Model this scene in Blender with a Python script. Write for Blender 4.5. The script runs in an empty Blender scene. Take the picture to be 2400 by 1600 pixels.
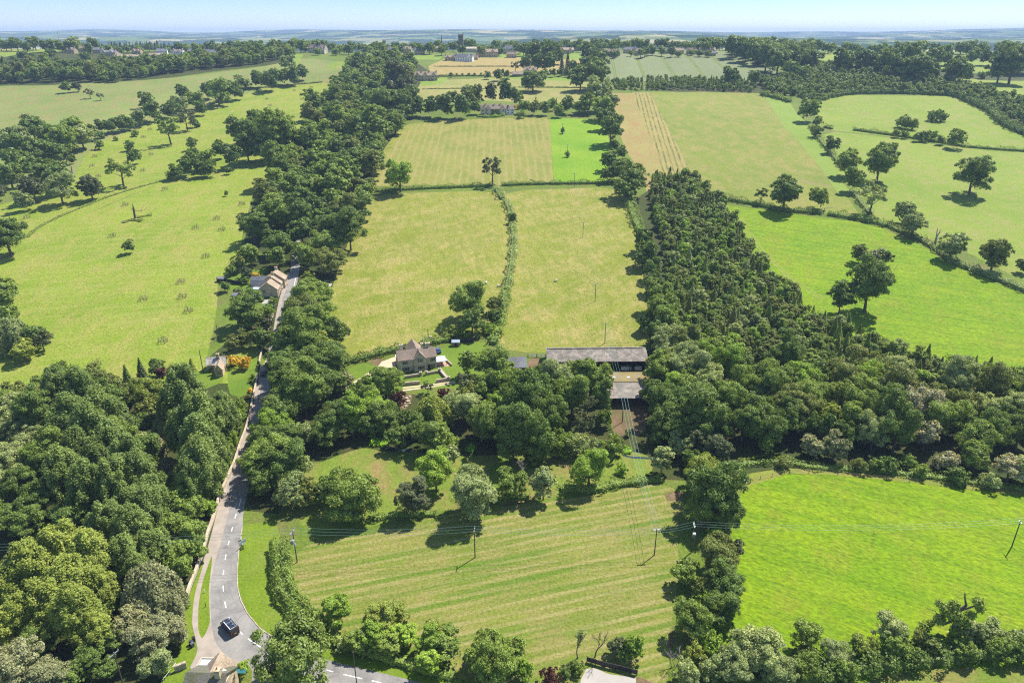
import bpy, bmesh, math, random
import numpy as np
from mathutils import Vector, Matrix
from mathutils.geometry import delaunay_2d_cdt
random.seed(7); RNG = np.random.default_rng(7)
S = bpy.context.scene
COL = S.collection

# ------------------------------------------------------------------ camera
CAM_H, PITCH, F = 116.0, math.radians(23.3), 1667.0      # metres, look-down angle, focal length for a 2400 px wide frame
cam = bpy.data.cameras.new('camera'); cam.sensor_width = 36.0; cam.lens = F / 2400 * 36.0
cam.clip_start = 1.0; cam.clip_end = 60000.0
camo = bpy.data.objects.new('camera', cam); COL.objects.link(camo)
camo.location = (0, 0, CAM_H); camo.rotation_euler = (math.pi / 2 - PITCH, 0, 0)
S.camera = camo

# ------------------------------------------------------------------ sky, sun, exposure
SUN_EL, SUN_AZ = math.radians(55), math.radians(46)       # azimuth from +Y towards +X
w = bpy.data.worlds.new('World'); S.world = w; w.use_nodes = True
nt = w.node_tree; nt.nodes.clear()
sky = nt.nodes.new('ShaderNodeTexSky'); sky.sky_type = 'NISHITA'; sky.sun_disc = False
sky.sun_elevation = SUN_EL; sky.sun_rotation = SUN_AZ
sky.altitude = 200; sky.air_density = 1.0; sky.dust_density = 0.15; sky.ozone_density = 2.5
bg = nt.nodes.new('ShaderNodeBackground'); bg.inputs['Strength'].default_value = 0.115
wo = nt.nodes.new('ShaderNodeOutputWorld')
tint = nt.nodes.new('ShaderNodeMix'); tint.data_type = 'RGBA'; tint.blend_type = 'MULTIPLY'; tint.inputs[0].default_value = 1.0; tc = nt.nodes.new('ShaderNodeTexCoord'); sx = nt.nodes.new('ShaderNodeSeparateXYZ'); nt.links.new(tc.outputs['Generated'], sx.inputs[0])
rp = nt.nodes.new('ShaderNodeValToRGB'); nt.links.new(sx.outputs[2], rp.inputs[0]); el = rp.color_ramp.elements; el[0].position = 0.0; el[0].color = (.74, .81, 1.04, 1); el[1].position = .045; el[1].color = (.47, .61, .97, 1); e3 = el.new(.3); e3.color = (1.0, .97, .90, 1)
nt.links.new(rp.outputs[0], tint.inputs[7])
nt.links.new(sky.outputs[0], tint.inputs[6]); nt.links.new(tint.outputs[2], bg.inputs[0]); nt.links.new(bg.outputs[0], wo.inputs[0])
sl = bpy.data.lights.new('sun', 'SUN'); sl.energy = 5.0; sl.angle = math.radians(0.5); sl.color = (1.0, 0.955, 0.87)
so = bpy.data.objects.new('sun', sl); COL.objects.link(so)
sd = Vector((math.sin(SUN_AZ) * math.cos(SUN_EL), math.cos(SUN_AZ) * math.cos(SUN_EL), math.sin(SUN_EL)))
so.rotation_euler = sd.to_track_quat('Z', 'Y').to_euler(); so.location = (0, 0, 300)
S.view_settings.view_transform = 'Standard'; S.view_settings.look = 'None'
S.view_settings.exposure = 0.78; S.view_settings.gamma = 1.0
S.render.engine = 'CYCLES'
c = S.cycles; c.max_bounces = 6; c.diffuse_bounces = 3; c.glossy_bounces = 2; c.transmission_bounces = 4
c.volume_bounces = 0; c.use_denoising = False; c.use_adaptive_sampling = True; c.adaptive_threshold = 0.02
c.volume_step_rate = 4.0; c.caustics_reflective = False; c.caustics_refractive = False
c.pixel_filter_type = 'BLACKMAN_HARRIS'; c.filter_width = 1.2

# ------------------------------------------------------------------ terrain
_ky = np.array([-400, 120, 190, 250, 330, 450, 600, 820, 1000, 1100, 1200, 1300, 1450, 1750, 2300, 3200, 9000], float)
_kz = np.array([0, 0, .6, 4.5, 12, 25, 42, 64.5, 84, 90.5, 93.5, 92.5, 84, 52, 12, 0, 0], float)
_ty = np.arange(-400, 9000, 5.0); _tz = np.interp(_ty, _ky, _kz)
_k = np.hanning(19); _k /= _k.sum(); _tz = np.convolve(np.pad(_tz, 9, mode='edge'), _k, mode='valid')
def zt(x, y):
    x = np.asarray(x, float); y = np.asarray(y, float)
    z = np.interp(y, _ty, _tz)
    far = np.clip((y - 260) / 500, 0, 1)
    # dry valley west of the lane and soft roll in the ground
    vx = -345 + (y - 460) * 0.28
    z = z - 7.5 * np.exp(-((x - vx) / 62) ** 2) * np.clip((y - 330) / 200, 0, 1) * np.clip((1050 - y) / 250, 0, 1)
    z = z + far * 1.6 * np.sin(x / 83 + 1.3) * np.cos(y / 117 + .4) + far * .7 * np.sin(x / 31 + y / 47)
    z = z + np.clip((y - 1000) / 150, 0, 1) * np.clip((1500 - y) / 200, 0, 1) * 2.2 * np.sin(x / 170 + .7)
    return z
CP, SP = math.cos(PITCH), math.sin(PITCH)
def ray(px, py):
    u = (px - 1200) / F; v = (py - 800) / F
    return np.array([u, CP - v * SP, -SP - v * CP])      # depth along the axis = t
def hit(px, py, lift=0.0):
    """world point where the view through a point of the 2400x1600 photo meets the ground (raised by lift metres)"""
    d = ray(px, py); t0 = 60.0
    ts = np.concatenate([np.arange(80, 500, 2.0), np.arange(500, 1700, 4.0)])
    P = d[None, :] * ts[:, None]; P[:, 2] += CAM_H
    g = P[:, 2] - lift - zt(P[:, 0], P[:, 1])
    idx = np.where(g < 0)[0]
    if len(idx) == 0:
        k = int(np.argmin(g / ts)); t = ts[k]
    else:
        k = idx[0]
        if k == 0: t = ts[0]
        else: t = ts[k - 1] + (ts[k] - ts[k - 1]) * g[k - 1] / (g[k - 1] - g[k])
    p = d * t; return float(p[0]), float(p[1]), float(t)
REG = dict(Z=(0, 0, 1.020408), A=(0, 60, .34014), B=(800, 60, .34014), C=(1600, 60, .34014), D=(0, 400, .34014), E=(800, 400, .34014),
           F=(1600, 400, .34014), G=(0, 800, .29762), H=(600, 780, .26786), I=(1100, 780, .26786), J=(1600, 800, .34014),
           K=(0, 1150, .29762), L=(400, 1150, .34014), M=(1100, 1150, .29762), N=(1700, 1150, .29762), R=(900, 780, .089286),
           Q=(500, 600, .102041), U=(400, 1420, .127551), V=(440, 800, .093737), W=(800, 70, .178571), X=(1120, 160, .246599))
def px(r, x, y):
    a = REG[r]; return a[0] + x * a[2], a[1] + y * a[2]
def at(r, x, y, lift=0.0):
    X, Y, t = hit(*px(r, x, y), lift); return Vector((X, Y, float(zt(X, Y)) + lift))
def pts(spec):
    """'Z 10 20, 30 40; E 5 6' -> list of photo pixels"""
    out = []
    for seg in spec.split(';'):
        seg = seg.strip()
        if not seg: continue
        r, rest = seg[0], seg[1:]
        for q in rest.split(','):
            q = q.split()
            if q: out.append(px(r, float(q[0]), float(q[1])))
    return out
def world(spec):
    return [hit(*p)[:2] for p in pts(spec)]

# ------------------------------------------------------------------ naming
def tag(o, label=None, cat=None, group=None, kind=None):
    if label: o['label'] = label
    if cat: o['category'] = cat
    if group: o['group'] = group
    if kind: o['kind'] = kind
    return o
def thing(name, label, cat, loc, rz=0.0, group=None):
    o = bpy.data.objects.new(name, None); COL.objects.link(o); o.empty_display_size = .5
    o.location = loc; o.rotation_euler = (0, 0, rz)
    return tag(o, label, cat, group)
def link_mesh(name, me, parent=None, mat=None):
    o = bpy.data.objects.new(name, me); COL.objects.link(o)
    if parent is not None: o.parent = parent
    if mat is not None and not me.materials: me.materials.append(mat)
    return o
def fast_mesh(name, V, Fq, n=4):
    """V (k,3), Fq (m,n)"""
    me = bpy.data.meshes.new(name); V = np.asarray(V, np.float32); Fq = np.asarray(Fq, np.int32)
    me.vertices.add(len(V)); me.vertices.foreach_set('co', V.ravel())
    me.loops.add(Fq.size); me.loops.foreach_set('vertex_index', Fq.ravel())
    me.polygons.add(len(Fq)); me.polygons.foreach_set('loop_start', np.arange(0, Fq.size, n, dtype=np.int32))
    me.update(calc_edges=True); me.validate(); return me
class MB:
    """collects simple solids into one mesh"""
    def __init__(s): s.v = []; s.f = []
    def add(s, vs, fs):
        b = len(s.v); s.v += [tuple(map(float, q)) for q in vs]; s.f += [[b + i for i in q] for q in fs]; return s
    def box(s, x0, x1, y0, y1, z0, z1):
        return s.add([(x0, y0, z0), (x1, y0, z0), (x1, y1, z0), (x0, y1, z0), (x0, y0, z1), (x1, y0, z1), (x1, y1, z1), (x0, y1, z1)],
                     [(0, 3, 2, 1), (4, 5, 6, 7), (0, 1, 5, 4), (1, 2, 6, 5), (2, 3, 7, 6), (3, 0, 4, 7)])
    def prism(s, poly, a, b, axis='y'):
        """poly in the plane across axis, extruded from a to b"""
        n = len(poly)
        def m(p, t): return (p[0], t, p[1]) if axis == 'y' else ((t, p[0], p[1]) if axis == 'x' else (p[0], p[1], t))
        return s.add([m(p, a) for p in poly] + [m(p, b) for p in poly],
                     [tuple(range(n))[::-1], tuple(range(n, 2 * n))] + [(i, (i + 1) % n, n + (i + 1) % n, n + i) for i in range(n)])
    def slab(s, q, t):
        """a quad q (4 points) with thickness t downwards along its normal"""
        q = [Vector(p) for p in q]; n = (q[1] - q[0]).cross(q[2] - q[1]).normalized()
        if n.z < 0: n = -n
        r = [p - n * t for p in q]
        return s.add(q + r, [(0, 1, 2, 3), (7, 6, 5, 4), (0, 4, 5, 1), (1, 5, 6, 2), (2, 6, 7, 3), (3, 7, 4, 0)])
    def tube(s, p0, p1, r0, r1=None, n=6):
        r1 = r0 if r1 is None else r1
        p0 = Vector(p0); p1 = Vector(p1); d = (p1 - p0).normalized()
        a = d.orthogonal().normalized(); b = d.cross(a)
        ring = lambda p, r: [p + (a * math.cos(i * 2 * math.pi / n) + b * math.sin(i * 2 * math.pi / n)) * r for i in range(n)]
        return s.add(ring(p0, r0) + ring(p1, r1), [tuple(range(n))[::-1], tuple(range(n, 2 * n))] + [(i, (i + 1) % n, n + (i + 1) % n, n + i) for i in range(n)])
    def build(s, name, mat, parent=None, smooth=False, bevel=0):
        me = bpy.data.meshes.new(name); me.from_pydata(s.v, [], s.f); me.validate()
        bm = bmesh.new(); bm.from_mesh(me); bmesh.ops.recalc_face_normals(bm, faces=bm.faces)
        if bevel: bmesh.ops.bevel(bm, geom=bm.edges[:], offset=bevel, segments=2, affect='EDGES')
        bm.to_mesh(me); bm.free()
        if smooth: me.shade_smooth()
        return link_mesh(name, me, parent, mat)

# ------------------------------------------------------------------ materials
def new_mat(name):
    m = bpy.data.materials.new(name); m.use_nodes = True; t = m.node_tree; t.nodes.clear()
    out = t.nodes.new('ShaderNodeOutputMaterial'); return m, t, out
def N(t, typ, **kw):
    n = t.nodes.new(typ)
    for k, v in kw.items():
        if k in n.inputs: n.inputs[k].default_value = v
        else: setattr(n, k, v)
    return n
def srgb(r, g, b):
    f = lambda v: (v / 255 / 12.92) if v / 255 <= .04045 else ((v / 255 + .055) / 1.055) ** 2.4
    return (f(r), f(g), f(b), 1)
def coords(t, scale=(1, 1, 1), rot=0.0, world=True):
    if world: g = N(t, 'ShaderNodeNewGeometry'); src = g.outputs['Position']
    else: g = N(t, 'ShaderNodeTexCoord'); src = g.outputs['Object']
    mp = N(t, 'ShaderNodeMapping', vector_type='POINT')
    mp.inputs['Rotation'].default_value = (0, 0, rot); mp.inputs['Scale'].default_value = scale
    # rotate first, then scale, so stripes follow the turned axes
    if rot:
        m0 = N(t, 'ShaderNodeMapping'); m0.inputs['Rotation'].default_value = (0, 0, rot); t.links.new(src, m0.inputs['Vector'])
        mp.inputs['Rotation'].default_value = (0, 0, 0); t.links.new(m0.outputs[0], mp.inputs['Vector'])
    else: t.links.new(src, mp.inputs['Vector'])
    return mp.outputs[0]
def noise(t, vec, scale, detail=3, rough=.55, dist=0.0):
    n = N(t, 'ShaderNodeTexNoise', Scale=scale, Detail=detail, Roughness=rough, Distortion=dist); t.links.new(vec, n.inputs['Vector']); return n.outputs['Fac']
def ramp(t, fac, stops):
    r = N(t, 'ShaderNodeValToRGB'); t.links.new(fac, r.inputs[0]); e = r.color_ramp.elements
    while len(e) < len(stops): e.new(.5)
    for i, (p, col) in enumerate(stops):
        e[i].position = p; e[i].color = col if len(col) == 4 else (*col, 1)
    return r.outputs[0]
def mix(t, fac, a, b, mode='MIX'):
    m = N(t, 'ShaderNodeMix', data_type='RGBA', blend_type=mode)
    for sock, v in ((0, fac), (6, a), (7, b)):
        if hasattr(v, 'is_output') or isinstance(v, bpy.types.NodeSocket): t.links.new(v, m.inputs[sock])
        else: m.inputs[sock].default_value = v
    return m.outputs[2]
def sc(col, k): return (col[0] * k, col[1] * k, col[2] * k, 1)
def simple(name, col, rough=.7, var=.15, scale=2.0, spec=.3, metal=0.0, bump=0.0, world=False):
    m, t, out = new_mat(name); v = coords(t, world=world)
    f = noise(t, v, scale, 4)
    cc = ramp(t, f, [(.3, sc(col, 1 - var)), (.7, sc(col, 1 + var))])
    b = N(t, 'ShaderNodeBsdfPrincipled', Roughness=rough, Metallic=metal); b.inputs['Specular IOR Level'].default_value = spec
    t.links.new(cc, b.inputs['Base Color'])
    if bump:
        bp = N(t, 'ShaderNodeBump', Strength=1.0, Distance=bump); t.links.new(noise(t, v, scale * 4, 3), bp.inputs['Height']); t.links.new(bp.outputs[0], b.inputs['Normal'])
    t.links.new(b.outputs[0], out.inputs[0]); return m
def grass(name, lo, hi, dry=None, dryamt=.5, big=.03, rot=0.0, stripes=None, tuft=.5, fine=(1.6, 1.6, 1), blot=None, drag=None, tufts=.25):
    """field surface: broad drifts, middling mottle, fine blades, optional mowing or sowing lines.
    stripes=(spacing m, rot, colour, strength, wobble, sharp)"""
    m, t, out = new_mat(name)
    v = coords(t)
    cc = ramp(t, noise(t, v, big, 4, .6), [(.32, lo), (.68, hi)])
    if dry is not None:
        va = coords(t, (1, .45, 1), rot)
        f = ramp(t, noise(t, va, .11, 6, .72), [(.5 - .1 * dryamt, (0, 0, 0)), (.72 - .1 * dryamt, (1, 1, 1))])
        cc = mix(t, f, cc, dry)
    if drag is not None:                     # long soft streaks along one way
        vd = coords(t, (.02, .35, 1), drag[0])
        f = ramp(t, noise(t, vd, 1.0, 4, .6), [(.45, (0, 0, 0)), (.62, (1, 1, 1))])
        cc = mix(t, mix(t, drag[2], (0, 0, 0, 1), f), cc, drag[1])
    if stripes is not None:
        sp, rt, scol, st, wob, sharp = stripes
        vs = coords(t, (1, 1, 1), rt)
        wv = N(t, 'ShaderNodeTexWave', wave_type='BANDS', bands_direction='Y', wave_profile='SIN'); wv.inputs['Scale'].default_value = 2 * math.pi / sp / 20
        wv.inputs['Distortion'].default_value = wob; wv.inputs['Detail'].default_value = 3; wv.inputs['Detail Scale'].default_value = .8
        t.links.new(vs, wv.inputs['Vector'])
        vb = coords(t, (.05, .5, 1), rt); brk = ramp(t, noise(t, vb, .8, 4, .6), [(.35, (.0,) * 3), (.6, (1,) * 3)])
        f = ramp(t, wv.outputs['Fac'], [(sharp, (0, 0, 0)), (min(1, sharp + .25), (1, 1, 1))])
        f = mix(t, 1.0, f, brk, 'MULTIPLY')
        f2 = mix(t, st, (0, 0, 0, 1), f)
        cc = mix(t, f2, cc, scol)
    if blot is not None:
        bc, bs, bt = blot
        f = ramp(t, noise(t, v, bs, 3, .5), [(bt, (0, 0, 0)), (bt + .1, (1, 1, 1))]); cc = mix(t, f, cc, bc)
    vf = coords(t, fine, rot)
    fn = noise(t, vf, .9, 5, .75)
    cc = mix(t, 1.0, cc, ramp(t, fn, [(.3, (1 - tuft * .7,) * 3), (.7, (1 + tuft * .5,) * 3)]), 'MULTIPLY')
    # scattered darker tufts
    vt = N(t, 'ShaderNodeTexVoronoi', feature='F1'); vt.inputs['Scale'].default_value = .42; t.links.new(vf, vt.inputs['Vector'])
    tf = ramp(t, vt.outputs['Distance'], [(.10, (1,) * 3), (.24, (0,) * 3)])
    tf = mix(t, 1.0, tf, ramp(t, noise(t, v, .12, 3), [(.45, (0,) * 3), (.6, (1,) * 3)]), 'MULTIPLY')
    cc = mix(t, mix(t, tufts * 2, (0, 0, 0, 1), tf), cc, sc(lo, .55))
    b = N(t, 'ShaderNodeBsdfPrincipled', Roughness=.85); b.inputs['Specular IOR Level'].default_value = .15
    t.links.new(cc, b.inputs['Base Color'])
    bp = N(t, 'ShaderNodeBump', Strength=.7, Distance=.5); t.links.new(fn, bp.inputs['Height']); t.links.new(bp.outputs[0], b.inputs['Normal'])
    t.links.new(b.outputs[0], out.inputs[0]); return m
# ------------------------------------------------------------------ the ground, cut into fields, road and yards (one seamless sheet)
def ang(spec):
    a, b = world(spec); return math.atan2(b[1] - a[1], b[0] - a[0])
LG = srgb(174, 190, 92); 
def g_(r, g, b, k=.50): return sc(srgb(r, g, b), k)
G_OLIVE_LO, G_OLIVE_HI = g_(120, 150, 52), g_(160, 184, 76)
MATS = {
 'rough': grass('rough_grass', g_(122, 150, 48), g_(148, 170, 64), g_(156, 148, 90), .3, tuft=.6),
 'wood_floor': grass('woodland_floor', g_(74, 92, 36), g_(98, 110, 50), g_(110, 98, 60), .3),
 'park': grass('park_grass', g_(152, 182, 48), g_(180, 200, 68), g_(200, 194, 100), .5, big=.02, tuft=.8, tufts=.7, drag=(-.25, g_(196, 204, 98), .5)),
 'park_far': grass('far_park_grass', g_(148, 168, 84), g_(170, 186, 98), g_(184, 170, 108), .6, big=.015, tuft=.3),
 'hay': grass('cut_hay_grass', g_(158, 172, 50), g_(186, 190, 76), g_(210, 196, 114), .95, big=.03, rot=.9, tuft=.85, tufts=.7, drag=(1.4, g_(154, 170, 56), .55)),
 'mown': grass('mown_grass', g_(160, 170, 70), g_(184, 182, 86), g_(200, 184, 106), .4, tuft=.35, stripes=(5.2, -ang('B 640 1080, 730 700'), g_(202, 190, 118), .75, 1.0, .6)),
 'vivid': grass('lush_grass', g_(138, 190, 30), g_(172, 206, 48), None, big=.03, tuft=.3),
 'lush': grass('grazing_grass', g_(142, 184, 12), g_(170, 200, 20), g_(168, 184, 46), .4, big=.05, tuft=.75, rot=.5, tufts=.8, fine=(.8, 1.5, 1), drag=(.45, g_(116, 166, 14), .5)),
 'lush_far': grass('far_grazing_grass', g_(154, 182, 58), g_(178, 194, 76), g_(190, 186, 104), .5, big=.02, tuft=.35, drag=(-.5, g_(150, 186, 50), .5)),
 'green_strip': grass('strip_grass', g_(154, 184, 66), g_(170, 194, 82), None, tuft=.3),
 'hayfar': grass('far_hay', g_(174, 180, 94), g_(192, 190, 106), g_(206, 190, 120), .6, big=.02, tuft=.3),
 'tan': grass('ripe_grass', g_(204, 182, 116), g_(216, 192, 122), g_(196, 178, 104), .4, big=.015, tuft=.2),
 'corn': grass('green_corn', g_(150, 162, 110), g_(162, 172, 118), None, big=.01, tuft=.16, tufts=0,),
 'tan2': grass('stubble', g_(184, 178, 98), g_(204, 188, 112), g_(204, 166, 110), .6, big=.03, tuft=.35),
 'rows': grass('hay_rows', g_(190, 176, 100), g_(208, 190, 112), None, tuft=.3, stripes=(3.6, -ang('B 2210 1100, 2060 480'), g_(112, 124, 58), .85, .5, .55)),
 'pasture': grass('pasture', g_(150, 168, 58), g_(176, 182, 76), g_(196, 180, 104), .6, big=.018, tuft=.35, drag=(-.8, g_(146, 170, 64), .5), blot=(g_(176, 168, 100), .05, .66)),
 'meadow': grass('meadow', g_(146, 162, 58), g_(172, 178, 80), g_(184, 174, 100), .7, big=.04, tuft=.6, stripes=(2.7, -ang('M 100 760, 1300 520'), g_(198, 188, 116), .9, .9, .5), drag=(-ang('M 100 760, 1300 520'), g_(118, 158, 42), .75)),
 'paddock': grass('paddock', g_(138, 166, 56), g_(160, 180, 70), g_(190, 166, 104), .55, big=.05, tuft=.5),
 'lawn': grass('lawn', g_(126, 160, 46), g_(150, 176, 60), None, big=.08, tuft=.25, tufts=0),
 'verge': grass('verge', g_(132, 166, 36), g_(156, 182, 50), g_(160, 178, 70), .3, big=.1, tuft=.4),
 'dirt': grass('bare_earth', g_(150, 118, 92), g_(176, 146, 112), g_(116, 124, 60), .45, big=.2, tuft=.4, tufts=.2),
 'gravel': simple('gravel', g_(212, 190, 160, .8), .95, .12, .8, .1, bump=.02, world=True),
 'sand': simple('sandy_shoulder', g_(190, 176, 162, .62), .95, .16, .35, .1, bump=.02, world=True),
 'yard': simple('pale_yard', g_(212, 204, 194, .55), .9, .1, .4, .1, world=True),
 'pave': simple('paved_path', g_(180, 166, 156, .8), .95, .10, .6, .1, world=True),
 'terrace': simple('terrace_paving', g_(216, 176, 148, .7), .9, .14, 1.2, .1, world=True),
}
def asphalt():
    m, t, out = new_mat('asphalt'); v = coords(t)
    c0 = ramp(t, noise(t, v, .18, 6, .7), [(.3, g_(136, 131, 128, .60)), (.45, g_(160, 155, 150, .62)), (.7, g_(184, 178, 170, .64))])
    fine = ramp(t, noise(t, v, 3.0, 4, .7), [(.3, (.86,) * 3), (.7, (1.1,) * 3)])
    vd = N(t, 'ShaderNodeTexVoronoi', feature='DISTANCE_TO_EDGE'); vd.inputs['Scale'].default_value = .16; t.links.new(v, vd.inputs['Vector'])
    cr = ramp(t, vd.outputs[0], [(0, (.8,) * 3), (.012, (1,) * 3)])
    cc = mix(t, 1.0, mix(t, 1.0, c0, fine, 'MULTIPLY'), cr, 'MULTIPLY')
    b = N(t, 'ShaderNodeBsdfPrincipled', Roughness=.85); b.inputs['Specular IOR Level'].default_value = .25
    t.links.new(cc, b.inputs['Base Color']); t.links.new(b.outputs[0], out.inputs[0]); return m
MATS['road'] = asphalt()
MATS['water'] = simple('stream_water', (.03, .05, .05, 1), .08, .2, .5, .5)
MATS['white'] = simple('road_paint', (.78, .78, .76, 1), .8, .06, 1.5)
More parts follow.
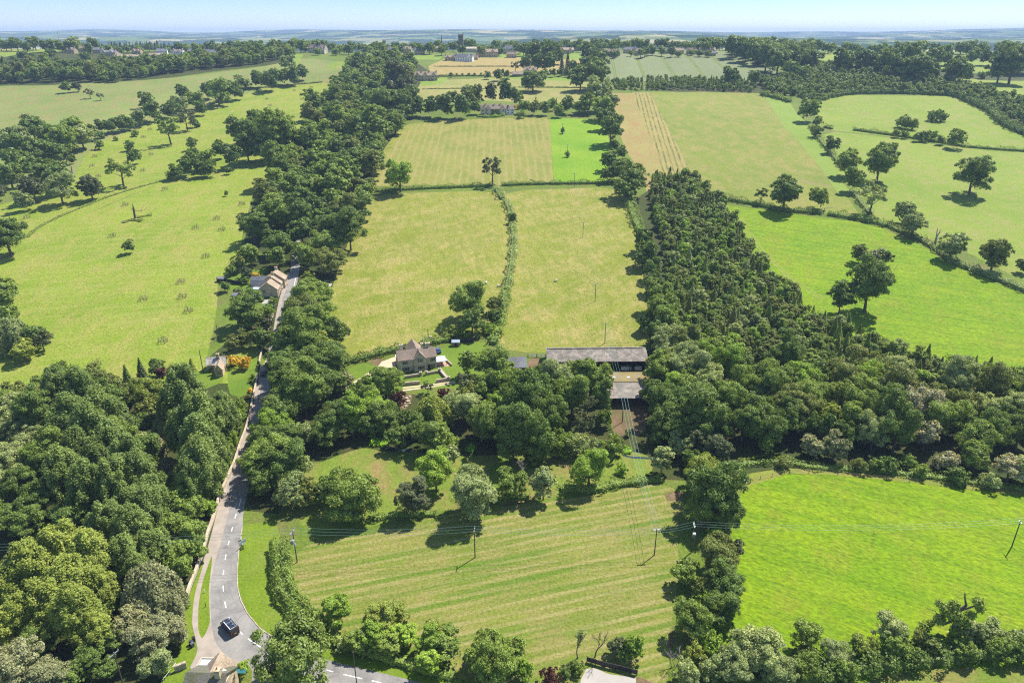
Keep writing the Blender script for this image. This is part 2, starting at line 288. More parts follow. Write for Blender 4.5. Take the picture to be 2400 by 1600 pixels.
# key, object name, outline in photo pixels; later ones lie over earlier ones
FIELDS = [
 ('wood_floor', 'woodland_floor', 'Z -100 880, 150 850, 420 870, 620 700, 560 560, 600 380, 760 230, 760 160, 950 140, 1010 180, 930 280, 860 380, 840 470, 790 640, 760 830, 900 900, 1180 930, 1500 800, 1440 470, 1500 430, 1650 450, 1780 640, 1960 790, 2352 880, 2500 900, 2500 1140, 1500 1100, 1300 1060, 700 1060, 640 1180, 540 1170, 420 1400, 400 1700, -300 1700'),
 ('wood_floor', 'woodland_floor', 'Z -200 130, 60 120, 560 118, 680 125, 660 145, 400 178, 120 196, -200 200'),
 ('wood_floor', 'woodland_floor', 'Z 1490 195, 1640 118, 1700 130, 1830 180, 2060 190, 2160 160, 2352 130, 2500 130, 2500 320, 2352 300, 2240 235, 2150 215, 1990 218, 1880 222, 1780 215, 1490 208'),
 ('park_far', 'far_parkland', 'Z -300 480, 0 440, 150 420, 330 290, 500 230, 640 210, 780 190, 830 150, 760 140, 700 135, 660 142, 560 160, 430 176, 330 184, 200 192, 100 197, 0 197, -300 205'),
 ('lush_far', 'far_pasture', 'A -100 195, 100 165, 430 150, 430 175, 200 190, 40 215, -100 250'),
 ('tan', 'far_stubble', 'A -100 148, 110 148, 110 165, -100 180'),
 ('park', 'parkland', 'Z -300 700, 0 595, 60 565, 200 490, 385 415, 520 395, 660 350, 760 250, 770 186, 640 196, 480 240, 330 290, 200 340, 150 430, 0 470, -300 560'),
 ('park', 'near_parkland', 'Z -300 720, 0 597, 60 567, 110 520, 200 492, 300 450, 385 416, 520 396, 660 352, 640 400, 590 420, 560 520, 545 620, 500 640, 500 690, 490 760, 470 840, 540 800, 600 790, 590 870, 560 880, 420 880, 300 880, 150 860, 0 900, -300 960'),
 ('hay', 'west_hay_field', 'Z 842 472, 862 446, 1150 438, 1166 470, 1168 540, 1176 600, 1168 680, 1140 770, 1010 775, 985 790, 800 842, 750 838, 738 760, 768 640, 806 540, 822 472'),
 ('hay', 'east_hay_field', 'Z 1150 438, 1425 428, 1452 480, 1464 560, 1480 650, 1488 720, 1510 800, 1230 812, 1146 800, 1150 740, 1170 660, 1180 600, 1172 540, 1170 480'),
 ('mown', 'striped_hay_field', 'B 236 1105, 246 1020, 330 860, 450 685, 700 655, 1050 642, 1434 636, 1462 1084, 1100 1100'),
 ('hay', 'field_margin', 'B 180 1120, 236 940, 330 800, 440 680, 600 660, 450 700, 340 860, 250 1020, 240 1105'),
 ('vivid', 'lush_green_field', 'B 1434 636, 1790 648, 1850 800, 1830 1084, 1465 1084'),
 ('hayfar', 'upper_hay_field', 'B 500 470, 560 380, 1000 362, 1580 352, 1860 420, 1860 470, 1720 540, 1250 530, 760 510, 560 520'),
 ('green_strip', 'garden_grass', 'B 540 384, 700 360, 740 362, 700 400, 560 420'),
 ('green_strip', 'garden_grass', 'B 1120 360, 1400 350, 1600 356, 1580 384, 1200 372'),
 ('tan', 'ripe_field', 'B 620 352, 600 280, 700 236, 860 222, 1230 222, 1700 236, 1700 280, 1400 340, 1180 344, 640 352'),
 ('green_strip', 'village_green_field', 'B 1000 216, 1120 188, 1260 186, 1300 222, 1000 222'),
 ('green_strip', 'village_green_field', 'B 500 210, 700 200, 680 236, 500 236'),
 ('green_strip', 'village_green_field', 'B 1580 176, 1680 176, 1700 236, 1560 236'),
 ('lush_far', 'far_meadow', 'B -100 262, 100 240, 330 208, 440 206, 300 236, 100 270, -100 320'),
 ('green_strip', 'far_meadow', 'A 1930 270, 2040 200, 2090 200, 2060 290, 1960 300'),
 ('corn', 'corn_field', 'C -530 184, 200 172, 290 180, 560 290, 700 330, 860 400, 780 412, 500 392, 0 380, -560 384'),
 ('tan2', 'tan_field', 'B 1845 470, 2010 466, 2180 900, 2260 1140, 2100 1140, 2080 1040, 1960 860, 1900 700'),
 ('rows', 'hay_row_field', 'B 2005 462, 2125 462, 2360 900, 2490 1160, 2265 1140, 2180 900'),
 ('pasture', 'large_pasture', 'Z 1491 212, 1610 211, 1745 214, 1780 235, 1830 272, 1890 345, 1925 420, 1975 494, 1860 488, 1740 468, 1614 445, 1571 362'),
 ('green_strip', 'pasture_margin', 'C 560 478, 640 500, 740 530, 790 610, 860 680, 940 800, 1040 940, 1110 1090, 1180 1170, 1080 1170, 960 990, 820 820, 700 700, 600 540'),
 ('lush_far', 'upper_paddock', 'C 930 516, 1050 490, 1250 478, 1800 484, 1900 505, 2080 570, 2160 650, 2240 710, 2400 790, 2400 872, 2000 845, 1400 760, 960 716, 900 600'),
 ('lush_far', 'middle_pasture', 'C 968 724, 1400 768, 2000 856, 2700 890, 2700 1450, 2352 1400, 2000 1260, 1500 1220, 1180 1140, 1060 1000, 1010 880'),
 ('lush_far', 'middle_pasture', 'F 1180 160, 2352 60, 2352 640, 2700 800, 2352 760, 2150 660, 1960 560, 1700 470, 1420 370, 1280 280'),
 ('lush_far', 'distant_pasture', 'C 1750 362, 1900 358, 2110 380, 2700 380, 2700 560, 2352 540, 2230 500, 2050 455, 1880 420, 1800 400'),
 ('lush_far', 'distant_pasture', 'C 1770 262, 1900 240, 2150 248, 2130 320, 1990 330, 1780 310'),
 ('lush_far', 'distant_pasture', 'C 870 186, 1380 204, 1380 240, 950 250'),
 ('lush', 'bright_pasture', 'F 236 232, 400 248, 700 292, 950 322, 1160 344, 1360 392, 1440 432, 1640 510, 1800 620, 2000 710, 2352 850, 2700 990, 2700 1600, 2352 1480, 2100 1430, 1850 1360, 1600 1320, 1300 1240, 1050 1120, 850 1010, 650 800, 480 600, 330 350'),
 ('lush', 'near_pasture', 'J 400 1030, 440 1000, 560 960, 740 905, 1100 922, 1300 940, 1600 975, 2000 1020, 2352 1060, 2900 1130, 2900 2330, 2000 2340, 1100 2340, 60 2340, 150 1700, 300 1480'),
 ('pasture', 'rough_track_strip', 'J 300 960, 480 905, 700 872, 1100 890, 1350 910, 1700 950, 2352 1035, 2900 1100, 2900 1132, 2352 1062, 2000 1022, 1600 977, 1300 942, 1100 924, 740 907, 560 962, 440 1002, 400 1032, 330 1030'),
 ('paddock', 'corner_meadow', 'N 1000 1560, 1230 1430, 1700 1400, 2352 1370, 3000 1340, 3000 1900, 900 1900'),
 ('paddock', 'stream_paddock', 'H 390 1400, 440 1180, 800 1040, 960 1000, 1120 1040, 1400 1040, 1800 1080, 2200 1060, 2700 1060, 3000 1050, 3400 1040, 3500 1180, 3300 1330, 2700 1420, 2200 1500, 1500 1560, 1000 1700, 390 1750'),
 ('meadow', 'mown_meadow', 'L 830 500, 850 420, 1000 350, 1450 290, 1750 190, 2250 110, 3000 20, 3320 -60, 3500 -10, 3520 100, 3490 200, 3500 480, 3500 600, 3450 900, 3430 1250, 3400 1500, 2500 1500, 2100 1320, 1500 1160, 1150 1080, 960 960, 880 760, 840 620'),
 ('verge', 'field_edge_grass', 'L 1100 1140, 1300 1140, 1700 1250, 2100 1330, 2100 1420, 1700 1330, 1100 1180'),
 ('verge', 'verge', 'L 460 240, 720 200, 760 330, 720 420, 700 560, 700 690, 760 790, 860 900, 960 1000, 1120 1120, 1050 1160, 750 1035, 620 945, 540 850, 490 750, 462 640, 458 540, 470 420, 490 300'),
 ('verge', 'lane_side_grass', 'K 1300 1340, 1550 1260, 1560 1300, 1480 1420, 1400 1600, 1250 1600'),
 ('lawn', 'manor_lawn', 'E -10 1385, 30 1370, 150 1325, 250 1345, 375 1350, 660 1380, 655 1240, 740 1190, 1000 1175, 1030 1260, 1000 1480, 500 1500, 0 1500'),
 ('lawn', 'cottage_lawn', 'V 1000 380, 1760 380, 1790 480, 1660 960, 1640 1100, 1500 1300, 1300 1400, 1000 1300'),
 ('lawn', 'cottage_garden', 'G 1280 300, 1420 240, 1640 230, 1800 300, 1500 420, 1290 400'),
 ('lawn', 'cottage_garden', 'Q 60 700, 180 500, 640 400, 900 380, 1230 250, 1240 330, 1050 480, 1000 640, 800 700, 400 800'),
 ('paddock', 'barn_yard_grass', 'I 1220 640, 1540 640, 1540 900, 1250 900'),
 ('dirt', 'earth_yard', 'I 520 215, 620 215, 640 400, 1580 330, 1580 470, 1540 900, 1260 900, 1240 640, 1160 480, 600 460, 500 400'),
 ('dirt', 'earth_patch', 'H 980 240, 1110 210, 1100 290, 1040 290'),
 ('dirt', 'earth_patch', 'H 1290 540, 1370 530, 1360 600, 1290 690, 1250 640'),
 ('dirt', 'gateway_track', 'M 1575 1105, 1612 1095, 1625 1180, 1590 1250, 1560 1250'),
 ('dirt', 'gateway_track', 'M 1530 10, 1700 0, 1690 60, 1560 90'),
 ('gravel', 'gravel_drive', 'H 850 428, 1060 300, 1100 250, 1224 205, 1224 300, 1100 305, 1050 350, 930 405, 860 440'),
 ('gravel', 'drive_track', 'H 1280 495, 1500 470, 1740 432, 1745 440, 1510 480, 1290 508'),
 ('gravel', 'drive_track', 'H 1280 475, 1500 450, 1740 420, 1742 428, 1505 462, 1290 486'),
 ('terrace', 'terrace', 'H 1580 205, 1620 200, 1712 285, 1600 302, 1582 300'),
 ('pave', 'garden_path', 'H 1594 305, 1614 300, 1702 408, 1680 416'),
 ('yard', 'cottage_yard', 'Q 1110 990, 1320 990, 1230 1080, 1120 1100'),
 ('yard', 'cottage_yard', 'D 2180 782, 2290 778, 2270 812, 2190 806'),
 ('yard', 'pale_yard', 'M 880 1480, 920 1400, 980 1390, 1100 1440, 1310 1470, 1330 1700, 820 1700'),
 ('dirt', 'yard_edge', 'M 1310 1460, 1340 1460, 1470 1520, 1420 1700, 1320 1700'),
 ('sand', 'sandy_shoulder', 'K 1480 1420, 1560 1260, 1540 1160, 1512 1050, 1515 940, 1550 700, 1610 520, 1640 430, 1690 240, 1745 20; G 1850 985, 1900 800, 1960 650, 1985 520, 2010 400, 2038 290, 2046 210, 2060 130, 2140 130, 2120 250, 2080 500, 1990 700, 1940 1000, 1860 1300; K 1800 600, 1830 900, 1950 1200, 2000 1372, 1900 1400, 1750 1420'),
 ('sand', 'sandy_shoulder', 'D 1845 1240, 1880 1120, 1900 1000, 1925 880, 1955 790, 1985 700, 2030 700, 2000 800, 1950 950, 1920 1100, 1890 1250'),
 ('verge', 'verge_strip', 'K 1662 515, 1672 515, 1664 600, 1645 760, 1650 960, 1655 1030, 1625 1110, 1592 1162, 1570 1130, 1558 1050, 1562 900, 1592 720'),
 ('verge', 'verge_strip', 'K 1612 522, 1590 620, 1545 760, 1520 900, 1512 1050, 1520 1150, 1540 1230, 1500 1340, 1380 1400, 1450 1100, 1460 900, 1560 640'),
 ('verge', 'lane_verge', 'V 1880 300, 1990 290, 2000 340, 1930 520, 1850 590, 1800 580'),
 ('road', 'road', 'L 2000 1500, 1100 1440, 560 1395, 560 1195, 400 1150, 330 1075, 300 1020, 283 930, 275 800, 272 720, 282 600, 300 500, 345 360, 370 260, 410 110; K 1780 0; G 1870 980, 1960 720, 2000 600, 2035 450, 2060 330, 2090 200, 2105 100, 2120 40; D 1885 1140, 1905 1060, 1925 980, 1950 880, 1985 780, 2000 700, 2010 600, 2030 480, 2075 480, 2075 600, 2062 690, 2045 790, 2010 860, 1965 960, 1930 1060, 1915 1130, 1880 1300; G 2165 280, 2150 350, 2110 450, 2065 560, 2015 700, 1990 900, 1960 1150, 1925 1290, 1912 1400; L 500 250, 482 340, 465 440, 458 540, 460 640, 485 740, 535 850, 600 925, 640 955, 755 1035, 900 1100, 1080 1165, 1400 1240, 1750 1323, 2100 1400'),
 ('water', 'stream', 'H 990 950, 1040 925, 1140 990, 1380 1020, 1400 1045, 1300 1040, 1130 1010, 1020 960'),
 ('water', 'stream', 'I 1340 1060, 1420 1080, 1470 1080, 1600 1090, 1600 1104, 1450 1100, 1400 1092, 1340 1075'),
]
def resample(poly, step=14):
    out = []
    for i in range(len(poly)):
        a = np.array(poly[i]); b = np.array(poly[(i + 1) % len(poly)])
        n = max(1, int(np.linalg.norm(b - a) / step))
        for k in range(n): out.append(tuple(a + (b - a) * k / n))
    return out
def inside(poly, X, Y):
    P = np.asarray(poly); n = len(P); r = np.zeros(np.shape(X), bool); j = n - 1
    for i in range(n):
        xi, yi = P[i]; xj, yj = P[j]
        c_ = ((yi > Y) != (yj > Y)) & (X < (xj - xi) * (Y - yi) / (yj - yi + 1e-12) + xi); r ^= c_; j = i
    return r
def smooth_poly(p, it=1):
    for _ in range(it):
        q = []
        for i in range(len(p)):
            a, b = p[i], p[(i + 1) % len(p)]
            q.append((a[0] * .8 + b[0] * .2, a[1] * .8 + b[1] * .2)); q.append((a[0] * .2 + b[0] * .8, a[1] * .2 + b[1] * .8))
        p = q
    return p
FW = []
for key, nm, spec in FIELDS:
    wp = world(spec)
    if key in ('road', 'sand', 'lawn', 'verge', 'water', 'paddock', 'lush', 'lush_far', 'park', 'park_far', 'hay', 'dirt', 'meadow'): wp = smooth_poly(wp, 1)
    FW.append((key, nm, wp))
# centre-line dashes of the road, part of the same sheet
_cl = [px('K', *q) for q in [(1898, 60), (1880, 130), (1860, 180), (1850, 215), (1832, 285), (1822, 318), (1805, 392), (1796, 425), (1780, 500), (1773, 540), (1762, 622), (1757, 660), (1757, 745), (1760, 790), (1770, 870), (1780, 920), (1800, 990), (1830, 1040), (1870, 1090), (1910, 1128), (1952, 1162), (2052, 1228), (2110, 1256), (2160, 1280)]]
_cl2 = [px('L', *q) for q in [(1075, 1232), (1120, 1245), (1190, 1262), (1320, 1292), (1385, 1305), (1450, 1320), (1540, 1345), (1620, 1365)]]
_cl3 = [px('G', *q) for q in [(2146, 268), (2144, 292), (2132, 345), (2120, 390)]] + [px('Q', *q) for q in [(1850, 690), (1895, 500)]]
DASH = []
def dashes(line, wd=.16):
    for i in range(0, len(line) - 1, 2):
        a = np.array(hit(*line[i])[:2]); b = np.array(hit(*line[i + 1])[:2]); d = (b - a) / np.linalg.norm(b - a); n = np.array([-d[1], d[0]]) * wd / 2
        DASH.append((a, b, n))
dashes(_cl, .2); dashes(_cl2, .2); dashes(_cl3, .2)
# sprayed patch on the tarmac and tractor tramlines in the corn
for q in ['B 1852 192, 1885 365', 'B 1864 190, 1898 365', 'B 2018 188, 2082 360', 'B 2030 188, 2094 358', 'B 2180 188, 2290 362', 'B 2192 186, 2306 360',
          'C 2 190, 148 362', 'C 16 190, 162 364', 'C 160 186, 285 304', 'C 172 186, 300 306', 'C 290 210, 420 278', 'C 420 278, 590 380', 'C 430 274, 606 382', 'C 300 196, 520 310']:
    a, b = [np.array(v) for v in world(q)]; d = (b - a) / np.linalg.norm(b - a); n = np.array([-d[1], d[0]]) * .75
    FW.append(('rough', 'wheel_track', [tuple(a - n), tuple(b - n), tuple(b + n), tuple(a + n)]))
for q in ['F 410 320, 440 400, 510 470, 540 530, 620 610, 720 710, 850 800, 980 880', 'F 394 320, 426 404, 494 474, 524 536, 606 618, 706 718, 838 810, 960 888']:
    L_ = [np.array(v) for v in world(q)]
    for a, b in zip(L_, L_[1:]):
        d = (b - a) / np.linalg.norm(b - a); n = np.array([-d[1], d[0]]) * .22
        FW.append(('hayfar', 'wheel_track', [tuple(a - n), tuple(b - n), tuple(b + n), tuple(a + n)]))

vs, es, fs_ = [], [], []
gx = []
Y = -120.0
while Y < 1760:
    st = 9 + max(0, Y) * .022; half = 260 + max(0, Y) * .95
    xs = np.arange(-half, half + st, st); gx += [(float(x_) + random.uniform(-.1, .1) * st, Y + random.uniform(-.1, .1) * st) for x_ in xs]; Y += st
# straight outer rim
hull = [(-400, -140), (400, -140), (2100, 1790), (-2100, 1790)]
vs = [Vector(q) for q in hull] ; fs_.append(list(range(4)))
def in_hull(q): return abs(q[0]) < 395 + (q[1] + 140) * .88 - 4 and -135 < q[1] < 1785
for q in gx:
    if in_hull(q): vs.append(Vector(q))
for key, nm, poly in FW:
    P = resample(poly, 12) if len(poly) > 4 else poly
    b = len(vs); vs += [Vector(q) for q in P]; fs_.append(list(range(b, b + len(P))))
edges_ = [(f[i], f[(i + 1) % len(f)]) for f in fs_ for i in range(len(f))]
vo, eo, fo, ov, oe, of = delaunay_2d_cdt(vs, edges_, [], 0, 1e-4, False)
VX = np.array([(q.x, q.y) for q in vo]); VZ = zt(VX[:, 0], VX[:, 1])
FC = np.array([VX[list(f)].mean(0) for f in fo]); FI = np.zeros(len(fo), int)
for i, (key, nm, poly) in enumerate(FW):
    P_ = np.array(poly); lo_, hi_ = P_.min(0), P_.max(0)
    c_ = np.where((FC[:, 0] > lo_[0]) & (FC[:, 0] < hi_[0]) & (FC[:, 1] > lo_[1]) & (FC[:, 1] < hi_[1]))[0]
    if len(c_): FI[c_[inside(P_, FC[c_, 0], FC[c_, 1])]] = i + 1
V3 = np.column_stack([VX, VZ])
faces_by = {}
for f, top in zip(fo, FI): faces_by.setdefault(int(top), []).append(f)
print('ground verts', len(vo), 'faces', len(fo))
def submesh(name, faces, mat, label_kind='structure'):
    idx = sorted({i for f in faces for i in f}); mp = {k: i for i, k in enumerate(idx)}
    me = bpy.data.meshes.new(name); me.from_pydata([tuple(V3[i]) for i in idx], [], [[mp[i] for i in f] for f in faces])
    bm = bmesh.new(); bm.from_mesh(me); bmesh.ops.recalc_face_normals(bm, faces=bm.faces)
    bm.to_mesh(me); bm.free(); me.shade_smooth(); me.update()
    if me.polygons[0].normal.z < 0: me.flip_normals()
    o = link_mesh(name, me, None, mat); o['kind'] = label_kind; return o
submesh('ground', faces_by.get(0, []), MATS['rough'])
merged = {}
for i, (key, nm, poly) in enumerate(FW):
    if i + 1 in faces_by:
        if nm in ('road_marking', 'wheel_track'): merged.setdefault((nm, key), []).extend(faces_by[i + 1])
        else: submesh(nm, faces_by[i + 1], MATS[key])
for (nm, key), f in merged.items(): submesh(nm, f, MATS[key])

_mk = MB()
for a, b, n in DASH:
    k = max(1, int(np.linalg.norm(b - a)))
    for i in range(k):
        p, q = a + (b - a) * i / k, a + (b - a) * (i + 1) / k; c4 = [p - n, q - n, q + n, p + n]
        _mk.add([(v[0], v[1], float(zt(*v)) + .02) for v in c4], [(0, 1, 2, 3)])
_mk.build('road_marking', MATS['white'])['kind'] = 'structure'
# ------------------------------------------------------------------ the far hills beyond the town
def hills():
    ny, nx = 190, 420
    ys = 1700 + (np.linspace(0, 1, ny) ** 1.5) * 12500
    X = np.linspace(-1, 1, nx)[None, :] * (ys[:, None] * .95 + 500); Yg = np.repeat(ys[:, None], nx, 1)
    def ridge(y0, wd, h, ph, amp, lx): 
        yy = y0 + 500 * np.sin(X / 2100 + ph)
        return h * np.exp(-((Yg - yy) / wd) ** 2) * (1 + amp * np.sin(X / lx + ph * 2) + amp * .6 * np.sin(X / (lx * .37) + ph))
    Z = np.interp(Yg, [1700, 2300, 3200, 15000], [float(zt(0, 1700)) - 1.5, 12, 0, 0])
    Z = Z + ridge(3900, 650, 74, .6, .2, 900) + ridge(5600, 900, 90, 2.1, .2, 1500) + ridge(8200, 1200, 140, 4.0, .14, 1300) + ridge(11800, 1600, 170, 1.1, .10, 1500)
    rr = np.zeros_like(Z)
    for k in range(9):
        a = RNG.uniform(0, 6.28); l = RNG.uniform(140, 700); rr += np.sin((X * math.cos(a) + Yg * math.sin(a)) / l + RNG.uniform(0, 6)) * (l / 700) * 9
    Z += rr * np.clip((Yg - 2300) / 900, 0, 1)
    V = np.column_stack([X.ravel(), Yg.ravel(), Z.ravel()])
    i = np.arange((ny - 1) * nx).reshape(ny - 1, nx)[:, :-1].ravel()
    me = fast_mesh('hills', V, np.column_stack([i, i + 1, i + nx + 1, i + nx])); me.shade_smooth()
    m, t, out = new_mat('hill_fields'); v = coords(t, (1, 1, 0))
    vo1 = N(t, 'ShaderNodeTexVoronoi', feature='F1', distance='CHEBYCHEV'); vo1.inputs['Scale'].default_value = 1 / 330; vo1.inputs['Randomness'].default_value = .85; t.links.new(v, vo1.inputs['Vector'])
    sep = N(t, 'ShaderNodeSeparateColor'); t.links.new(vo1.outputs['Color'], sep.inputs[0])
    fc = ramp(t, sep.outputs[0], [(0, g_(136, 158, 84)), (.3, g_(110, 136, 70)), (.45, g_(186, 184, 122)), (.6, g_(142, 158, 92)), (.75, g_(222, 206, 146)), (.9, g_(158, 170, 106))])
    fc.node.color_ramp.interpolation = 'CONSTANT'
    vo2 = N(t, 'ShaderNodeTexVoronoi', feature='DISTANCE_TO_EDGE'); vo2.inputs['Scale'].default_value = 1 / 330; vo2.inputs['Randomness'].default_value = .85; t.links.new(v, vo2.inputs['Vector'])
    wood = ramp(t, noise(t, v, 1 / 420, 6, .62), [(.48, (0,) * 3), (.50, (1,) * 3)])
    cc = mix(t, wood, fc, g_(58, 84, 44))
    b = N(t, 'ShaderNodeBsdfPrincipled', Roughness=.95); b.inputs['Specular IOR Level'].default_value = 0
    t.links.new(cc, b.inputs['Base Color']); bp = N(t, 'ShaderNodeBump', Strength=.8, Distance=9.0); t.links.new(noise(t, v, .03, 4), bp.inputs['Height']); t.links.new(bp.outputs[0], b.inputs['Normal'])
    t.links.new(b.outputs[0], out.inputs[0])
    o = link_mesh('hills', me, None, m); o['kind'] = 'structure'
    return X, Yg, Z
HX, HY, HZ = hills()
# ------------------------------------------------------------------ the air between
def haze():
    mb = MB().box(-14500, 14500, -200, 14400, -14, 216)
    m, t, out = new_mat('haze_air'); v = N(t, 'ShaderNodeVolumePrincipled')
    v.inputs['Color'].default_value = (.52, .70, 1.0, 1); v.inputs['Density'].default_value = HAZE; v.inputs['Anisotropy'].default_value = 0.0
    t.links.new(v.outputs[0], out.inputs['Volume'])
    o = mb.build('haze', m); o['kind'] = 'stuff'; o['label'] = 'pale blue summer haze that fades the far hills'
HAZE = 1.0e-4
# ------------------------------------------------------------------ foliage
def leaf_mat(name, lo, hi, tip=None, trans=.28, k=.5):
    m, t, out = new_mat(name)
    gi = N(t, 'ShaderNodeNewGeometry'); oi = N(t, 'ShaderNodeObjectInfo')
    base = ramp(t, gi.outputs['Random Per Island'], [(0, lo), (.7, hi), (1, tip or hi)])
    v = coords(t, world=True)
    cl = ramp(t, noise(t, v, .35, 3), [(.3, (.8,) * 3), (.7, (1.18,) * 3)])
    ob = ramp(t, oi.outputs['Random'], [(0, (.84, .86, .80)), (.5, (1, 1, 1)), (1, (1.16, 1.12, 1.05))])
    cc = mix(t, 1.0, mix(t, 1.0, base, cl, 'MULTIPLY'), ob, 'MULTIPLY')
    b = N(t, 'ShaderNodeBsdfPrincipled', Roughness=.5); b.inputs['Specular IOR Level'].default_value = .22
    t.links.new(cc, b.inputs['Base Color'])
    tr = N(t, 'ShaderNodeBsdfTranslucent'); t.links.new(mix(t, 1.0, cc, (1.25, 1.2, .55, 1), 'MULTIPLY'), tr.inputs['Color'])
    ms = N(t, 'ShaderNodeMixShader'); ms.inputs[0].default_value = trans
    t.links.new(b.outputs[0], ms.inputs[1]); t.links.new(tr.outputs[0], ms.inputs[2]); t.links.new(ms.outputs[0], out.inputs[0]); return m
LM = {
 'dark': leaf_mat('dark_leaves', (0.108, 0.168, 0.035, 1), (0.205, 0.286, 0.059, 1)),
 'mid': leaf_mat('green_leaves', (0.162, 0.234, 0.043, 1), (0.301, 0.389, 0.075, 1)),
 'fresh': leaf_mat('fresh_leaves', (0.210, 0.324, 0.039, 1), (0.346, 0.477, 0.063, 1)),
 'olive': leaf_mat('olive_leaves', (0.154, 0.191, 0.041, 1), (0.268, 0.300, 0.075, 1)),
 'pale': leaf_mat('pale_leaves', (0.236, 0.291, 0.107, 1), (0.408, 0.464, 0.180, 1)),
 'silver': leaf_mat('silver_leaves', (0.231, 0.250, 0.163, 1), (0.407, 0.415, 0.270, 1), (0.893, 0.720, 0.250, 1)),
 'cream': leaf_mat('cream_willow_leaves', (.225, .245, .110, 1), (.38, .385, .19, 1), (.50, .48, .27, 1)),
 'lime': leaf_mat('yellow_green_leaves', (0.213, 0.275, 0.043, 1), (0.363, 0.410, 0.078, 1)),
 'gold': leaf_mat('golden_leaves', (0.419, 0.311, 0.028, 1), (0.799, 0.560, 0.057, 1), (1.047, 0.699, 0.137, 1)),
 'conifer': leaf_mat('conifer_needles', (0.075, 0.106, 0.036, 1), (0.136, 0.171, 0.055, 1), trans=.08),
 'copper': leaf_mat('copper_leaves', (0.081, 0.027, 0.025, 1), (0.157, 0.055, 0.045, 1)),
 'brown': leaf_mat('brownish_leaves', (.105, .125, .052, 1), (.175, .20, .088, 1)),
 'poplar': leaf_mat('poplar_leaves', (0.123, 0.180, 0.037, 1), (0.220, 0.299, 0.064, 1), (0.312, 0.376, 0.132, 1)),
 'reed': leaf_mat('reed_leaves', (0.235, 0.428, 0.024, 1), (0.400, 0.654, 0.047, 1)),
}
BARK = simple('bark', (.14, .115, .09, 1), .9, .3, 1.5, .1)
DEAD = simple('dead_wood', (.36, .31, .28, 1), .9, .25, 1.2, .1)
DARKDEAD = simple('dark_dead_wood', (.13, .10, .09, 1), .9, .25, 1.2, .1)

def cards(P, Nn, size, rng, aspect=1.3, jit=.7, five=True):
    """small leaf sprays: bent quads at P facing Nn"""
    n = len(P); Nn = Nn + rng.normal(0, jit, (n, 3)); Nn /= np.linalg.norm(Nn, axis=1)[:, None] + 1e-9
    a = rng.normal(0, 1, (n, 3)); U = np.cross(Nn, a); U /= np.linalg.norm(U, axis=1)[:, None] + 1e-9; W = np.cross(Nn, U)
    s = size * rng.uniform(.6, 1.35, n); s1 = (s * aspect)[:, None] / 2; s2 = s[:, None] / 2
    q = np.stack([P - U * s1, P - W * s2 * rng.uniform(.6, 1.2, (n, 1)), P + U * s1, P + W * s2 * rng.uniform(.6, 1.2, (n, 1))], 1)
    return q.reshape(-1, 3), np.arange(4 * n).reshape(n, 4)

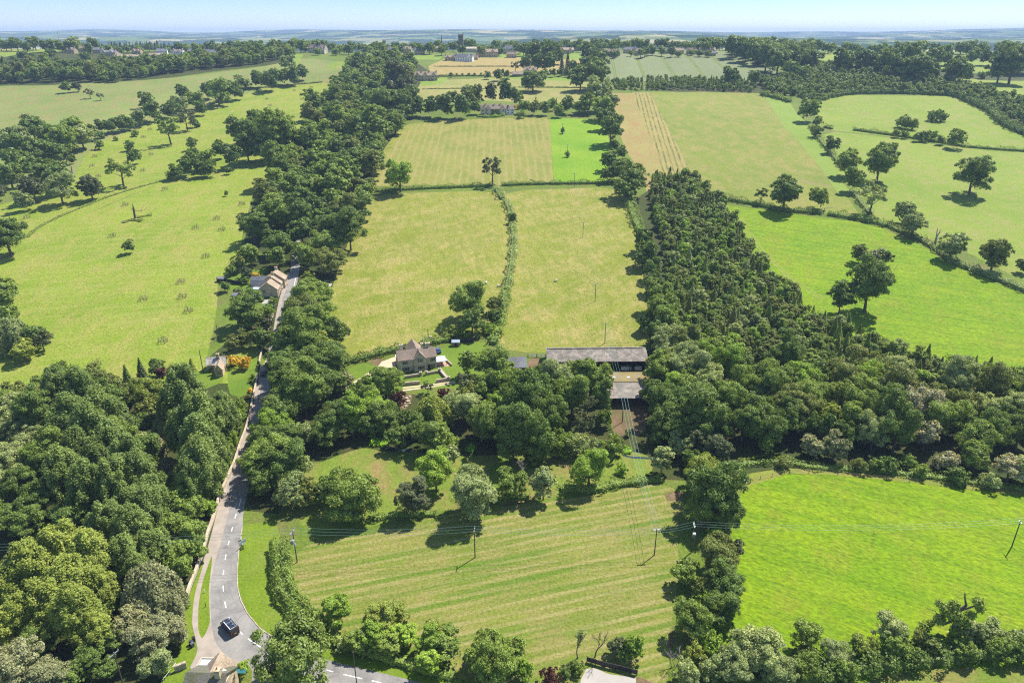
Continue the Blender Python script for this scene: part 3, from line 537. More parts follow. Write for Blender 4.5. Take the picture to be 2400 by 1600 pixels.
def crown_pts(kind, seed, ncard):
    """points and facing of leaf sprays for a crown of width 1, height h (per kind). returns P, Nn, size, height, clump centres"""
    r = np.random.default_rng(seed)
    if kind in ('round', 'wide', 'tall', 'poplar', 'bush', 'open'):
        H = dict(round=1.05, wide=.82, tall=1.6, poplar=1.9, bush=.8, open=1.15)[kind]
        base = dict(round=.10, wide=.10, tall=.10, poplar=.10, bush=0.0, open=.22)[kind] * H
        nc = dict(round=74, wide=86, tall=90, poplar=120, bush=44, open=44)[kind]
        zc = (H + base) / 2; hz = (H - base) / 2
        # big lobes first, clumps on the lobes
        nl = dict(round=6, wide=8, tall=7, poplar=8, bush=5, open=8)[kind]
        lobes = []
        for i in range(nl):
            a = i * 2.4 + r.uniform(-.5, .5); k = (i + .5) / nl
            zz = base + (H - base) * (.22 + .6 * k); env = math.sqrt(max(.05, 1 - ((zz - zc) / hz) ** 2))
            if kind == 'poplar': env = min(1.0, max(.25, (1.12 - k) * 1.1))
            rr = .25 * env; lr = r.uniform(.19, .26) * (.6 + .5 * env)
            if kind == 'poplar': rr = .19 * env; lr = r.uniform(.24, .31) * (.45 + .6 * env)
            if kind == 'open': rr = .33 * env; lr = r.uniform(.11, .17)
            lobes.append((rr * math.cos(a), rr * math.sin(a), zz, lr))
        if kind != 'open': lobes.append((0, 0, zc, .26))
        C = []
        tries = 0
        while len(C) < nc and tries < 4000:
            tries += 1
            lx, ly, lz, lr = lobes[r.integers(len(lobes))]
            d = r.normal(0, 1, 3); d /= np.linalg.norm(d)
            if d[2] < -.55 and kind != 'bush': continue
            p = np.array([lx, ly, lz]) + d * lr * np.array([1, 1, 1.15 if kind in ('tall', 'poplar') else .9])
            if p[2] < base * .9 or p[2] > H: continue
            if any(np.linalg.norm(p - q) < .052 for q in C): continue
            C.append(p)
        C = np.array(C); cr = r.uniform(.07, .125, len(C)) * (1.0 if kind != 'open' else .8)
        cen = np.array([0, 0, zc])
        wts = cr ** 2; idx = r.choice(len(C), ncard, p=wts / wts.sum())
        d = r.normal(0, 1, (ncard, 3)); d /= np.linalg.norm(d, axis=1)[:, None]
        out = (C - cen); out /= np.linalg.norm(out, axis=1)[:, None] + 1e-9
        flip = (d * out[idx]).sum(1) < -.25; d[flip] *= -1
        d[:, 2] = np.where((d[:, 2] < -.2), -d[:, 2], d[:, 2])
        rad = cr[idx] * (r.uniform(.55, 1.2, ncard) if kind != 'poplar' else r.uniform(.35, 1.35, ncard))
        sh = np.array([1, 1, .8]) if kind != 'poplar' else np.array([.72, .72, 1.9])
        P = C[idx] + d * rad[:, None] * sh
        if kind in ('poplar',): jit = .55
        Nn = d * .8 + out[idx] * .4 + np.array([0, 0, .35])
        # stray twigs breaking the outline
        ns = ncard // 14; si = r.integers(0, len(C), ns); dd = r.normal(0, 1, (ns, 3)); dd /= np.linalg.norm(dd, axis=1)[:, None]; dd[:, 2] = np.abs(dd[:, 2]) * .8
        P = np.vstack([P, C[si] + dd * cr[si][:, None] * r.uniform(1.0, 1.55, (ns, 1))]); Nn = np.vstack([Nn, dd])
        # leaves inside the lobes close the crown
        L_ = np.array(lobes); ni = int(ncard * (.22 if kind != 'open' else .08)); li = r.integers(0, len(L_), ni); di = r.normal(0, 1, (ni, 3)); di /= np.linalg.norm(di, axis=1)[:, None]
        P = np.vstack([P, L_[li, :3] + di * (L_[li, 3] * r.uniform(.35, .85, ni))[:, None]]); Nn = np.vstack([Nn, di])
        P[:, 2] = np.maximum(P[:, 2], 0.01)
        return P, Nn, H, lobes, base
    if kind == 'spire':       # conifers
        H = 1.9; k = r.uniform(0, 1, ncard) ** .62; z = H * (.06 + .94 * (1 - k)) ; tiers = 13
        ph = (z / H * tiers) % 1.0; R = .48 * (k * 1.0) * (1.05 - .42 * ph) + .01
        a = r.uniform(0, 6.283, ncard); lob = 1 + .16 * np.sin(a * 7 + np.floor(z / H * tiers) * 2.1)
        rad = R * lob * r.uniform(.72, 1.0, ncard)
        P = np.column_stack([rad * np.cos(a), rad * np.sin(a), z - rad * .25]); P[:, 2] = np.maximum(P[:, 2], .02)
        return P, np.column_stack([np.cos(a), np.sin(a), np.full(ncard, .9)]), H, [(0, 0, H * .45, .25)], .03
    if kind == 'weep':        # weeping willow: strands hanging from a dome
        H = 1.0; nst = max(40, ncard // 22); a = r.uniform(0, 6.283, nst); rr = np.sqrt(r.uniform(0, 1, nst)) * .46
        lob = 1 + .18 * np.sin(a * 5 + 1)
        x = rr * lob * np.cos(a); y = rr * lob * np.sin(a); top = H * np.sqrt(np.maximum(.04, 1 - (rr / .52) ** 2)) * r.uniform(.86, 1.0, nst)
        ln = r.uniform(.18, .5, nst); per = ncard // nst; u = r.uniform(0, 1, (nst, per))
        z = top[:, None] - ln[:, None] * u; fx = 1 + .06 * u
        P = np.column_stack([(x[:, None] * fx).ravel() + r.normal(0, .012, nst * per), (y[:, None] * fx).ravel() + r.normal(0, .012, nst * per), z.ravel()])
        P[:, 2] = np.maximum(P[:, 2], .02)
        nrm = np.column_stack([np.repeat(x, per), np.repeat(y, per), np.full(nst * per, .35)])
        nrm /= np.linalg.norm(nrm, axis=1)[:, None]
        return P, nrm, H, [(0, 0, .45, .28)], .0
ICO = None
def ico():
    global ICO
    if ICO is None:
        bm = bmesh.new(); bmesh.ops.create_icosphere(bm, subdivisions=2, radius=1.0); bm.verts.ensure_lookup_table()
        ICO = (np.array([v.co[:] for v in bm.verts]), [[v.index for v in f.verts] for f in bm.faces]); bm.free()
    return ICO
def crown_arrays(kind, seed, ncard, size):
    P, Nn, H, lobes, base = crown_pts(kind, seed, ncard)
    r = np.random.default_rng(seed + 99)
    V, Q = cards(P, Nn, size, r, aspect=2.2 if kind == 'weep' else 1.5)
    return V, Q, H, lobes, base
def trunk_mesh(kind, H, lobes, seed):
    r = random.Random(seed); mb = MB(); r0 = {'poplar': .022, 'tall': .028, 'spire': .022, 'bush': .018}.get(kind, .034)
    top = H * (.86 if kind in ('spire', 'poplar') else .55); lean = (r.uniform(-.02, .02), r.uniform(-.02, .02))
    mid = (lean[0], lean[1], top * .5)
    mb.tube((0, 0, -.06), (0, 0, .02), r0 * 1.6, r0 * 1.15, 8); mb.tube((0, 0, .02), mid, r0 * 1.15, r0 * .8, 8); mb.tube(mid, (lean[0] * 2, lean[1] * 2, top), r0 * .8, r0 * .3, 7)
    for (lx, ly, lz, lr) in lobes:
        z0 = min(top * .9, max(.1 * H, lz - r.uniform(.2, .35) * H * .6)); f = z0 / top
        s = (lean[0] * 2 * f, lean[1] * 2 * f, z0); m_ = ((s[0] + lx) * .5 + r.uniform(-.02, .02), (s[1] + ly) * .5, (z0 + lz) * .5 + .02)
        mb.tube(s, m_, r0 * .42, r0 * .3, 5); mb.tube(m_, (lx, ly, lz), r0 * .3, r0 * .12, 5)
        for q in range(2):
            e = (lx + r.uniform(-1, 1) * lr, ly + r.uniform(-1, 1) * lr, lz + r.uniform(.2, 1) * lr); mb.tube((lx, ly, lz), e, r0 * .14, r0 * .05, 4)
    me = bpy.data.meshes.new('trunk'); me.from_pydata(mb.v, [], mb.f); me.materials.append(BARK); return me
PROTO = {}
LOD = {-1: (15000, .027), 0: (7600, .040), 1: (3400, .058), 2: (1300, .085), 3: (420, .145)}
def proto(kind, var, lod):
    key = (kind, var, lod)
    if key not in PROTO:
        n, s = LOD[lod]
        mul = dict(poplar=1.5, tall=1.3, spire=1.1, bush=.75, open=.62, weep=1.5, wide=1.1).get(kind, 1)
        V, Q, H, lobes, base = crown_arrays(kind, 1000 + var * 17 + hash_(kind), int(n * mul), s * (.8 if kind == 'spire' else 1) * (.9 if kind == 'open' else 1))
        me = fast_mesh('crown', V, Q); me.materials.append(LM['mid'])
        PROTO[key] = (me, trunk_mesh(kind, H, lobes, var), H, V, Q)
    return PROTO[key]
def hash_(s): return sum(ord(ch) * (i + 3) for i, ch in enumerate(s)) % 997
NVAR = dict(round=5, wide=4, tall=4, poplar=4, bush=4, open=3, spire=2, weep=2)
KH = dict(round=1.05, wide=.82, tall=1.6, poplar=1.9, bush=.8, open=1.15, spire=1.9, weep=1.0)
TREES = []   # placed crowns: dict
def place_tree(X, Y, wm, kind, mat, name, label, cat, group, hs=1.0):
    TREES.append(dict(x=X, y=Y, w=wm, kind=kind, mat=mat, name=name, label=label, cat=cat, group=group, hs=hs))
def crown_spot(ppx, ppy, wpx, kind, hs=1.0):
    """tree whose crown is seen centred on a photo point with the given photo width"""
    d = ray(ppx, ppy); H = KH[kind] * hs
    ts = np.concatenate([np.arange(80, 500, 1.0), np.arange(500, 1700, 3.0)])
    P = d[None, :] * ts[:, None]; z = CAM_H + P[:, 2]; wm = wpx * ts / F
    g = z - .52 * H * wm - zt(P[:, 0], P[:, 1]); idx = np.where(g < 0)[0]
    k = idx[0] if len(idx) else int(np.argmin(g / ts))
    return float(P[k, 0]), float(P[k, 1]), float(wm[k])
SHAPE_WORD = dict(round='round tree', wide='spreading tree', tall='narrow tree', poplar='tall poplar', bush='bush', open='open-branched tree', spire='conifer', weep='willow')
COL_WORD = dict(dark='dark green', mid='mid green', fresh='bright green', olive='olive green', pale='pale grey-green', silver='silvery grey', cream='cream-tinged', lime='yellow-green', gold='golden', conifer='blackish green', copper='purple-leaved', brown='brownish green', reed='bright green', poplar='glossy green')
NAME_OF = dict(round='broadleaf_tree', wide='broadleaf_tree', tall='broadleaf_tree', poplar='poplar_tree', bush='bush', open='open_tree', spire='conifer', weep='willow_tree')
CAT_OF = dict(round='tree', wide='tree', tall='tree', poplar='poplar', bush='bush', open='tree', spire='conifer', weep='willow')
ORD = ['', 'second', 'third', 'fourth', 'fifth', 'sixth', 'seventh', 'eighth', 'ninth', 'tenth', 'eleventh', 'twelfth']
def ordw(i, n):
    if i == 0: return 'leftmost'
    if i == n - 1: return 'rightmost'
    if i < 12: return ORD[i] + ' from the left'
    s = i + 1; return f"{s}{'th' if 10 <= s % 100 <= 20 else {1: 'st', 2: 'nd', 3: 'rd'}.get(s % 10, 'th')} from the left"
_road = [px('G', *q) for q in ((2095, 120), (2090, 180), (2075, 240), (2065, 300), (2055, 360), (2045, 420), (2030, 480), (2010, 540), (1985, 590), (1968, 650), (1945, 720), (1905, 800), (1885, 880), (1868, 950), (1850, 1010), (1830, 1080), (1810, 1150), (1800, 1220), (1790, 1290), (1800, 1370))] + [px('D', *q) for q in ((2040, 700), (2015, 740), (1995, 790), (1975, 840), (1955, 900), (1935, 960), (1915, 1020), (1905, 1090), (1830, 1300), (1825, 1350))] + [px('K', *q) for q in ((1800, 150), (1780, 300), (1740, 450), (1600, 600), (1560, 800), (1540, 1000), (1560, 1150))]
_rects = [('R', 330, 440, 1370, 900), ('R', 1400, 620, 1740, 880), ('I', 1240, 140, 1480, 860), ('I', 690, 150, 1540, 220), ('Q', 1080, 300, 1620, 900), ('V', 500, 500, 1000, 800), ('R', 540, 1080, 930, 1300), ('R', 1250, 950, 1700, 1200), ('R', 1500, 300, 2000, 560), ('E', 1200, 1250, 1280, 1360), ('B', 960, 560, 1190, 600), ('W', 960, 580, 1250, 650), ('U', 300, 900, 1150, 1400)]
CLEAR = [(x_ + d_, y_) for x_, y_ in _road for d_ in (-9, 0, 9)]; NROAD = len(CLEAR)
for (r_, xa, ya, xb, yb) in _rects:
    for i in range(5):
        for j in range(4): CLEAR.append(px(r_, xa + (xb - xa) * i / 4, ya + (yb - ya) * j / 3))
CLEAR = np.array(CLEAR)
def nudge(X, Y, wm, kind, hs, slack=.96):
    """moves a tree sideways until it stands clear of the lane and the houses that the photo shows open"""
    for it in range(28):
        z = float(zt(X, Y)); H = KH[kind] * hs * wm; a, yb_, t = proj(X, Y, z + .08 * H); a2, yt_, t2 = proj(X, Y, z + H)
        hw = wm * F / t * .5 * slack; cy = (yb_ + yt_) / 2; hh = (yb_ - yt_) / 2 * slack + wm * F / t * .14
        hw = np.where(np.arange(len(CLEAR)) < NROAD, hw * 1.12, hw); e = ((CLEAR[:, 0] - a) / hw) ** 2 + ((CLEAR[:, 1] - cy) / hh) ** 2; k = np.where(e < 1)[0]
        if len(k) == 0: return X, Y, True
        m = CLEAR[k].mean(0); X += (1 if a > m[0] else -1) * wm * .07
    return X, Y, False
def TG(where, spec, mat='mid', kind='round', group=None, hs=1.0):
    """trees of one look in one place: spec 'G x y w [mat] [kind], ...'; labelled by look, place and order from the left"""
    its = []
    for seg in spec.split(';'):
        seg = seg.strip()
        if not seg: continue
        r, rest = seg[0], seg[1:]
        for q in rest.split(','):
            q = q.split()
            if not q: continue
            x, y, wd = float(q[0]), float(q[1]), float(q[2]); mt, kd, h = mat, kind, hs
            for o in q[3:]:
                if o in LM: mt = o
                elif o in KH: kd = o
                else: h = float(o)
            a = px(r, x, y); its.append((a[0], a[1], wd * REG[r][2], mt, kd, h))
    its.sort(key=lambda q: (q[4], q[3], q[0]))
    cnt = {}
    for q in its: cnt[(q[3], q[4])] = cnt.get((q[3], q[4]), 0) + 1
    seen = {}
    for a, b, wd, mt, kd, h in its:
        n = cnt[(mt, kd)]; i = seen.get((mt, kd), 0); seen[(mt, kd)] = i + 1
        sz = ''
        lab = f"{COL_WORD[mt]} {SHAPE_WORD[kd]} {where}"
        if n > 1: lab += f", {ordw(i, n)}"
        X, Y, wm = crown_spot(a, b, wd, kd, h); X0 = X
        X, Y, _ok = nudge(X, Y, wm, kd, h)
        if not _ok: X, Y, _ok = nudge(X0, Y, wm * .7, kd, h); wm *= .7
        if not _ok: X, Y, _ok = nudge(X0, Y, wm * .7, kd, h); wm *= .7
        if not _ok: continue
        place_tree(X, Y, wm, kd, mt, NAME_OF[kd], lab, CAT_OF[kd], (group or f"{SHAPE_WORD[kd]}s {where}") if n > 1 else None, h)
def scatter(where, poly_spec, spacing, wr, mats, kinds, group, name=None, cat=None, limit=None, avoid=True, hs=1.0, exclude=None):
    """wood: crowns of width wr (lo, hi) set out at about spacing metres inside the outline"""
    P = world(poly_spec); A = np.array(P); lo = A.min(0); hi = A.max(0); pts_ = []
    cell = spacing; occ = {}
    n = int((hi[0] - lo[0]) * (hi[1] - lo[1]) / (spacing ** 2) * 9)
    C = np.column_stack([RNG.uniform(lo[0], hi[0], n), RNG.uniform(lo[1], hi[1], n)]); ok = inside(P, C[:, 0], C[:, 1])
    for q in C[ok]:
        k = (int(q[0] // cell), int(q[1] // cell)); bad = False
        for dx in (-1, 0, 1):
            for dy in (-1, 0, 1):
                for p in occ.get((k[0] + dx, k[1] + dy), ()):
                    if (p[0] - q[0]) ** 2 + (p[1] - q[1]) ** 2 < spacing ** 2: bad = True
        if bad: continue
        if avoid and any((t_['x'] - q[0]) ** 2 + (t_['y'] - q[1]) ** 2 < (max(.33 * t_['w'], spacing * .55)) ** 2 for t_ in TREES): continue
        occ.setdefault(k, []).append(q); pts_.append(q)
    pts_.sort(key=lambda q: q[0] / max(60, q[1]))
    out = []
    for q in pts_:
        kd = random.choice(kinds); mt = random.choice(mats); wm = random.uniform(*wr)
        nx_, ny_, _ok = nudge(q[0], q[1], wm, kd, hs)
        if not _ok or abs(nx_ - q[0]) > 7: continue
        out.append((nx_, ny_, wm, kd, mt))
    tot = {}
    for o in out: tot[(o[3], o[4])] = tot.get((o[3], o[4]), 0) + 1
    seen = {}
    for X, Y, wm, kd, mt in out:
        i = seen.get((kd, mt), 0); seen[(kd, mt)] = i + 1
        lab = f"{COL_WORD[mt]} {SHAPE_WORD[kd]} {where}, {ordw(i, tot[(kd, mt)])}"
        place_tree(float(X), float(Y), wm, kd, mt, name or NAME_OF[kd], lab, cat or CAT_OF[kd], group, hs)
    return len(out)
def proj(x, y, z):
    d = np.array([x, y, z - CAM_H]); t = d[1] * CP - d[2] * SP
    return 1200 + F * d[0] / t, 800 - F * (d[1] * SP + d[2] * CP) / t, t
def build_trees():
    """every crown in the list becomes a tree of its own; the smallest of a crowded kind join one far wood"""
    vis = []
    for t_ in TREES:
        z = float(zt(t_['x'], t_['y'])); a, b, dpt = proj(t_['x'], t_['y'], z + t_['w'] * .5); t_['z'] = z; t_['d'] = dpt; t_['px'] = t_['w'] * F / dpt
        # keep what stands in or just outside the frame
        if a < -260 or a > 2660 or b > 1900 or dpt < 50: continue
        vis.append(t_)
    bykind = {}
    for t_ in vis: bykind.setdefault(t_['name'], []).append(t_)
    stuff = []
    n_ind = 0
    for nm, L_ in bykind.items():
        L_.sort(key=lambda q: -q['px']); cap = 290
        stuff += L_[cap:]
        for t_ in L_[:cap]:
            n_ind += 1
            lod = -1 if t_['px'] > 72 else 0 if t_['px'] > 62 else (1 if t_['px'] > 30 else (2 if t_['px'] > 13 else 3))
            var = random.randrange(NVAR[t_['kind']]); me, tm, H, _, _ = proto(t_['kind'], var, lod)
            e = thing(t_['name'], t_['label'], t_['cat'], (t_['x'], t_['y'], t_['z'] - .05), random.uniform(0, 6.28), t_['group'])
            w_ = t_['w']; s = (w_ * random.uniform(.94, 1.08), w_ * random.uniform(.94, 1.08), w_ * t_['hs'] * random.uniform(.93, 1.08))
            if t_['kind'] != 'bush':
                tr = bpy.data.objects.new('trunk', tm); COL.objects.link(tr); tr.parent = e; tr.scale = s
            cr = bpy.data.objects.new('crown', me); COL.objects.link(cr); cr.parent = e; cr.scale = s
            cr.material_slots[0].link = 'OBJECT'; cr.material_slots[0].material = LM[t_['mat']]
    groups = {}
    for t_ in stuff: groups.setdefault(t_['mat'], []).append(t_)
    Vs, Qs, mi, b = [], [], [], 0; mats = sorted(groups)
    for k, mt in enumerate(mats):
        for t_ in groups[mt]:
            lod = 2 if t_['px'] > 24 else 3
            _, _, H, V, Q = proto(t_['kind'], random.randrange(NVAR[t_['kind']]), lod); a = random.uniform(0, 6.28); ca, sa = math.cos(a), math.sin(a)
            R = V @ np.array([[ca, sa, 0], [-sa, ca, 0], [0, 0, 1]]) * t_['w'] * np.array([1, 1, t_['hs']]) + np.array([t_['x'], t_['y'], t_['z']])
            Vs.append(R); Qs.append(Q + b); b += len(V); mi += [k] * len(Q)
    if Vs:
        me = fast_mesh('far_wood', np.vstack(Vs), np.vstack(Qs)); 
        for mt in mats: me.materials.append(LM[mt])
        me.polygons.foreach_set('material_index', np.array(mi, np.int32)); o = link_mesh('far_wood', me); o['kind'] = 'stuff'
        o['label'] = 'the smaller and farther trees of the crowded woods'
    print('trees', len(vis), 'individual', n_ind, 'in far wood', len(stuff), {k: len(v) for k, v in bykind.items()})
# ------------------------------------------------------------------ hedges
def hedge(spec, wm, hm, mat, label, dens=16, size=.42, name='hedge', cat='hedge', group=None, rag=.42, seed=0):
    L_ = [np.array(p) for p in world(spec)]; r = np.random.default_rng(seed + len(label)); P, Nn = [], []
    for a, b in zip(L_, L_[1:]):
        ln = np.linalg.norm(b - a); n = int(ln * (wm + 2 * hm) * dens / 3); d = (b - a) / max(ln, 1e-6); nn = np.array([-d[1], d[0]])
        s = r.uniform(-.02, 1.02, n); th = r.uniform(0, math.pi, n)
        wv = 1 + rag * np.sin((a[0] * .3 + s * ln) / 3.1) * .6 + rag * np.sin(s * ln / 1.3 + 2) * .5
        hx = np.cos(th); hz = np.sin(th) ** .55
        off = np.sign(hx) * np.abs(hx) ** .6 * wm / 2 * wv * r.uniform(.85, 1.05, n); z = hz * hm * wv * r.uniform(.78, 1.05, n)
        xy = a[None, :] + s[:, None] * (b - a)[None, :] + off[:, None] * nn[None, :]
        P.append(np.column_stack([xy, zt(xy[:, 0], xy[:, 1]) + np.maximum(z, .02)])); Nn.append(np.column_stack([nn[0] * hx, nn[1] * hx, hz + .2]))
    P = np.vstack(P); Nn = np.vstack(Nn); o0 = P.mean(0); o0[2] = float(zt(o0[0], o0[1]))
    V, Q = cards(P - o0, Nn, size, r, 1.4)
    # a dense inner body so that nothing shows through
    me = fast_mesh(name, V, Q); me.materials.append(LM[mat])
    o = link_mesh(name, me); o.location = o0; tag(o, label, cat, group)
    mb = MB()
    for a, b in zip(L_, L_[1:]):
        d = (b - a) / max(np.linalg.norm(b - a), 1e-6); nn = np.array([-d[1], d[0]]) * wm * .25
        k = max(1, int(np.linalg.norm(b - a) / 15))
        for i in range(k):
            p, q = a + (b - a) * i / k, a + (b - a) * (i + 1) / k
            c4 = [p - nn, q - nn, q + nn, p + nn]; zb = [float(zt(*v)) for v in c4]
            lo = [(v[0] - o0[0], v[1] - o0[1], z_ - .3 - o0[2]) for v, z_ in zip(c4, zb)]; hi = [(v[0] - o0[0], v[1] - o0[1], z_ + hm * .5 - o0[2]) for v, z_ in zip(c4, zb)]
            mb.add(lo + hi, [(0, 1, 2, 3), (7, 6, 5, 4), (0, 4, 5, 1), (1, 5, 6, 2), (2, 6, 7, 3), (3, 7, 4, 0)])
    core = mb.build('hedge_stems', LM['dark'], o)
    return o
# ================================================================== TREES
# --- left: poplars and willows west of the road
TG('in the poplar stand beside the road', 'G 1560 420 366, 1400 500 317, 1740 480 366, 1840 640 292, 1600 660 390, 1440 740 317, 1720 840 390, 1850 860 244, 1580 980 366, 1730 1060 292, 1500 1120 268', 'poplar', 'poplar', hs=.85)
TG('in the big grove left of the road', 'G 490 420 280, 640 460 317, 780 560 317, 900 660 317, 560 640 366, 720 740 366, 880 860 366, 1010 980 366, 620 900 292, 480 760 292, 1100 1110 341, 920 1150 366, 1200 1260 317, 700 1180 366, 520 1080 366, 1040 1320 317, 780 980 341', 'poplar', 'poplar', hs=.85)
TG('at the left edge beside the grove', 'G 150 570 300, 60 720 260, 220 780 260, 100 920 260, 60 1120 260, 300 940 240 mid', 'pale', 'round')
TG('at the near park edge', 'G 110 400 150 olive, 240 430 210 olive, 740 270 170 olive, 860 350 190 olive, 960 450 180 olive, 1190 450 280 lime, 1010 330 170 dark spire, 1120 270 170 conifer spire, 1030 420 150 dark, 1240 215 130 dark, 1275 262 85 copper tall, 340 350 150 mid, 1160 560 200 olive, 330 560 260 dark', 'olive', 'round')
TG('between the poplars', 'G 1180 840 240, 1290 680 190 pale, 1110 800 200 pale, 1320 980 170 silver', 'silver', 'weep')
TG('between the poplars and the road wall', 'G 1890 500 120, 1880 580 110 fresh, 1850 660 120, 1830 760 120 fresh, 1800 850 110, 1775 940 110 fresh, 1740 1060 120, 1700 1180 120', 'mid', 'bush', hs=1.3)
TG('in the shaded gap of the grove', 'G 1110 680 180, 390 840 240, 300 1300 300, 560 1400 300, 200 1450 280, 800 1420 260, 1330 1120 200, 1600 1240 160, 60 1380 260', 'dark', 'round')
TG('in the tall clump at lower left', 'K 480 480 439, 720 560 414, 250 640 414, 90 760 366, 560 740 439, 790 760 317, 400 900 414, 600 1000 439, 180 980 366, 740 1100 292, 60 1080 317', 'lime', 'poplar', hs=.72)
TG('beside the road wall', 'K 880 270 366, 1040 340 366, 780 320 292, 1160 190 341, 1000 520 341, 1200 440 317, 1080 640 268', 'poplar', 'poplar', hs=.75)
TG('against the roadside wall', 'K 1420 60 240, 1500 150 220, 1500 330 240, 1380 480 240, 1540 470 170, 1340 260 240, 1420 610 200, 1640 130 130 fresh', 'mid', 'round')
TG('by the roadside footpath', 'K 1180 760 430, 1330 860 260, 1120 930 300', 'cream', 'weep', hs=1.0)
TG('below the cream willow', 'K 1200 1130 330, 1040 1080 240, 1370 1130 220, 1240 1400 230 pale', 'cream', 'round')
TG('in the bottom left corner', 'K 130 1400 420, 400 1470 300, -60 1460 300', 'cream', 'round')
TG('in the dark hollow behind the willow', 'K 840 940 200, 880 1200 180, 700 1350 240, 560 1480 200, 300 1200 260, 860 1420 180', 'dark', 'round')
TG('beside the stone house at the bend', 'L 835 1165 480', 'poplar', 'wide', hs=1.15)
TG('by the house gable', 'L 500 1225 105', 'fresh', 'bush')
# --- the belt east of the lane, near part
TG('in the belt beside the lane', 'H 60 60 170, 240 130 260, 430 70 260, 560 40 220, 240 260 240, 420 270 260, 590 300 330, 250 430 250 fresh, 400 370 200, 560 480 300, 700 420 200, 200 660 380, 150 820 330 fresh, 400 880 200 pale, 60 960 300, 230 1130 400, 400 1180 180 pale, 300 1400 260 pale, 60 1300 260, 480 1430 200 olive, 80 640 260 brown', 'dark', 'round', hs=1.1)
TG('above the stream west of the lawn', 'H 680 770 350 dark, 820 730 260 fresh tall, 640 860 280 dark, 950 560 260 mid, 1150 440 290 mid, 1040 650 280 fresh, 1140 740 270 dark, 790 440 150 silver, 1240 580 130 copper, 1000 780 240 dark', 'dark', 'round')
TG('over the lane belt roof', 'H 660 160 200', 'lime', 'round')
TG('around the manor garden track', 'H 1500 455 150 brown open, 1640 525 110 copper bush, 1850 470 190 brown', 'brown', 'round')
TG('leaning over the stream', 'H 1540 700 320 lime weep, 1390 800 220 dark, 1230 930 200 dark, 1510 900 300 dark, 1620 970 260 mid, 1700 1090 190 pale', 'dark', 'round')
TG('standing alone in the stream paddock', 'H 1570 1200 310', 'fresh', 'tall', hs=.85)
TG('along the bank above the mown meadow', 'H 840 1430 480 mid wide, 600 1380 200 dark, 1370 1450 280 brown tall .8, 1900 1410 440 pale; I 360 1330 260 mid, 650 1330 230 pale tall .85', 'mid', 'round', hs=1.1)
TG('beside the power line above the meadow', 'I 1050 1200 330', 'fresh', 'round', hs=1.15)
TG('south of the manor lawn', 'H 1840 260 160 tall, 2050 270 300, 1990 520 260, 1820 650 300 pale, 2000 780 300, 2150 640 260 fresh, 1880 560 200 olive', 'mid', 'round')
TG('in front of the long barn', 'I 330 330 200, 480 430 240, 300 470 260, 420 640 340 dark, 600 620 380 dark, 250 820 300 dark, 500 880 380 dark, 700 780 300 dark, 700 430 300 pale, 860 310 280 pale, 1000 330 300 mid, 1120 410 250, 900 550 300, 1160 570 180 dark tall, 1000 820 200 brown open, 1180 760 130, 380 960 300 dark, 640 980 260 dark, 770 600 220', 'mid', 'round', hs=1.35)
TG('by the stream below the barns', 'I 780 960 240, 950 990 220 pale, 1080 1000 170 pale, 1250 990 200, 1380 860 120 dark bush, 1330 1200 110 fresh bush, 560 1060 200 dark', 'mid', 'bush', hs=1.3)
TG('right of the mossy barn', 'I 1720 110 250 pale, 1800 240 300 pale, 1620 340 260 mid, 1960 330 320 pale, 1830 470 270 fresh, 2100 260 280 fresh, 1700 600 310 dark, 1860 680 320 dark, 2040 600 300 mid, 1740 800 280 dark, 1600 520 200 dark, 1880 880 240 dark', 'mid', 'round', hs=1.15)
TG('at the foot of the wood by the wires', 'I 1690 1110 180 pale tall, 1830 1010 200 pale, 2000 960 200 brown open, 2150 1010 220 brown, 1640 930 130 dark, 1950 1120 180 dark', 'pale', 'round')
# --- the wood across the right
TG('in the wood above the near pasture', 'J 60 150 220 pale, 300 170 240 fresh, 180 330 250 pale, 60 400 240 mid, 310 420 260 mid, 430 300 220 mid, 560 240 200, 680 430 250 olive, 620 350 240, 820 270 230 fresh, 850 410 230, 1100 260 240 olive, 1050 400 200 lime, 1000 520 150 lime, 1250 270 220 fresh, 1320 370 200, 1180 540 200, 1320 630 220 pale, 1480 620 260 dark, 1680 650 180 silver, 950 600 180 dark, 1120 640 160 dark, 1860 530 220, 1900 430 200 olive, 2100 470 220 pale, 2240 470 240 pale, 2300 360 200, 2160 620 220 dark, 2330 620 220 dark, 2030 610 180 dark, 420 560 230 dark, 560 500 230 dark, 700 560 220 dark, 240 560 220 dark', 'mid', 'round', hs=1.2)
TG('in the wood above the near pasture', 'J 1600 460 300', 'silver', 'wide', hs=1.2)
TG('on the wood edge by the pasture fence', 'J 900 720 150 cream, 1050 740 180 cream, 580 720 100 mid tall, 250 745 200 brown, 110 700 170 brown, 1820 830 170 silver bush, 2020 810 190 mid, 2260 880 200 silver, 2130 960 140 pale bush, 2380 900 200 pale', 'cream', 'round')
TG('low along the pasture track', 'J 1220 850 120 olive, 1340 850 130 dark, 1440 860 130 dark, 1560 830 120 mid, 1640 900 110 mid, 1900 930 150 dark, 700 840 100 olive', 'dark', 'bush')
TG('at the top of the tree column', 'J 160 900 260 lime, 230 1040 380 dark, 150 1170 240 mid, 300 1200 220 dark', 'dark', 'round', hs=1.1)
TG('in the tree column by the meadow', 'M 1930 330 150 fresh bush, 1960 520 330 olive, 2090 480 160 brown, 1700 660 200 mid, 2010 740 320 dark, 1840 780 180 olive, 1750 1050 290 mid, 2000 920 260 dark, 1980 1050 160 dark, 1880 870 170 fresh', 'mid', 'round')
TG('below the tree column', 'M 1780 1300 170 lime, 2090 1310 320 pale, 1720 1440 220 pale, 1890 1210 200 fresh, 1860 1400 200 pale, 2300 1250 300 pale', 'pale', 'bush', hs=1.2)
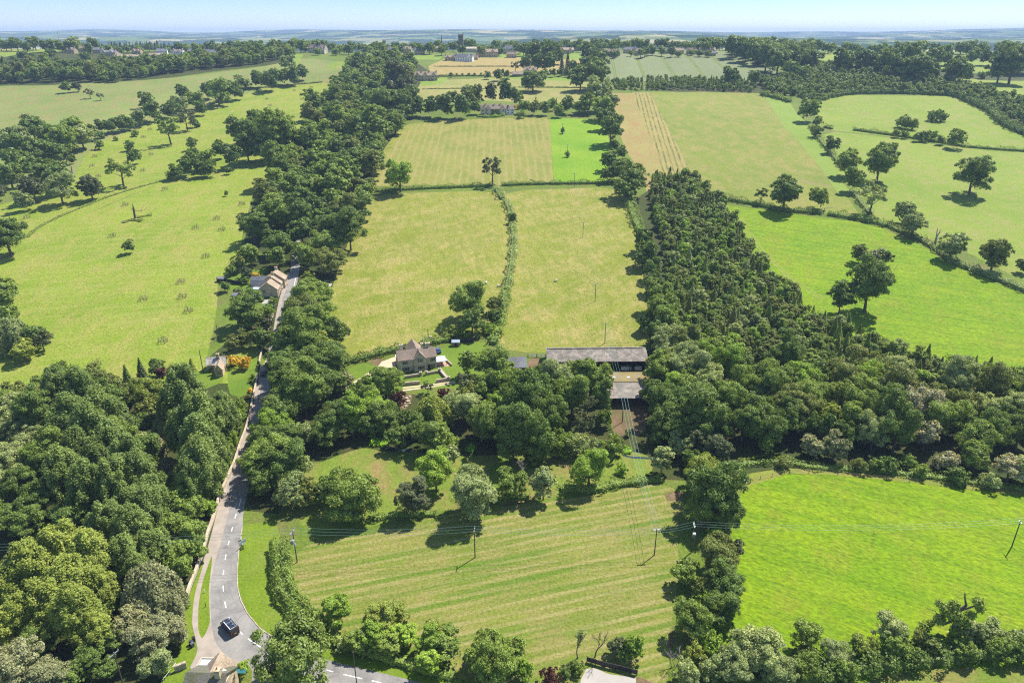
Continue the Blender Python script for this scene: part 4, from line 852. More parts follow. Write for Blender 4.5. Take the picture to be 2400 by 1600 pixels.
TG('by the pale yard', 'M 1160 1240 150 brown, 1300 1240 150 fresh tall, 1240 1300 130 mid, 850 1390 120 mid bush, 760 1440 110 dark bush', 'fresh', 'round')
TG('beside the lower road', 'M 150 1240 230, 330 1290 230, 200 1420 330, 60 1330 200, 440 1440 140 fresh', 'mid', 'round', hs=1.15)
TG('beside the lower road', 'M 635 1480 160', 'copper', 'bush', hs=1.1)
TG('along the field edge above the lower road', 'L 1145 830 210 fresh, 1450 900 210 lime, 1560 850 150 lime, 1380 1000 200 fresh, 1600 1000 170 fresh, 1800 960 130 lime, 1790 1060 190 fresh, 1920 990 120 mid tall, 1900 1110 180 mid, 1780 1190 170 fresh, 1280 1040 160 mid, 1500 1090 150 mid, 1190 1060 120 pale bush', 'fresh', 'tall', hs=.72)
TG('in the bottom right hedgerow', 'N 250 1280 400, 90 1400 280, 420 1420 280, 640 1150 210 mid tall, 880 1290 250, 1090 1240 210 lime, 1300 1110 230 pale tall, 1350 1250 230 mid, 1560 1210 190 olive, 1660 1230 160 mid, 1950 1120 190 pale, 2100 1140 200, 2160 1260 190 mid, 2320 1180 160, 620 1300 180 olive, 640 1420 220 mid, 940 1440 200 mid, 1180 1370 160 dark, 1460 1330 160 dark, 1880 1260 180 mid, 2330 1290 180 dark', 'pale', 'round', hs=.95)
# --- isolated trees
TG('standing alone in the bright pasture', 'F 1290 790 300', 'dark', 'round', hs=1.25)
TG('on the shaded side of the great oak', 'F 1095 880 170', 'dark', 'tall', hs=.9)
TG('in the fenced clump behind the great oak', 'F 1215 570 100 olive, 1310 600 90 silver, 1360 590 90 pale, 1410 600 80 dark, 1260 610 80 olive', 'olive', 'tall', hs=.85)
TG('beside the bright pasture', 'F 545 165 100 dark open, 710 160 210 dark, 930 185 135 mid, 1530 280 140 pale, 1600 370 160 pale, 1860 525 180 pale, 2150 590 190 olive, 1310 180 200 pale open, 2340 660 90 dark', 'mid', 'round', hs=1.05)
TG('beside the green lane across the pastures', 'C 1030 825 95 dark, 1140 950 150 mid, 1180 1060 140 mid, 1360 960 200 dark, 1430 880 110 dark, 880 580 140 mid, 930 660 80 mid bush, 920 730 90 dark bush', 'dark', 'round', hs=1.1)
TG('standing alone in the middle pasture', 'C 2005 1035 230', 'dark', 'round', hs=1.05)
TG('in the paddock clumps', 'C 1500 665 70 pale, 1540 670 90 mid, 1590 685 70 dark, 1715 625 70 mid, 1760 625 80 mid, 1800 630 60 dark', 'mid', 'bush', hs=1.2)
TG('in the hedge below the paddock', 'C 1890 785 120 mid, 1470 750 50, 1530 755 50, 1620 770 60, 1670 765 70, 1730 765 60, 1780 790 60', 'mid', 'round')
TG('in the hedge across the hay fields', 'B 400 1030 190 fresh, 1040 1000 140 brown open', 'fresh', 'round', hs=1.15)
TG('in the thin hedge between the hay fields', 'E 1178 330 62', 'dark', 'round', hs=1.1)
TG('above the manor garden', 'E 870 900 250 mid, 900 1040 180 dark, 1060 930 120 olive, 1050 1000 110 dark', 'mid', 'round')
TG('around the manor garden hedge', 'E 760 1100 90 lime, 870 1120 60 mid, 1010 1090 100 fresh, 1085 1045 70 fresh, 820 1110 70 fresh, 720 1140 60 mid, 940 1130 60 mid, 1075 1120 60 mid', 'fresh', 'bush')
TG('in the two fenced pens of the green field', 'B 1524 728 32, 1558 885 34', 'dark', 'bush', hs=1.5)
TG('right of the lush green field', 'B 1810 650 120, 1860 720 170, 1830 590 120 mid, 1790 560 150 mid, 1770 480 180 pale, 1700 540 120 mid, 1860 540 110 pale, 1840 930 110, 1880 830 70, 1930 880 80, 1830 1030 90, 1950 960 90, 2000 1050 210, 1900 1010 110, 1960 1130 150', 'dark', 'round', hs=1.1)
TG('along the right hedge of the hay field', 'E 2080 480 130, 2110 570 150, 2060 620 110, 2140 680 130, 2150 770 130, 2180 860 190 mid, 2200 970 200 mid, 2240 1060 200 mid, 2100 1060 110, 2170 1120 160, 2250 1180 200 pale', 'dark', 'round', hs=1.15)
TG('in the near park field', 'D 885 530 82', 'dark', 'round', hs=1.05)
TG('standing alone high in the near park field', 'D 1560 160 28', 'dark', 'round', hs=1.2)
TG('in the middle park', 'A 685 825 56, 890 830 64, 925 905 98, 490 925 60, 930 750 50 dark bush, 800 780 36 dark bush, 1325 815 76, 1575 1000 48, 690 760 48', 'dark', 'round', hs=1.0)
TG('old and spreading in the middle park', 'A 830 1000 180 mid, 1160 720 170 mid, 1220 580 120 dark, 1280 650 130 brown, 1340 670 80 dark bush', 'mid', 'open', hs=1.0)
TG('at the low end of the middle park', 'A 220 1130 160 brown, 410 1130 190 pale, 620 1120 150 brown; D 155 210 125 pale, 0 150 100 brown, 40 450 250 dark', 'pale', 'round', hs=1.0)
TG('in the far parkland', 'A 450 430 70, 525 425 62 brown, 615 470 60 brown open, 690 490 46 brown open', 'dark', 'round', hs=.95)
TG('in the park clump by the lane belt', 'A 1640 720 150, 1740 760 180, 1860 740 200 mid tall, 1950 740 180 mid tall, 1700 840 160, 1830 850 160, 1510 860 100, 1600 900 130, 1760 650 120, 2020 800 130, 1900 860 120', 'dark', 'round', hs=1.15)
TG('in the lower park clump', 'A 1420 930 120 mid, 1340 930 110 mid, 1280 970 110, 1210 1010 90, 1380 980 110, 1170 1030 60 bush, 1440 990 90, 1330 890 80', 'dark', 'round', hs=1.1)
TG('along the dry valley', 'A 60 870 200, 130 960 180, 60 1020 180, 250 880 180, 350 760 170, 430 800 190 mid, 480 740 180 mid, 560 770 150 pale, 380 880 160, 300 1010 180, 400 1050 190, 620 740 100, 120 760 140 pale, 30 790 130 pale, 700 700 80, 760 700 90, 830 680 100, 890 680 80, 950 640 100 pale, 1040 600 120, 1010 520 100, 1150 590 90, 1240 540 110 pale, 1260 460 90, 1340 520 120 mid, 1380 580 80, 1430 450 100, 1500 470 150 mid, 1580 450 120, 1640 470 80, 1660 390 80 pale, 1700 410 60 pale, 1780 370 100, 1860 380 130, 1940 360 100, 2010 350 110, 1980 260 110 pale, 2080 330 90, 690 760 60 bush, 230 720 150', 'dark', 'round', hs=1.05)
TG('at the left edge of the near park', 'D 40 820 150 mid, 30 900 130 mid, 60 1000 130 mid, 80 1130 250 pale weep, 220 1150 180 dark, 290 1180 130 brown open, 10 1180 180 mid, 160 1240 150 lime, 330 1150 70 brown open', 'mid', 'round')
TG('in the cottage gardens by the lane', 'D 1720 580 150 mid, 1650 640 110 olive, 1700 700 100 conifer bush, 1590 690 70 mid, 1890 570 200 mid, 1700 960 240 dark, 1800 880 60 dark bush, 1880 900 80 mid, 1690 1000 160 dark, 1850 970 80 fresh, 1740 1040 120 mid, 1850 1050 90 brown, 1690 1160 120 olive, 1600 1200 110 olive, 1790 1160 110 mid, 1550 800 70 dark, 1690 760 60 dark bush, 1640 840 60 brown bush, 1740 770 44 gold bush', 'mid', 'round')
TG('beside the small white-roofed cottage', 'V 1140 470 300 gold bush 1.25, 1410 530 330 gold bush 1.25, 90 560 260 lime spire .72, 850 380 200 dark bush, 1560 1240 130 gold bush, 1480 1400 130 gold bush, 1630 850 130 mid bush, 1560 1000 110 mid bush, 520 720 140 dark bush', 'gold', 'bush')
TG('on the bend of the lane belt', 'D 2060 560 120 mid, 2110 600 160 mid, 2130 730 90 lime bush, 2150 860 250 mid wide, 2090 980 260 olive wide, 2120 1080 240, 2030 1130 200, 2200 1220 200 lime, 2050 1200 180, 2250 1100 160, 1990 1270 200, 2130 1300 240, 2280 1330 240', 'mid', 'round', hs=1.05)
TG('by the gravel drive hedge', 'E 100 1300 50, 175 1305 26', 'mid', 'bush')
# --- around the hamlet houses in the middle distance
TG('beside the hamlet houses', 'B 1010 345 44, 1075 345 64, 1135 340 44, 1110 320 30, 755 345 28, 795 340 16, 835 340 16, 880 338 18, 918 338 18, 962 338 16', 'dark', 'round', hs=1.1)
TG('clipped beside the stone lane house', 'B 1405 330 46, 1458 328 46, 1508 328 42, 1560 328 44', 'dark', 'round', hs=1.1)
TG('spreading in the hamlet meadow', 'B 1320 380 160 dark wide, 1650 360 150 dark, 1750 330 190 dark, 1700 290 130, 1770 240 140, 1680 270 90', 'dark', 'round', hs=1.05)
TG('behind the hamlet lane house', 'B 1200 280 60 brown open, 1270 260 90, 1350 260 100, 1430 260 110, 1500 220 80, 1560 260 70 conifer spire, 1520 260 60 conifer spire, 1320 190 120, 1420 190 110, 1600 280 70, 1720 200 130', 'dark', 'round', hs=1.1)
TG('around the ivy-clad house', 'B 830 560 130, 700 560 130, 620 560 110, 520 560 110, 880 500 110 olive, 920 480 110 olive, 1030 470 80 conifer tall, 1130 460 100 dark tall, 1200 490 100 mid, 760 500 80, 930 570 70, 470 580 100, 860 460 70 pale', 'dark', 'round', hs=1.15)
TG('along the north edge of the green field', 'B 1260 560 80, 1330 570 80 olive, 1400 570 80, 1440 550 70 fresh, 1560 550 100 dark, 1630 570 80, 1680 560 80, 1480 540 40 spire, 1340 520 30 copper spire, 1500 590 70, 1240 610 60 bush, 1220 560 40 gold bush', 'mid', 'round', hs=1.1)
TG('around the gabled manor', 'B 600 280 120, 490 280 90, 430 360 200 brown, 380 450 140 brown, 480 480 110, 270 380 90 mid, 250 560 200, 400 560 170, 170 500 130', 'dark', 'round', hs=1.05)
# --- right hand middle distance
TG('in the far field corner belt', 'C 330 350 110, 370 370 60, 490 365 90 mid, 740 300 110 mid, 830 330 90 mid, 890 250 110, 950 215 60', 'dark', 'round', hs=1.05)
TG('in the dark row across the right', 'C 340 150 120, 420 170 130, 500 190 130, 580 220 150, 660 240 160, 760 230 160, 860 250 120, 1110 250 140, 1200 250 120, 1290 250 130, 1400 260 150, 1480 290 150, 1560 300 150, 1660 310 170, 1560 230 160, 1450 220 120, 1730 330 90', 'dark', 'round', hs=1.1)
TG('by the far right pastures', 'C 1890 310 160, 1960 340 80, 2190 300 170, 2280 270 220, 2340 220 180, 2180 220 110, 2060 340 60 bush, 2010 215 100 mid, 2090 220 90, 1820 230 80, 1740 220 120 mid, 1980 170 80', 'dark', 'round', hs=1.05)
# ------------------------------------------------------------------ woods filled at their natural spacing
scatter('in the lane belt', 'Z 634 430, 590 500, 572 545, 595 600, 640 590, 690 560, 690 620, 760 640, 805 600, 826 520, 850 440, 870 370, 924 292, 930 262, 905 225, 960 180, 935 150, 870 140, 810 160, 776 200, 768 250, 722 262, 712 330, 672 360', 12.0, (12.5, 18.0), ['dark', 'dark', 'mid', 'mid', 'olive'], ['round', 'round', 'tall', 'wide'], 'trees of the belt along the lane', name='belt_tree', hs=.95)
scatter('in the belt by the road', 'Z 650 760, 750 720, 790 800, 800 840, 760 900, 700 1000, 690 1100, 620 1180, 560 1160, 545 1080, 590 960, 620 860, 640 790', 10.0, (10, 14), ['dark', 'mid', 'dark'], ['round', 'tall'], 'trees of the belt along the lane', name='belt_tree')
scatter('in the far left wood', 'A -60 335, 60 325, 240 315, 430 320, 620 310, 900 290, 1180 275, 1500 245, 1640 228, 1960 200, 2040 215, 1960 235, 1800 262, 1500 295, 1100 340, 780 395, 560 385, 300 395, 160 400, -60 390', 10, (10, 14.5), ['dark', 'dark', 'mid', 'mid', 'olive'], ['round', 'round', 'tall'], 'trees of the wood below the left village', name='far_wood_tree', hs=1.0)
scatter('in the far right wood', 'C 300 200, 480 170, 700 180, 860 215, 860 265, 560 290, 400 240', 15, (13, 18), ['dark', 'dark', 'mid'], ['round'], 'trees of the wood beyond the corn field', name='far_wood_tree')
scatter('in the young plantation', 'F 60 60, 230 190, 330 330, 480 570, 650 770, 850 970, 1100 1090, 1300 1215, 1500 1290, 1750 1330, 2000 1400, 2400 1490, 2400 1560, 1700 1480, 1200 1430, 700 1400, 0 1300, -150 1150, -100 800, -130 500, -200 300, -220 200, -200 60', 3.1, (2.7, 6.0), ['mid', 'mid', 'olive', 'mid', 'pale', 'olive', 'dark', 'fresh'], ['tall', 'spire', 'tall', 'round'], 'young trees of the dense plantation', name='plantation_tree', cat='tree', hs=.9)
scatter('in the far young plantation', 'C 530 400, 640 395, 780 330, 870 285, 1150 300, 1400 330, 1700 390, 1850 400, 2000 440, 2230 510, 2400 560, 2400 700, 2230 640, 2050 560, 1870 480, 1400 462, 1180 465, 1050 480, 930 510, 800 490, 600 470', 5.5, (5, 7), ['pale', 'mid', 'mid', 'dark'], ['round', 'tall'], 'young trees of the far plantation', name='plantation_tree', cat='tree')
scatter('in the strip below the corn', 'B 1830 400, 2110 385, 2110 448, 1835 445; C -240 385, 0 380, 250 385, 490 410, 490 460, 250 450, 0 445, -240 448', 4.4, (3.4, 5), ['mid', 'mid', 'pale', 'mid'], ['tall', 'spire', 'tall', 'round'], 'young trees of the strip below the corn', name='plantation_tree', cat='tree')
scatter('deep in the valley wood', 'J 0 60, 500 200, 1000 250, 1500 330, 2000 360, 2352 420, 2600 500, 2600 900, 2200 930, 1900 850, 1500 780, 1100 760, 700 740, 300 700, 0 700, -150 500, -150 200', 9.5, (9, 13), ['mid', 'dark', 'pale', 'dark', 'olive', 'mid'], ['round', 'round', 'tall'], 'trees of the wood above the near pasture', name='valley_tree', hs=1.05)
scatter('in the grove behind the poplars', 'G -200 500, 300 500, 1000 450, 1300 700, 1300 1200, 1200 1500, 600 1600, -200 1600', 11, (9, 12), ['mid', 'dark', 'dark'], ['round', 'tall'], 'trees of the grove west of the road', name='valley_tree', hs=1.1)
# the town ridge: trees standing among the roofs
def ridge_row(where, specs, group, mats=('dark', 'dark', 'mid'), kinds=('round', 'round', 'wide')):
    n = 0
    for (x0, x1, ya, yb, cnt, wa, wb) in specs:
        out = []
        for i in range(cnt):
            a = x0 + (x1 - x0) * (i + random.uniform(.1, .9)) / cnt; Yd = random.uniform(ya, yb); wm = random.uniform(wa, wb)
            t = Yd * CP + 30 * SP; out.append(((a - 1200) / F * t, Yd, wm, random.choice(kinds), random.choice(mats)))
        for X, Yd, wm, kd, mt in out: place_tree(X, Yd, wm, kd, mt, 'town_tree', f"{COL_WORD[mt]} {SHAPE_WORD[kd]} {where}", 'tree', group, 1.0)
ROWS = [('on the ridge at far left', [(0, 230, 1110, 1190, 16, 14, 19), (20, 210, 1010, 1040, 4, 10, 13)]),
        ('in the dark pine shelter at left', [(205, 425, 1230, 1290, 60, 6, 8)]),
        ('among the left village roofs', [(150, 430, 1120, 1230, 14, 8, 12)]),
        ('on the ridge past the left village', [(420, 800, 1090, 1230, 34, 12, 19)]),
        ('among the town roofs left of the tower', [(700, 1050, 1060, 1330, 34, 9, 15)]),
        ('right of the church tower', [(1060, 1420, 1060, 1330, 40, 11, 17)]),
        ('behind the corn field roofs', [(1400, 1670, 1120, 1330, 30, 10, 17)]), ('among the corn field roofs', [(1400, 1670, 1040, 1075, 13, 7, 12)]),
        ('on the right ridge', [(1620, 1900, 1060, 1180, 24, 15, 20), (1880, 2420, 1110, 1200, 26, 13, 19), (1800, 2420, 1240, 1330, 18, 10, 14)])]
for i, (where, sp) in enumerate(ROWS):
    ridge_row(where, sp, 'trees ' + where, ('conifer', 'dark') if 'pine' in where else ('dark', 'dark', 'mid', 'mid'), ('spire', 'spire', 'round') if 'pine' in where else ('round', 'round', 'wide'))
# number the ridge trees from the left so that each label is its own
_g = {}
for t_ in TREES:
    if t_['name'] == 'town_tree': _g.setdefault(t_['label'], []).append(t_)
for lab, L_ in _g.items():
    L_.sort(key=lambda q: q['x'] / q['y'])
    for i, q in enumerate(L_):
        if len(L_) > 1: q['label'] = lab + ', ' + ordw(i, len(L_))
_seen = {}
for t_ in TREES:
    if t_['label'] in _seen: print('DUP', t_['label'])
    _seen[t_['label']] = 1
    if len(t_['label'].replace('-', ' ').split()) > 16: print('LONG', t_['label'])
build_trees()

# ================================================================== HEDGES
hedge('B 205 1150, 330 1140, 500 1128, 760 1118, 960 1110, 1050 1108', 3.2, 2.4, 'mid', 'trimmed hedge across the hay fields, left of the bare oak')
hedge('B 1105 1104, 1300 1095, 1500 1092, 1700 1090, 1860 1088, 1930 1086', 3.2, 2.4, 'mid', 'trimmed hedge across the hay fields, right of the bare oak')
hedge('E 1068 130, 1090 165, 1110 200', 5, 3.0, 'pale', 'short thick hedge at the foot of the bare oak')
hedge('E 1130 215, 1150 250, 1168 300, 1182 390, 1188 470, 1185 560, 1175 650, 1158 740, 1140 830', 4.0, 2.8, 'pale', 'long narrow hedge dividing the two hay fields')
hedge('E 1135 840, 1125 920, 1112 990, 1085 1080, 1062 1150, 1045 1200', 4.4, 2.8, 'mid', 'overgrown hedge running down to the manor lawn')
hedge('E 1990 235, 2005 290, 2025 350, 2060 430', 6, 3.5, 'mid', 'broad hedge along the plantation side of the hay field')
hedge('F 215 185, 330 207, 520 240, 700 278, 880 292, 960 300', 4.5, 3.0, 'mid', 'dark hedge at the top of the bright pasture')
hedge('F 1000 306, 1200 336, 1350 368, 1400 388', 4.5, 3.0, 'mid', 'hedge at the right top corner of the bright pasture')
hedge('F 1410 380, 1500 425, 1640 478, 1760 560, 1840 620', 4.5, 2.6, 'olive', 'ragged hedge beside the dead trunk')
hedge('F 1840 625, 2000 690, 2150 745, 2352 830, 2700 960', 5.0, 3.2, 'pale', 'pale thick hedge running off to the right')
hedge('C 975 702, 1030 715', 4, 2.6, 'dark', 'short dark hedge by the green lane')
hedge('C 1175 722, 1400 752, 1600 782, 1800 812, 1950 838', 4.5, 3.0, 'mid', 'hedge under the paddock')
hedge('C 1960 838, 2100 850, 2352 868, 2600 880', 3.6, 2.4, 'mid', 'low hedge at the far right below the paddock')
hedge('C 880 700, 930 770, 1000 860, 1060 930, 1110 1000', 4.5, 2.8, 'pale', 'hedge along the green lane')
hedge('F 1180 160, 1230 225, 1290 300', 4.5, 2.8, 'pale', 'hedge at the lower end of the green lane')
hedge('C 800 492, 930 520, 1050 488, 1180 470, 1400 466, 1600 472, 1870 484', 7, 4.5, 'dark', 'dark hedge curving round the top of the paddock', size=.6)
hedge('C 1880 486, 2020 550, 2120 600, 2200 680, 2300 730, 2500 800', 8, 5, 'dark', 'thick hedge down the right of the paddock', size=.6)
hedge('C 540 480, 640 500, 740 530', 6, 4, 'mid', 'hedge at the top of the green strip', size=.6)
hedge('E 30 1325, 130 1302, 260 1270, 380 1240, 470 1218', 3.4, 2.2, 'dark', 'clipped hedge behind the gravel drive', dens=22)
hedge('E 565 1195, 640 1185, 730 1172', 5, 2.8, 'mid', 'rounded hedge behind the manor', dens=22)
hedge('L 758 385, 765 500, 770 620, 795 720, 880 820, 960 900, 1050 985', 4.5, 3.0, 'mid', 'thick roadside hedge curving round the mown meadow', rag=.16, dens=60, size=.32)
hedge('L 1080 1010, 1180 1060, 1330 1110, 1500 1160, 1700 1220, 1950 1290', 3.2, 2.2, 'mid', 'low hedge between the meadow and the lower road', dens=26, size=.34)
hedge('L 1400 195, 1560 170, 1700 170, 1830 165', 3.0, 1.8, 'mid', 'low overgrown bank under the wide tree', dens=26, size=.34)
hedge('I 800 1370, 960 1370, 1120 1380, 1250 1340, 1480 1310, 1680 1290', 3.6, 2.2, 'mid', 'overgrown hedge under the power line', dens=26, size=.34)
hedge('I -60 1500, 100 1480, 280 1470, 520 1440', 3.0, 1.8, 'dark', 'shaded hedge below the pale tree', dens=26, size=.34)
hedge('N 50 1480, 400 1500, 800 1430, 1200 1370, 1600 1330, 2000 1290, 2352 1250, 2700 1220', 6, 3.4, 'dark', 'dense hedge between the near pasture and the corner meadow', dens=26, size=.36)
hedge('M 1840 1120, 1900 1200, 1930 1320', 5, 2.6, 'fresh', 'weedy bank below the tree column', dens=24, size=.34)
hedge('J 400 850, 560 830, 700 830, 900 870, 1100 880, 1300 890, 1600 920, 1900 960, 2352 1020', 3.5, 1.3, 'mid', 'nettle bank between the wood and the pasture track', dens=22, size=.34)
hedge('B 640 352, 740 352, 870 350, 990 350', 3, 2.2, 'dark', 'clipped hedge in front of the ripe field')
hedge('B 1160 354, 1230 352', 3, 2.0, 'dark', 'clipped hedge by the lane house')
hedge('B 940 630, 1000 634, 1070 632, 1120 622', 3.5, 2.2, 'fresh', 'pale clipped hedge before the ivy-clad house')
hedge('B 640 283, 850 284, 1040 283, 1180 283', 1.6, 1.0, 'brown', 'thin wall of scrub across the ripe field')
hedge('B 560 440, 760 436, 1000 438', 1.4, .8, 'brown', 'thin scrub line in the hamlet meadow')
hedge('B 1220 428, 1450 428, 1700 432', 2.0, 1.2, 'dark', 'scrub line under the spreading trees')
hedge('B 780 240, 870 242', 3, 2.0, 'dark', 'clipped garden hedge before the white-roofed house')
hedge('A 1420 455, 1800 430, 2060 405, 2220 392', 2.2, 1.4, 'brown', 'scrub line at the top of the park')
hedge('A -80 560, 200 545, 600 500', 1.0, .5, 'brown', 'faint scrub line in the far parkland') if False else None
hedge('D 190 460, 250 402, 400 322, 600 240, 720 190, 900 132, 1100 76, 1240 55', 1.8, .8, 'olive', 'rough grass ditch between the two park fields', dens=10)
hedge('D 850 360, 900 342, 980 348', 3.0, .9, 'olive', 'nettle patch under the dead trunk', dens=30, name='nettle_patch', cat='nettles')
hedge('D 950 325, 1045 305', 2.6, .9, 'mid', 'second nettle patch right of the dead trunk', dens=30, name='nettle_patch', cat='nettles')
hedge('H 1000 960, 1060 945, 1150 985', 5.0, 1.3, 'reed', 'bright reeds by the stream left of the willow', dens=40, size=.3, name='reed_bed', cat='reeds')
hedge('I -10 1010, 50 1030', 4.0, 1.3, 'reed', 'bright reeds by the stream under the dark trees', dens=40, size=.3, name='reed_bed', cat='reeds')
hedge('I 1350 1030, 1420 1045', 3.5, 1.2, 'reed', 'bright reeds under the power line', dens=40, size=.3, name='reed_bed', cat='reeds')
hedge('Q 800 455, 1050 480', 1.4, 1.6, 'gold', 'golden clipped hedge in the cottage garden', dens=30)
hedge('A 330 160, 430 155', 4, 4, 'dark', 'dark hedge on the left ridge')
# ================================================================== BUILDINGS
def stone(name, col, mortar=.75, s=2.2):
    m, t, out = new_mat(name); v = coords(t, (1, 1, 1.9), world=False)
    vo1 = N(t, 'ShaderNodeTexVoronoi', feature='F1'); vo1.inputs['Scale'].default_value = s; t.links.new(v, vo1.inputs['Vector'])
    hs = N(t, 'ShaderNodeSeparateColor'); t.links.new(vo1.outputs['Color'], hs.inputs[0])
    cc = ramp(t, hs.outputs[0], [(0, sc(col, .62)), (.5, col), (1, sc(col, 1.35))])
    cc = mix(t, .45, cc, ramp(t, noise(t, v, .5, 4), [(.35, sc(col, .6)), (.65, sc(col, 1.25))]))
    b = N(t, 'ShaderNodeBsdfPrincipled', Roughness=.92); b.inputs['Specular IOR Level'].default_value = .15; t.links.new(cc, b.inputs['Base Color'])
    bp = N(t, 'ShaderNodeBump', Strength=.8, Distance=.06); t.links.new(vo1.outputs['Distance'], bp.inputs['Height']); t.links.new(bp.outputs[0], b.inputs['Normal'])
    t.links.new(b.outputs[0], out.inputs[0]); return m
def tiles(name, col, moss=None, row=.32, amt=.5):
    m, t, out = new_mat(name); v = coords(t, (1, 1, 1), world=False)
    n1 = noise(t, coords(t, (3.2, 3.2, 5), world=False), 1.0, 4, .8)
    cc = ramp(t, n1, [(.3, sc(col, .5)), (.5, col), (.72, sc(col, 1.6))])
    if moss is not None: cc = mix(t, ramp(t, noise(t, v, .45, 5, .7), [(.5 - .2 * amt, (0,) * 3), (.62 - .1 * amt, (1,) * 3)]), cc, moss)
    cc = mix(t, 1.0, cc, ramp(t, noise(t, v, .22, 3), [(.3, (.8,) * 3), (.7, (1.15,) * 3)]), 'MULTIPLY')
    b = N(t, 'ShaderNodeBsdfPrincipled', Roughness=.88); b.inputs['Specular IOR Level'].default_value = .2; t.links.new(cc, b.inputs['Base Color'])
    bp = N(t, 'ShaderNodeBump', Strength=.9, Distance=.08); t.links.new(n1, bp.inputs['Height']); t.links.new(bp.outputs[0], b.inputs['Normal'])
    t.links.new(b.outputs[0], out.inputs[0]); return m
M_STONE = stone('cotswold_stone', (.56, .48, .36, 1)); M_STONE2 = stone('honey_stone', (.52, .42, .28, 1)); M_WALL = stone('dry_stone', (.46, .38, .28, 1), s=3.4)
M_TILE = tiles('stone_tiles', (.27, .205, .16, 1)); M_TILE2 = tiles('honey_stone_tiles', (.36, .28, .20, 1)); M_SLATE = tiles('grey_slates', (.20, .20, .22, 1))
M_MOSS = tiles('mossy_tiles', (.17, .155, .14, 1), (.12, .125, .055, 1), amt=.4)
M_ASB = tiles('fibre_cement_sheet', (.36, .30, .255, 1), (.17, .155, .13, 1), amt=.7); M_ASBM = tiles('mossy_cement_sheet', (.22, .19, .15, 1), (.22, .17, .06, 1), amt=.9)
M_LICH = tiles('lichened_roof', (.50, .48, .45, 1), (.25, .20, .17, 1), amt=.5)
M_PANE = simple('window_glass', (.03, .035, .045, 1), .12, .1, 1, .6); M_SURR = simple('window_surround', (.44, .38, .29, 1), .8, .1)
M_WHITE = simple('white_paint', (.78, .78, .76, 1), .5, .05); M_DARK = simple('dark_timber', (.035, .03, .028, 1), .8, .3); M_TIMB = simple('weathered_timber', (.20, .16, .12, 1), .85, .25, 3)
M_POLE = simple('pole_wood', (.10, .08, .065, 1), .9, .2); M_METAL = simple('galvanised_metal', (.45, .46, .48, 1), .45, .1, 2, .5, .6); M_GLASSR = simple('frosted_glazing', (.50, .58, .66, 1), .22, .16, .7, .6)
M_CREAM = simple('cream_render', (.62, .56, .46, 1), .85, .08); M_POT = simple('clay_pot', (.42, .14, .08, 1), .8, .1); M_IVY = LM['mid']
M_TEAL = simple('teal_cover', (.03, .16, .18, 1), .6, .1); M_WIRE = simple('cable_metal', (.20, .34, .32, 1), .4, .05, 1, .5, .5)
M_CERAMIC = simple('insulator', (.6, .55, .5, 1), .3, .1); M_RUB = simple('tyre_rubber', (.02, .02, .02, 1), .8, .1)

def block_wall(mb, x0, x1, y0, y1, he, hr, axis='x', base=-1.5):
    if axis == 'x':
        ym = (y0 + y1) / 2; mb.prism([(y0, base), (y1, base), (y1, he), (ym, hr), (y0, he)], x0, x1, 'x')
    else:
        xm = (x0 + x1) / 2; mb.prism([(x0, base), (x1, base), (x1, he), (xm, hr), (x0, he)], y0, y1, 'y')
def block_roof(mb, x0, x1, y0, y1, he, hr, axis='x', ov=.3, th=.18, gap=.03):
    if axis == 'x':
        ym = (y0 + y1) / 2; k = (hr - he) / (ym - y0); d = k * ov; up = th + gap
        for s, ye in ((1, y0 - ov), (-1, y1 + ov)):
            mb.slab([(x0 - ov, ye, he - d + up), (x1 + ov, ye, he - d + up), (x1 + ov, ym, hr + up), (x0 - ov, ym, hr + up)], th)
    else:
        xm = (x0 + x1) / 2; k = (hr - he) / (xm - x0); d = k * ov; up = th + gap
        for s, xe in ((1, x0 - ov), (-1, x1 + ov)):
            mb.slab([(xe, y0 - ov, he - d + up), (xe, y1 + ov, he - d + up), (xm, y1 + ov, hr + up), (xm, y0 - ov, hr + up)], th)
def window(root, c, w, h, face='front', lights=3, surr=None):
    """stone mullioned window: surround > pane"""
    x, y, z = c; mb = MB(); pn = MB(); t = .12
    def bx(m, a0, a1, z0, z1, d0, d1):
        if face == 'front': m.box(x + a0, x + a1, y - d1, y - d0, z + z0, z + z1)
        elif face == 'back': m.box(x + a0, x + a1, y + d0, y + d1, z + z0, z + z1)
        elif face == 'right': m.box(x + d0, x + d1, y + a0, y + a1, z + z0, z + z1)
        else: m.box(x - d1, x - d0, y + a0, y + a1, z + z0, z + z1)
    bx(mb, -w / 2 - t, w / 2 + t, -h / 2 - t, -h / 2, .0, .13); bx(mb, -w / 2 - t - .1, w / 2 + t + .1, h / 2, h / 2 + t, .0, .2)
    for i in range(lights + 1):
        a = -w / 2 + w * i / lights; bx(mb, a - t / 2, a + t / 2, -h / 2, h / 2, .0, .11)
    bx(pn, -w / 2, w / 2, -h / 2, h / 2, -.02, .05)
    o = mb.build('window', surr or M_SURR, root); pn.build('pane', M_PANE, o)
def chimney(root, x, y, z0, z1, sx=.9, sy=.7, mat=None, pots=1):
    c_ = MB().box(x - sx / 2, x + sx / 2, y - sy / 2, y + sy / 2, z0, z1).box(x - sx / 2 - .1, x + sx / 2 + .1, y - sy / 2 - .1, y + sy / 2 + .1, z1, z1 + .18).build('chimney', mat or M_STONE, root)
    for i in range(pots):
        px_ = x + (i - (pots - 1) / 2) * .42; MB().tube((px_, y, z1 + .18), (px_, y, z1 + .62), .15, .12, 8).build('chimney_pot', M_POT, c_)
def frame(a, b):
    return Vector((a.x, a.y, min(a.z, b.z))), math.atan2(b.y - a.y, b.x - a.x), math.hypot(b.x - a.x, b.y - a.y)
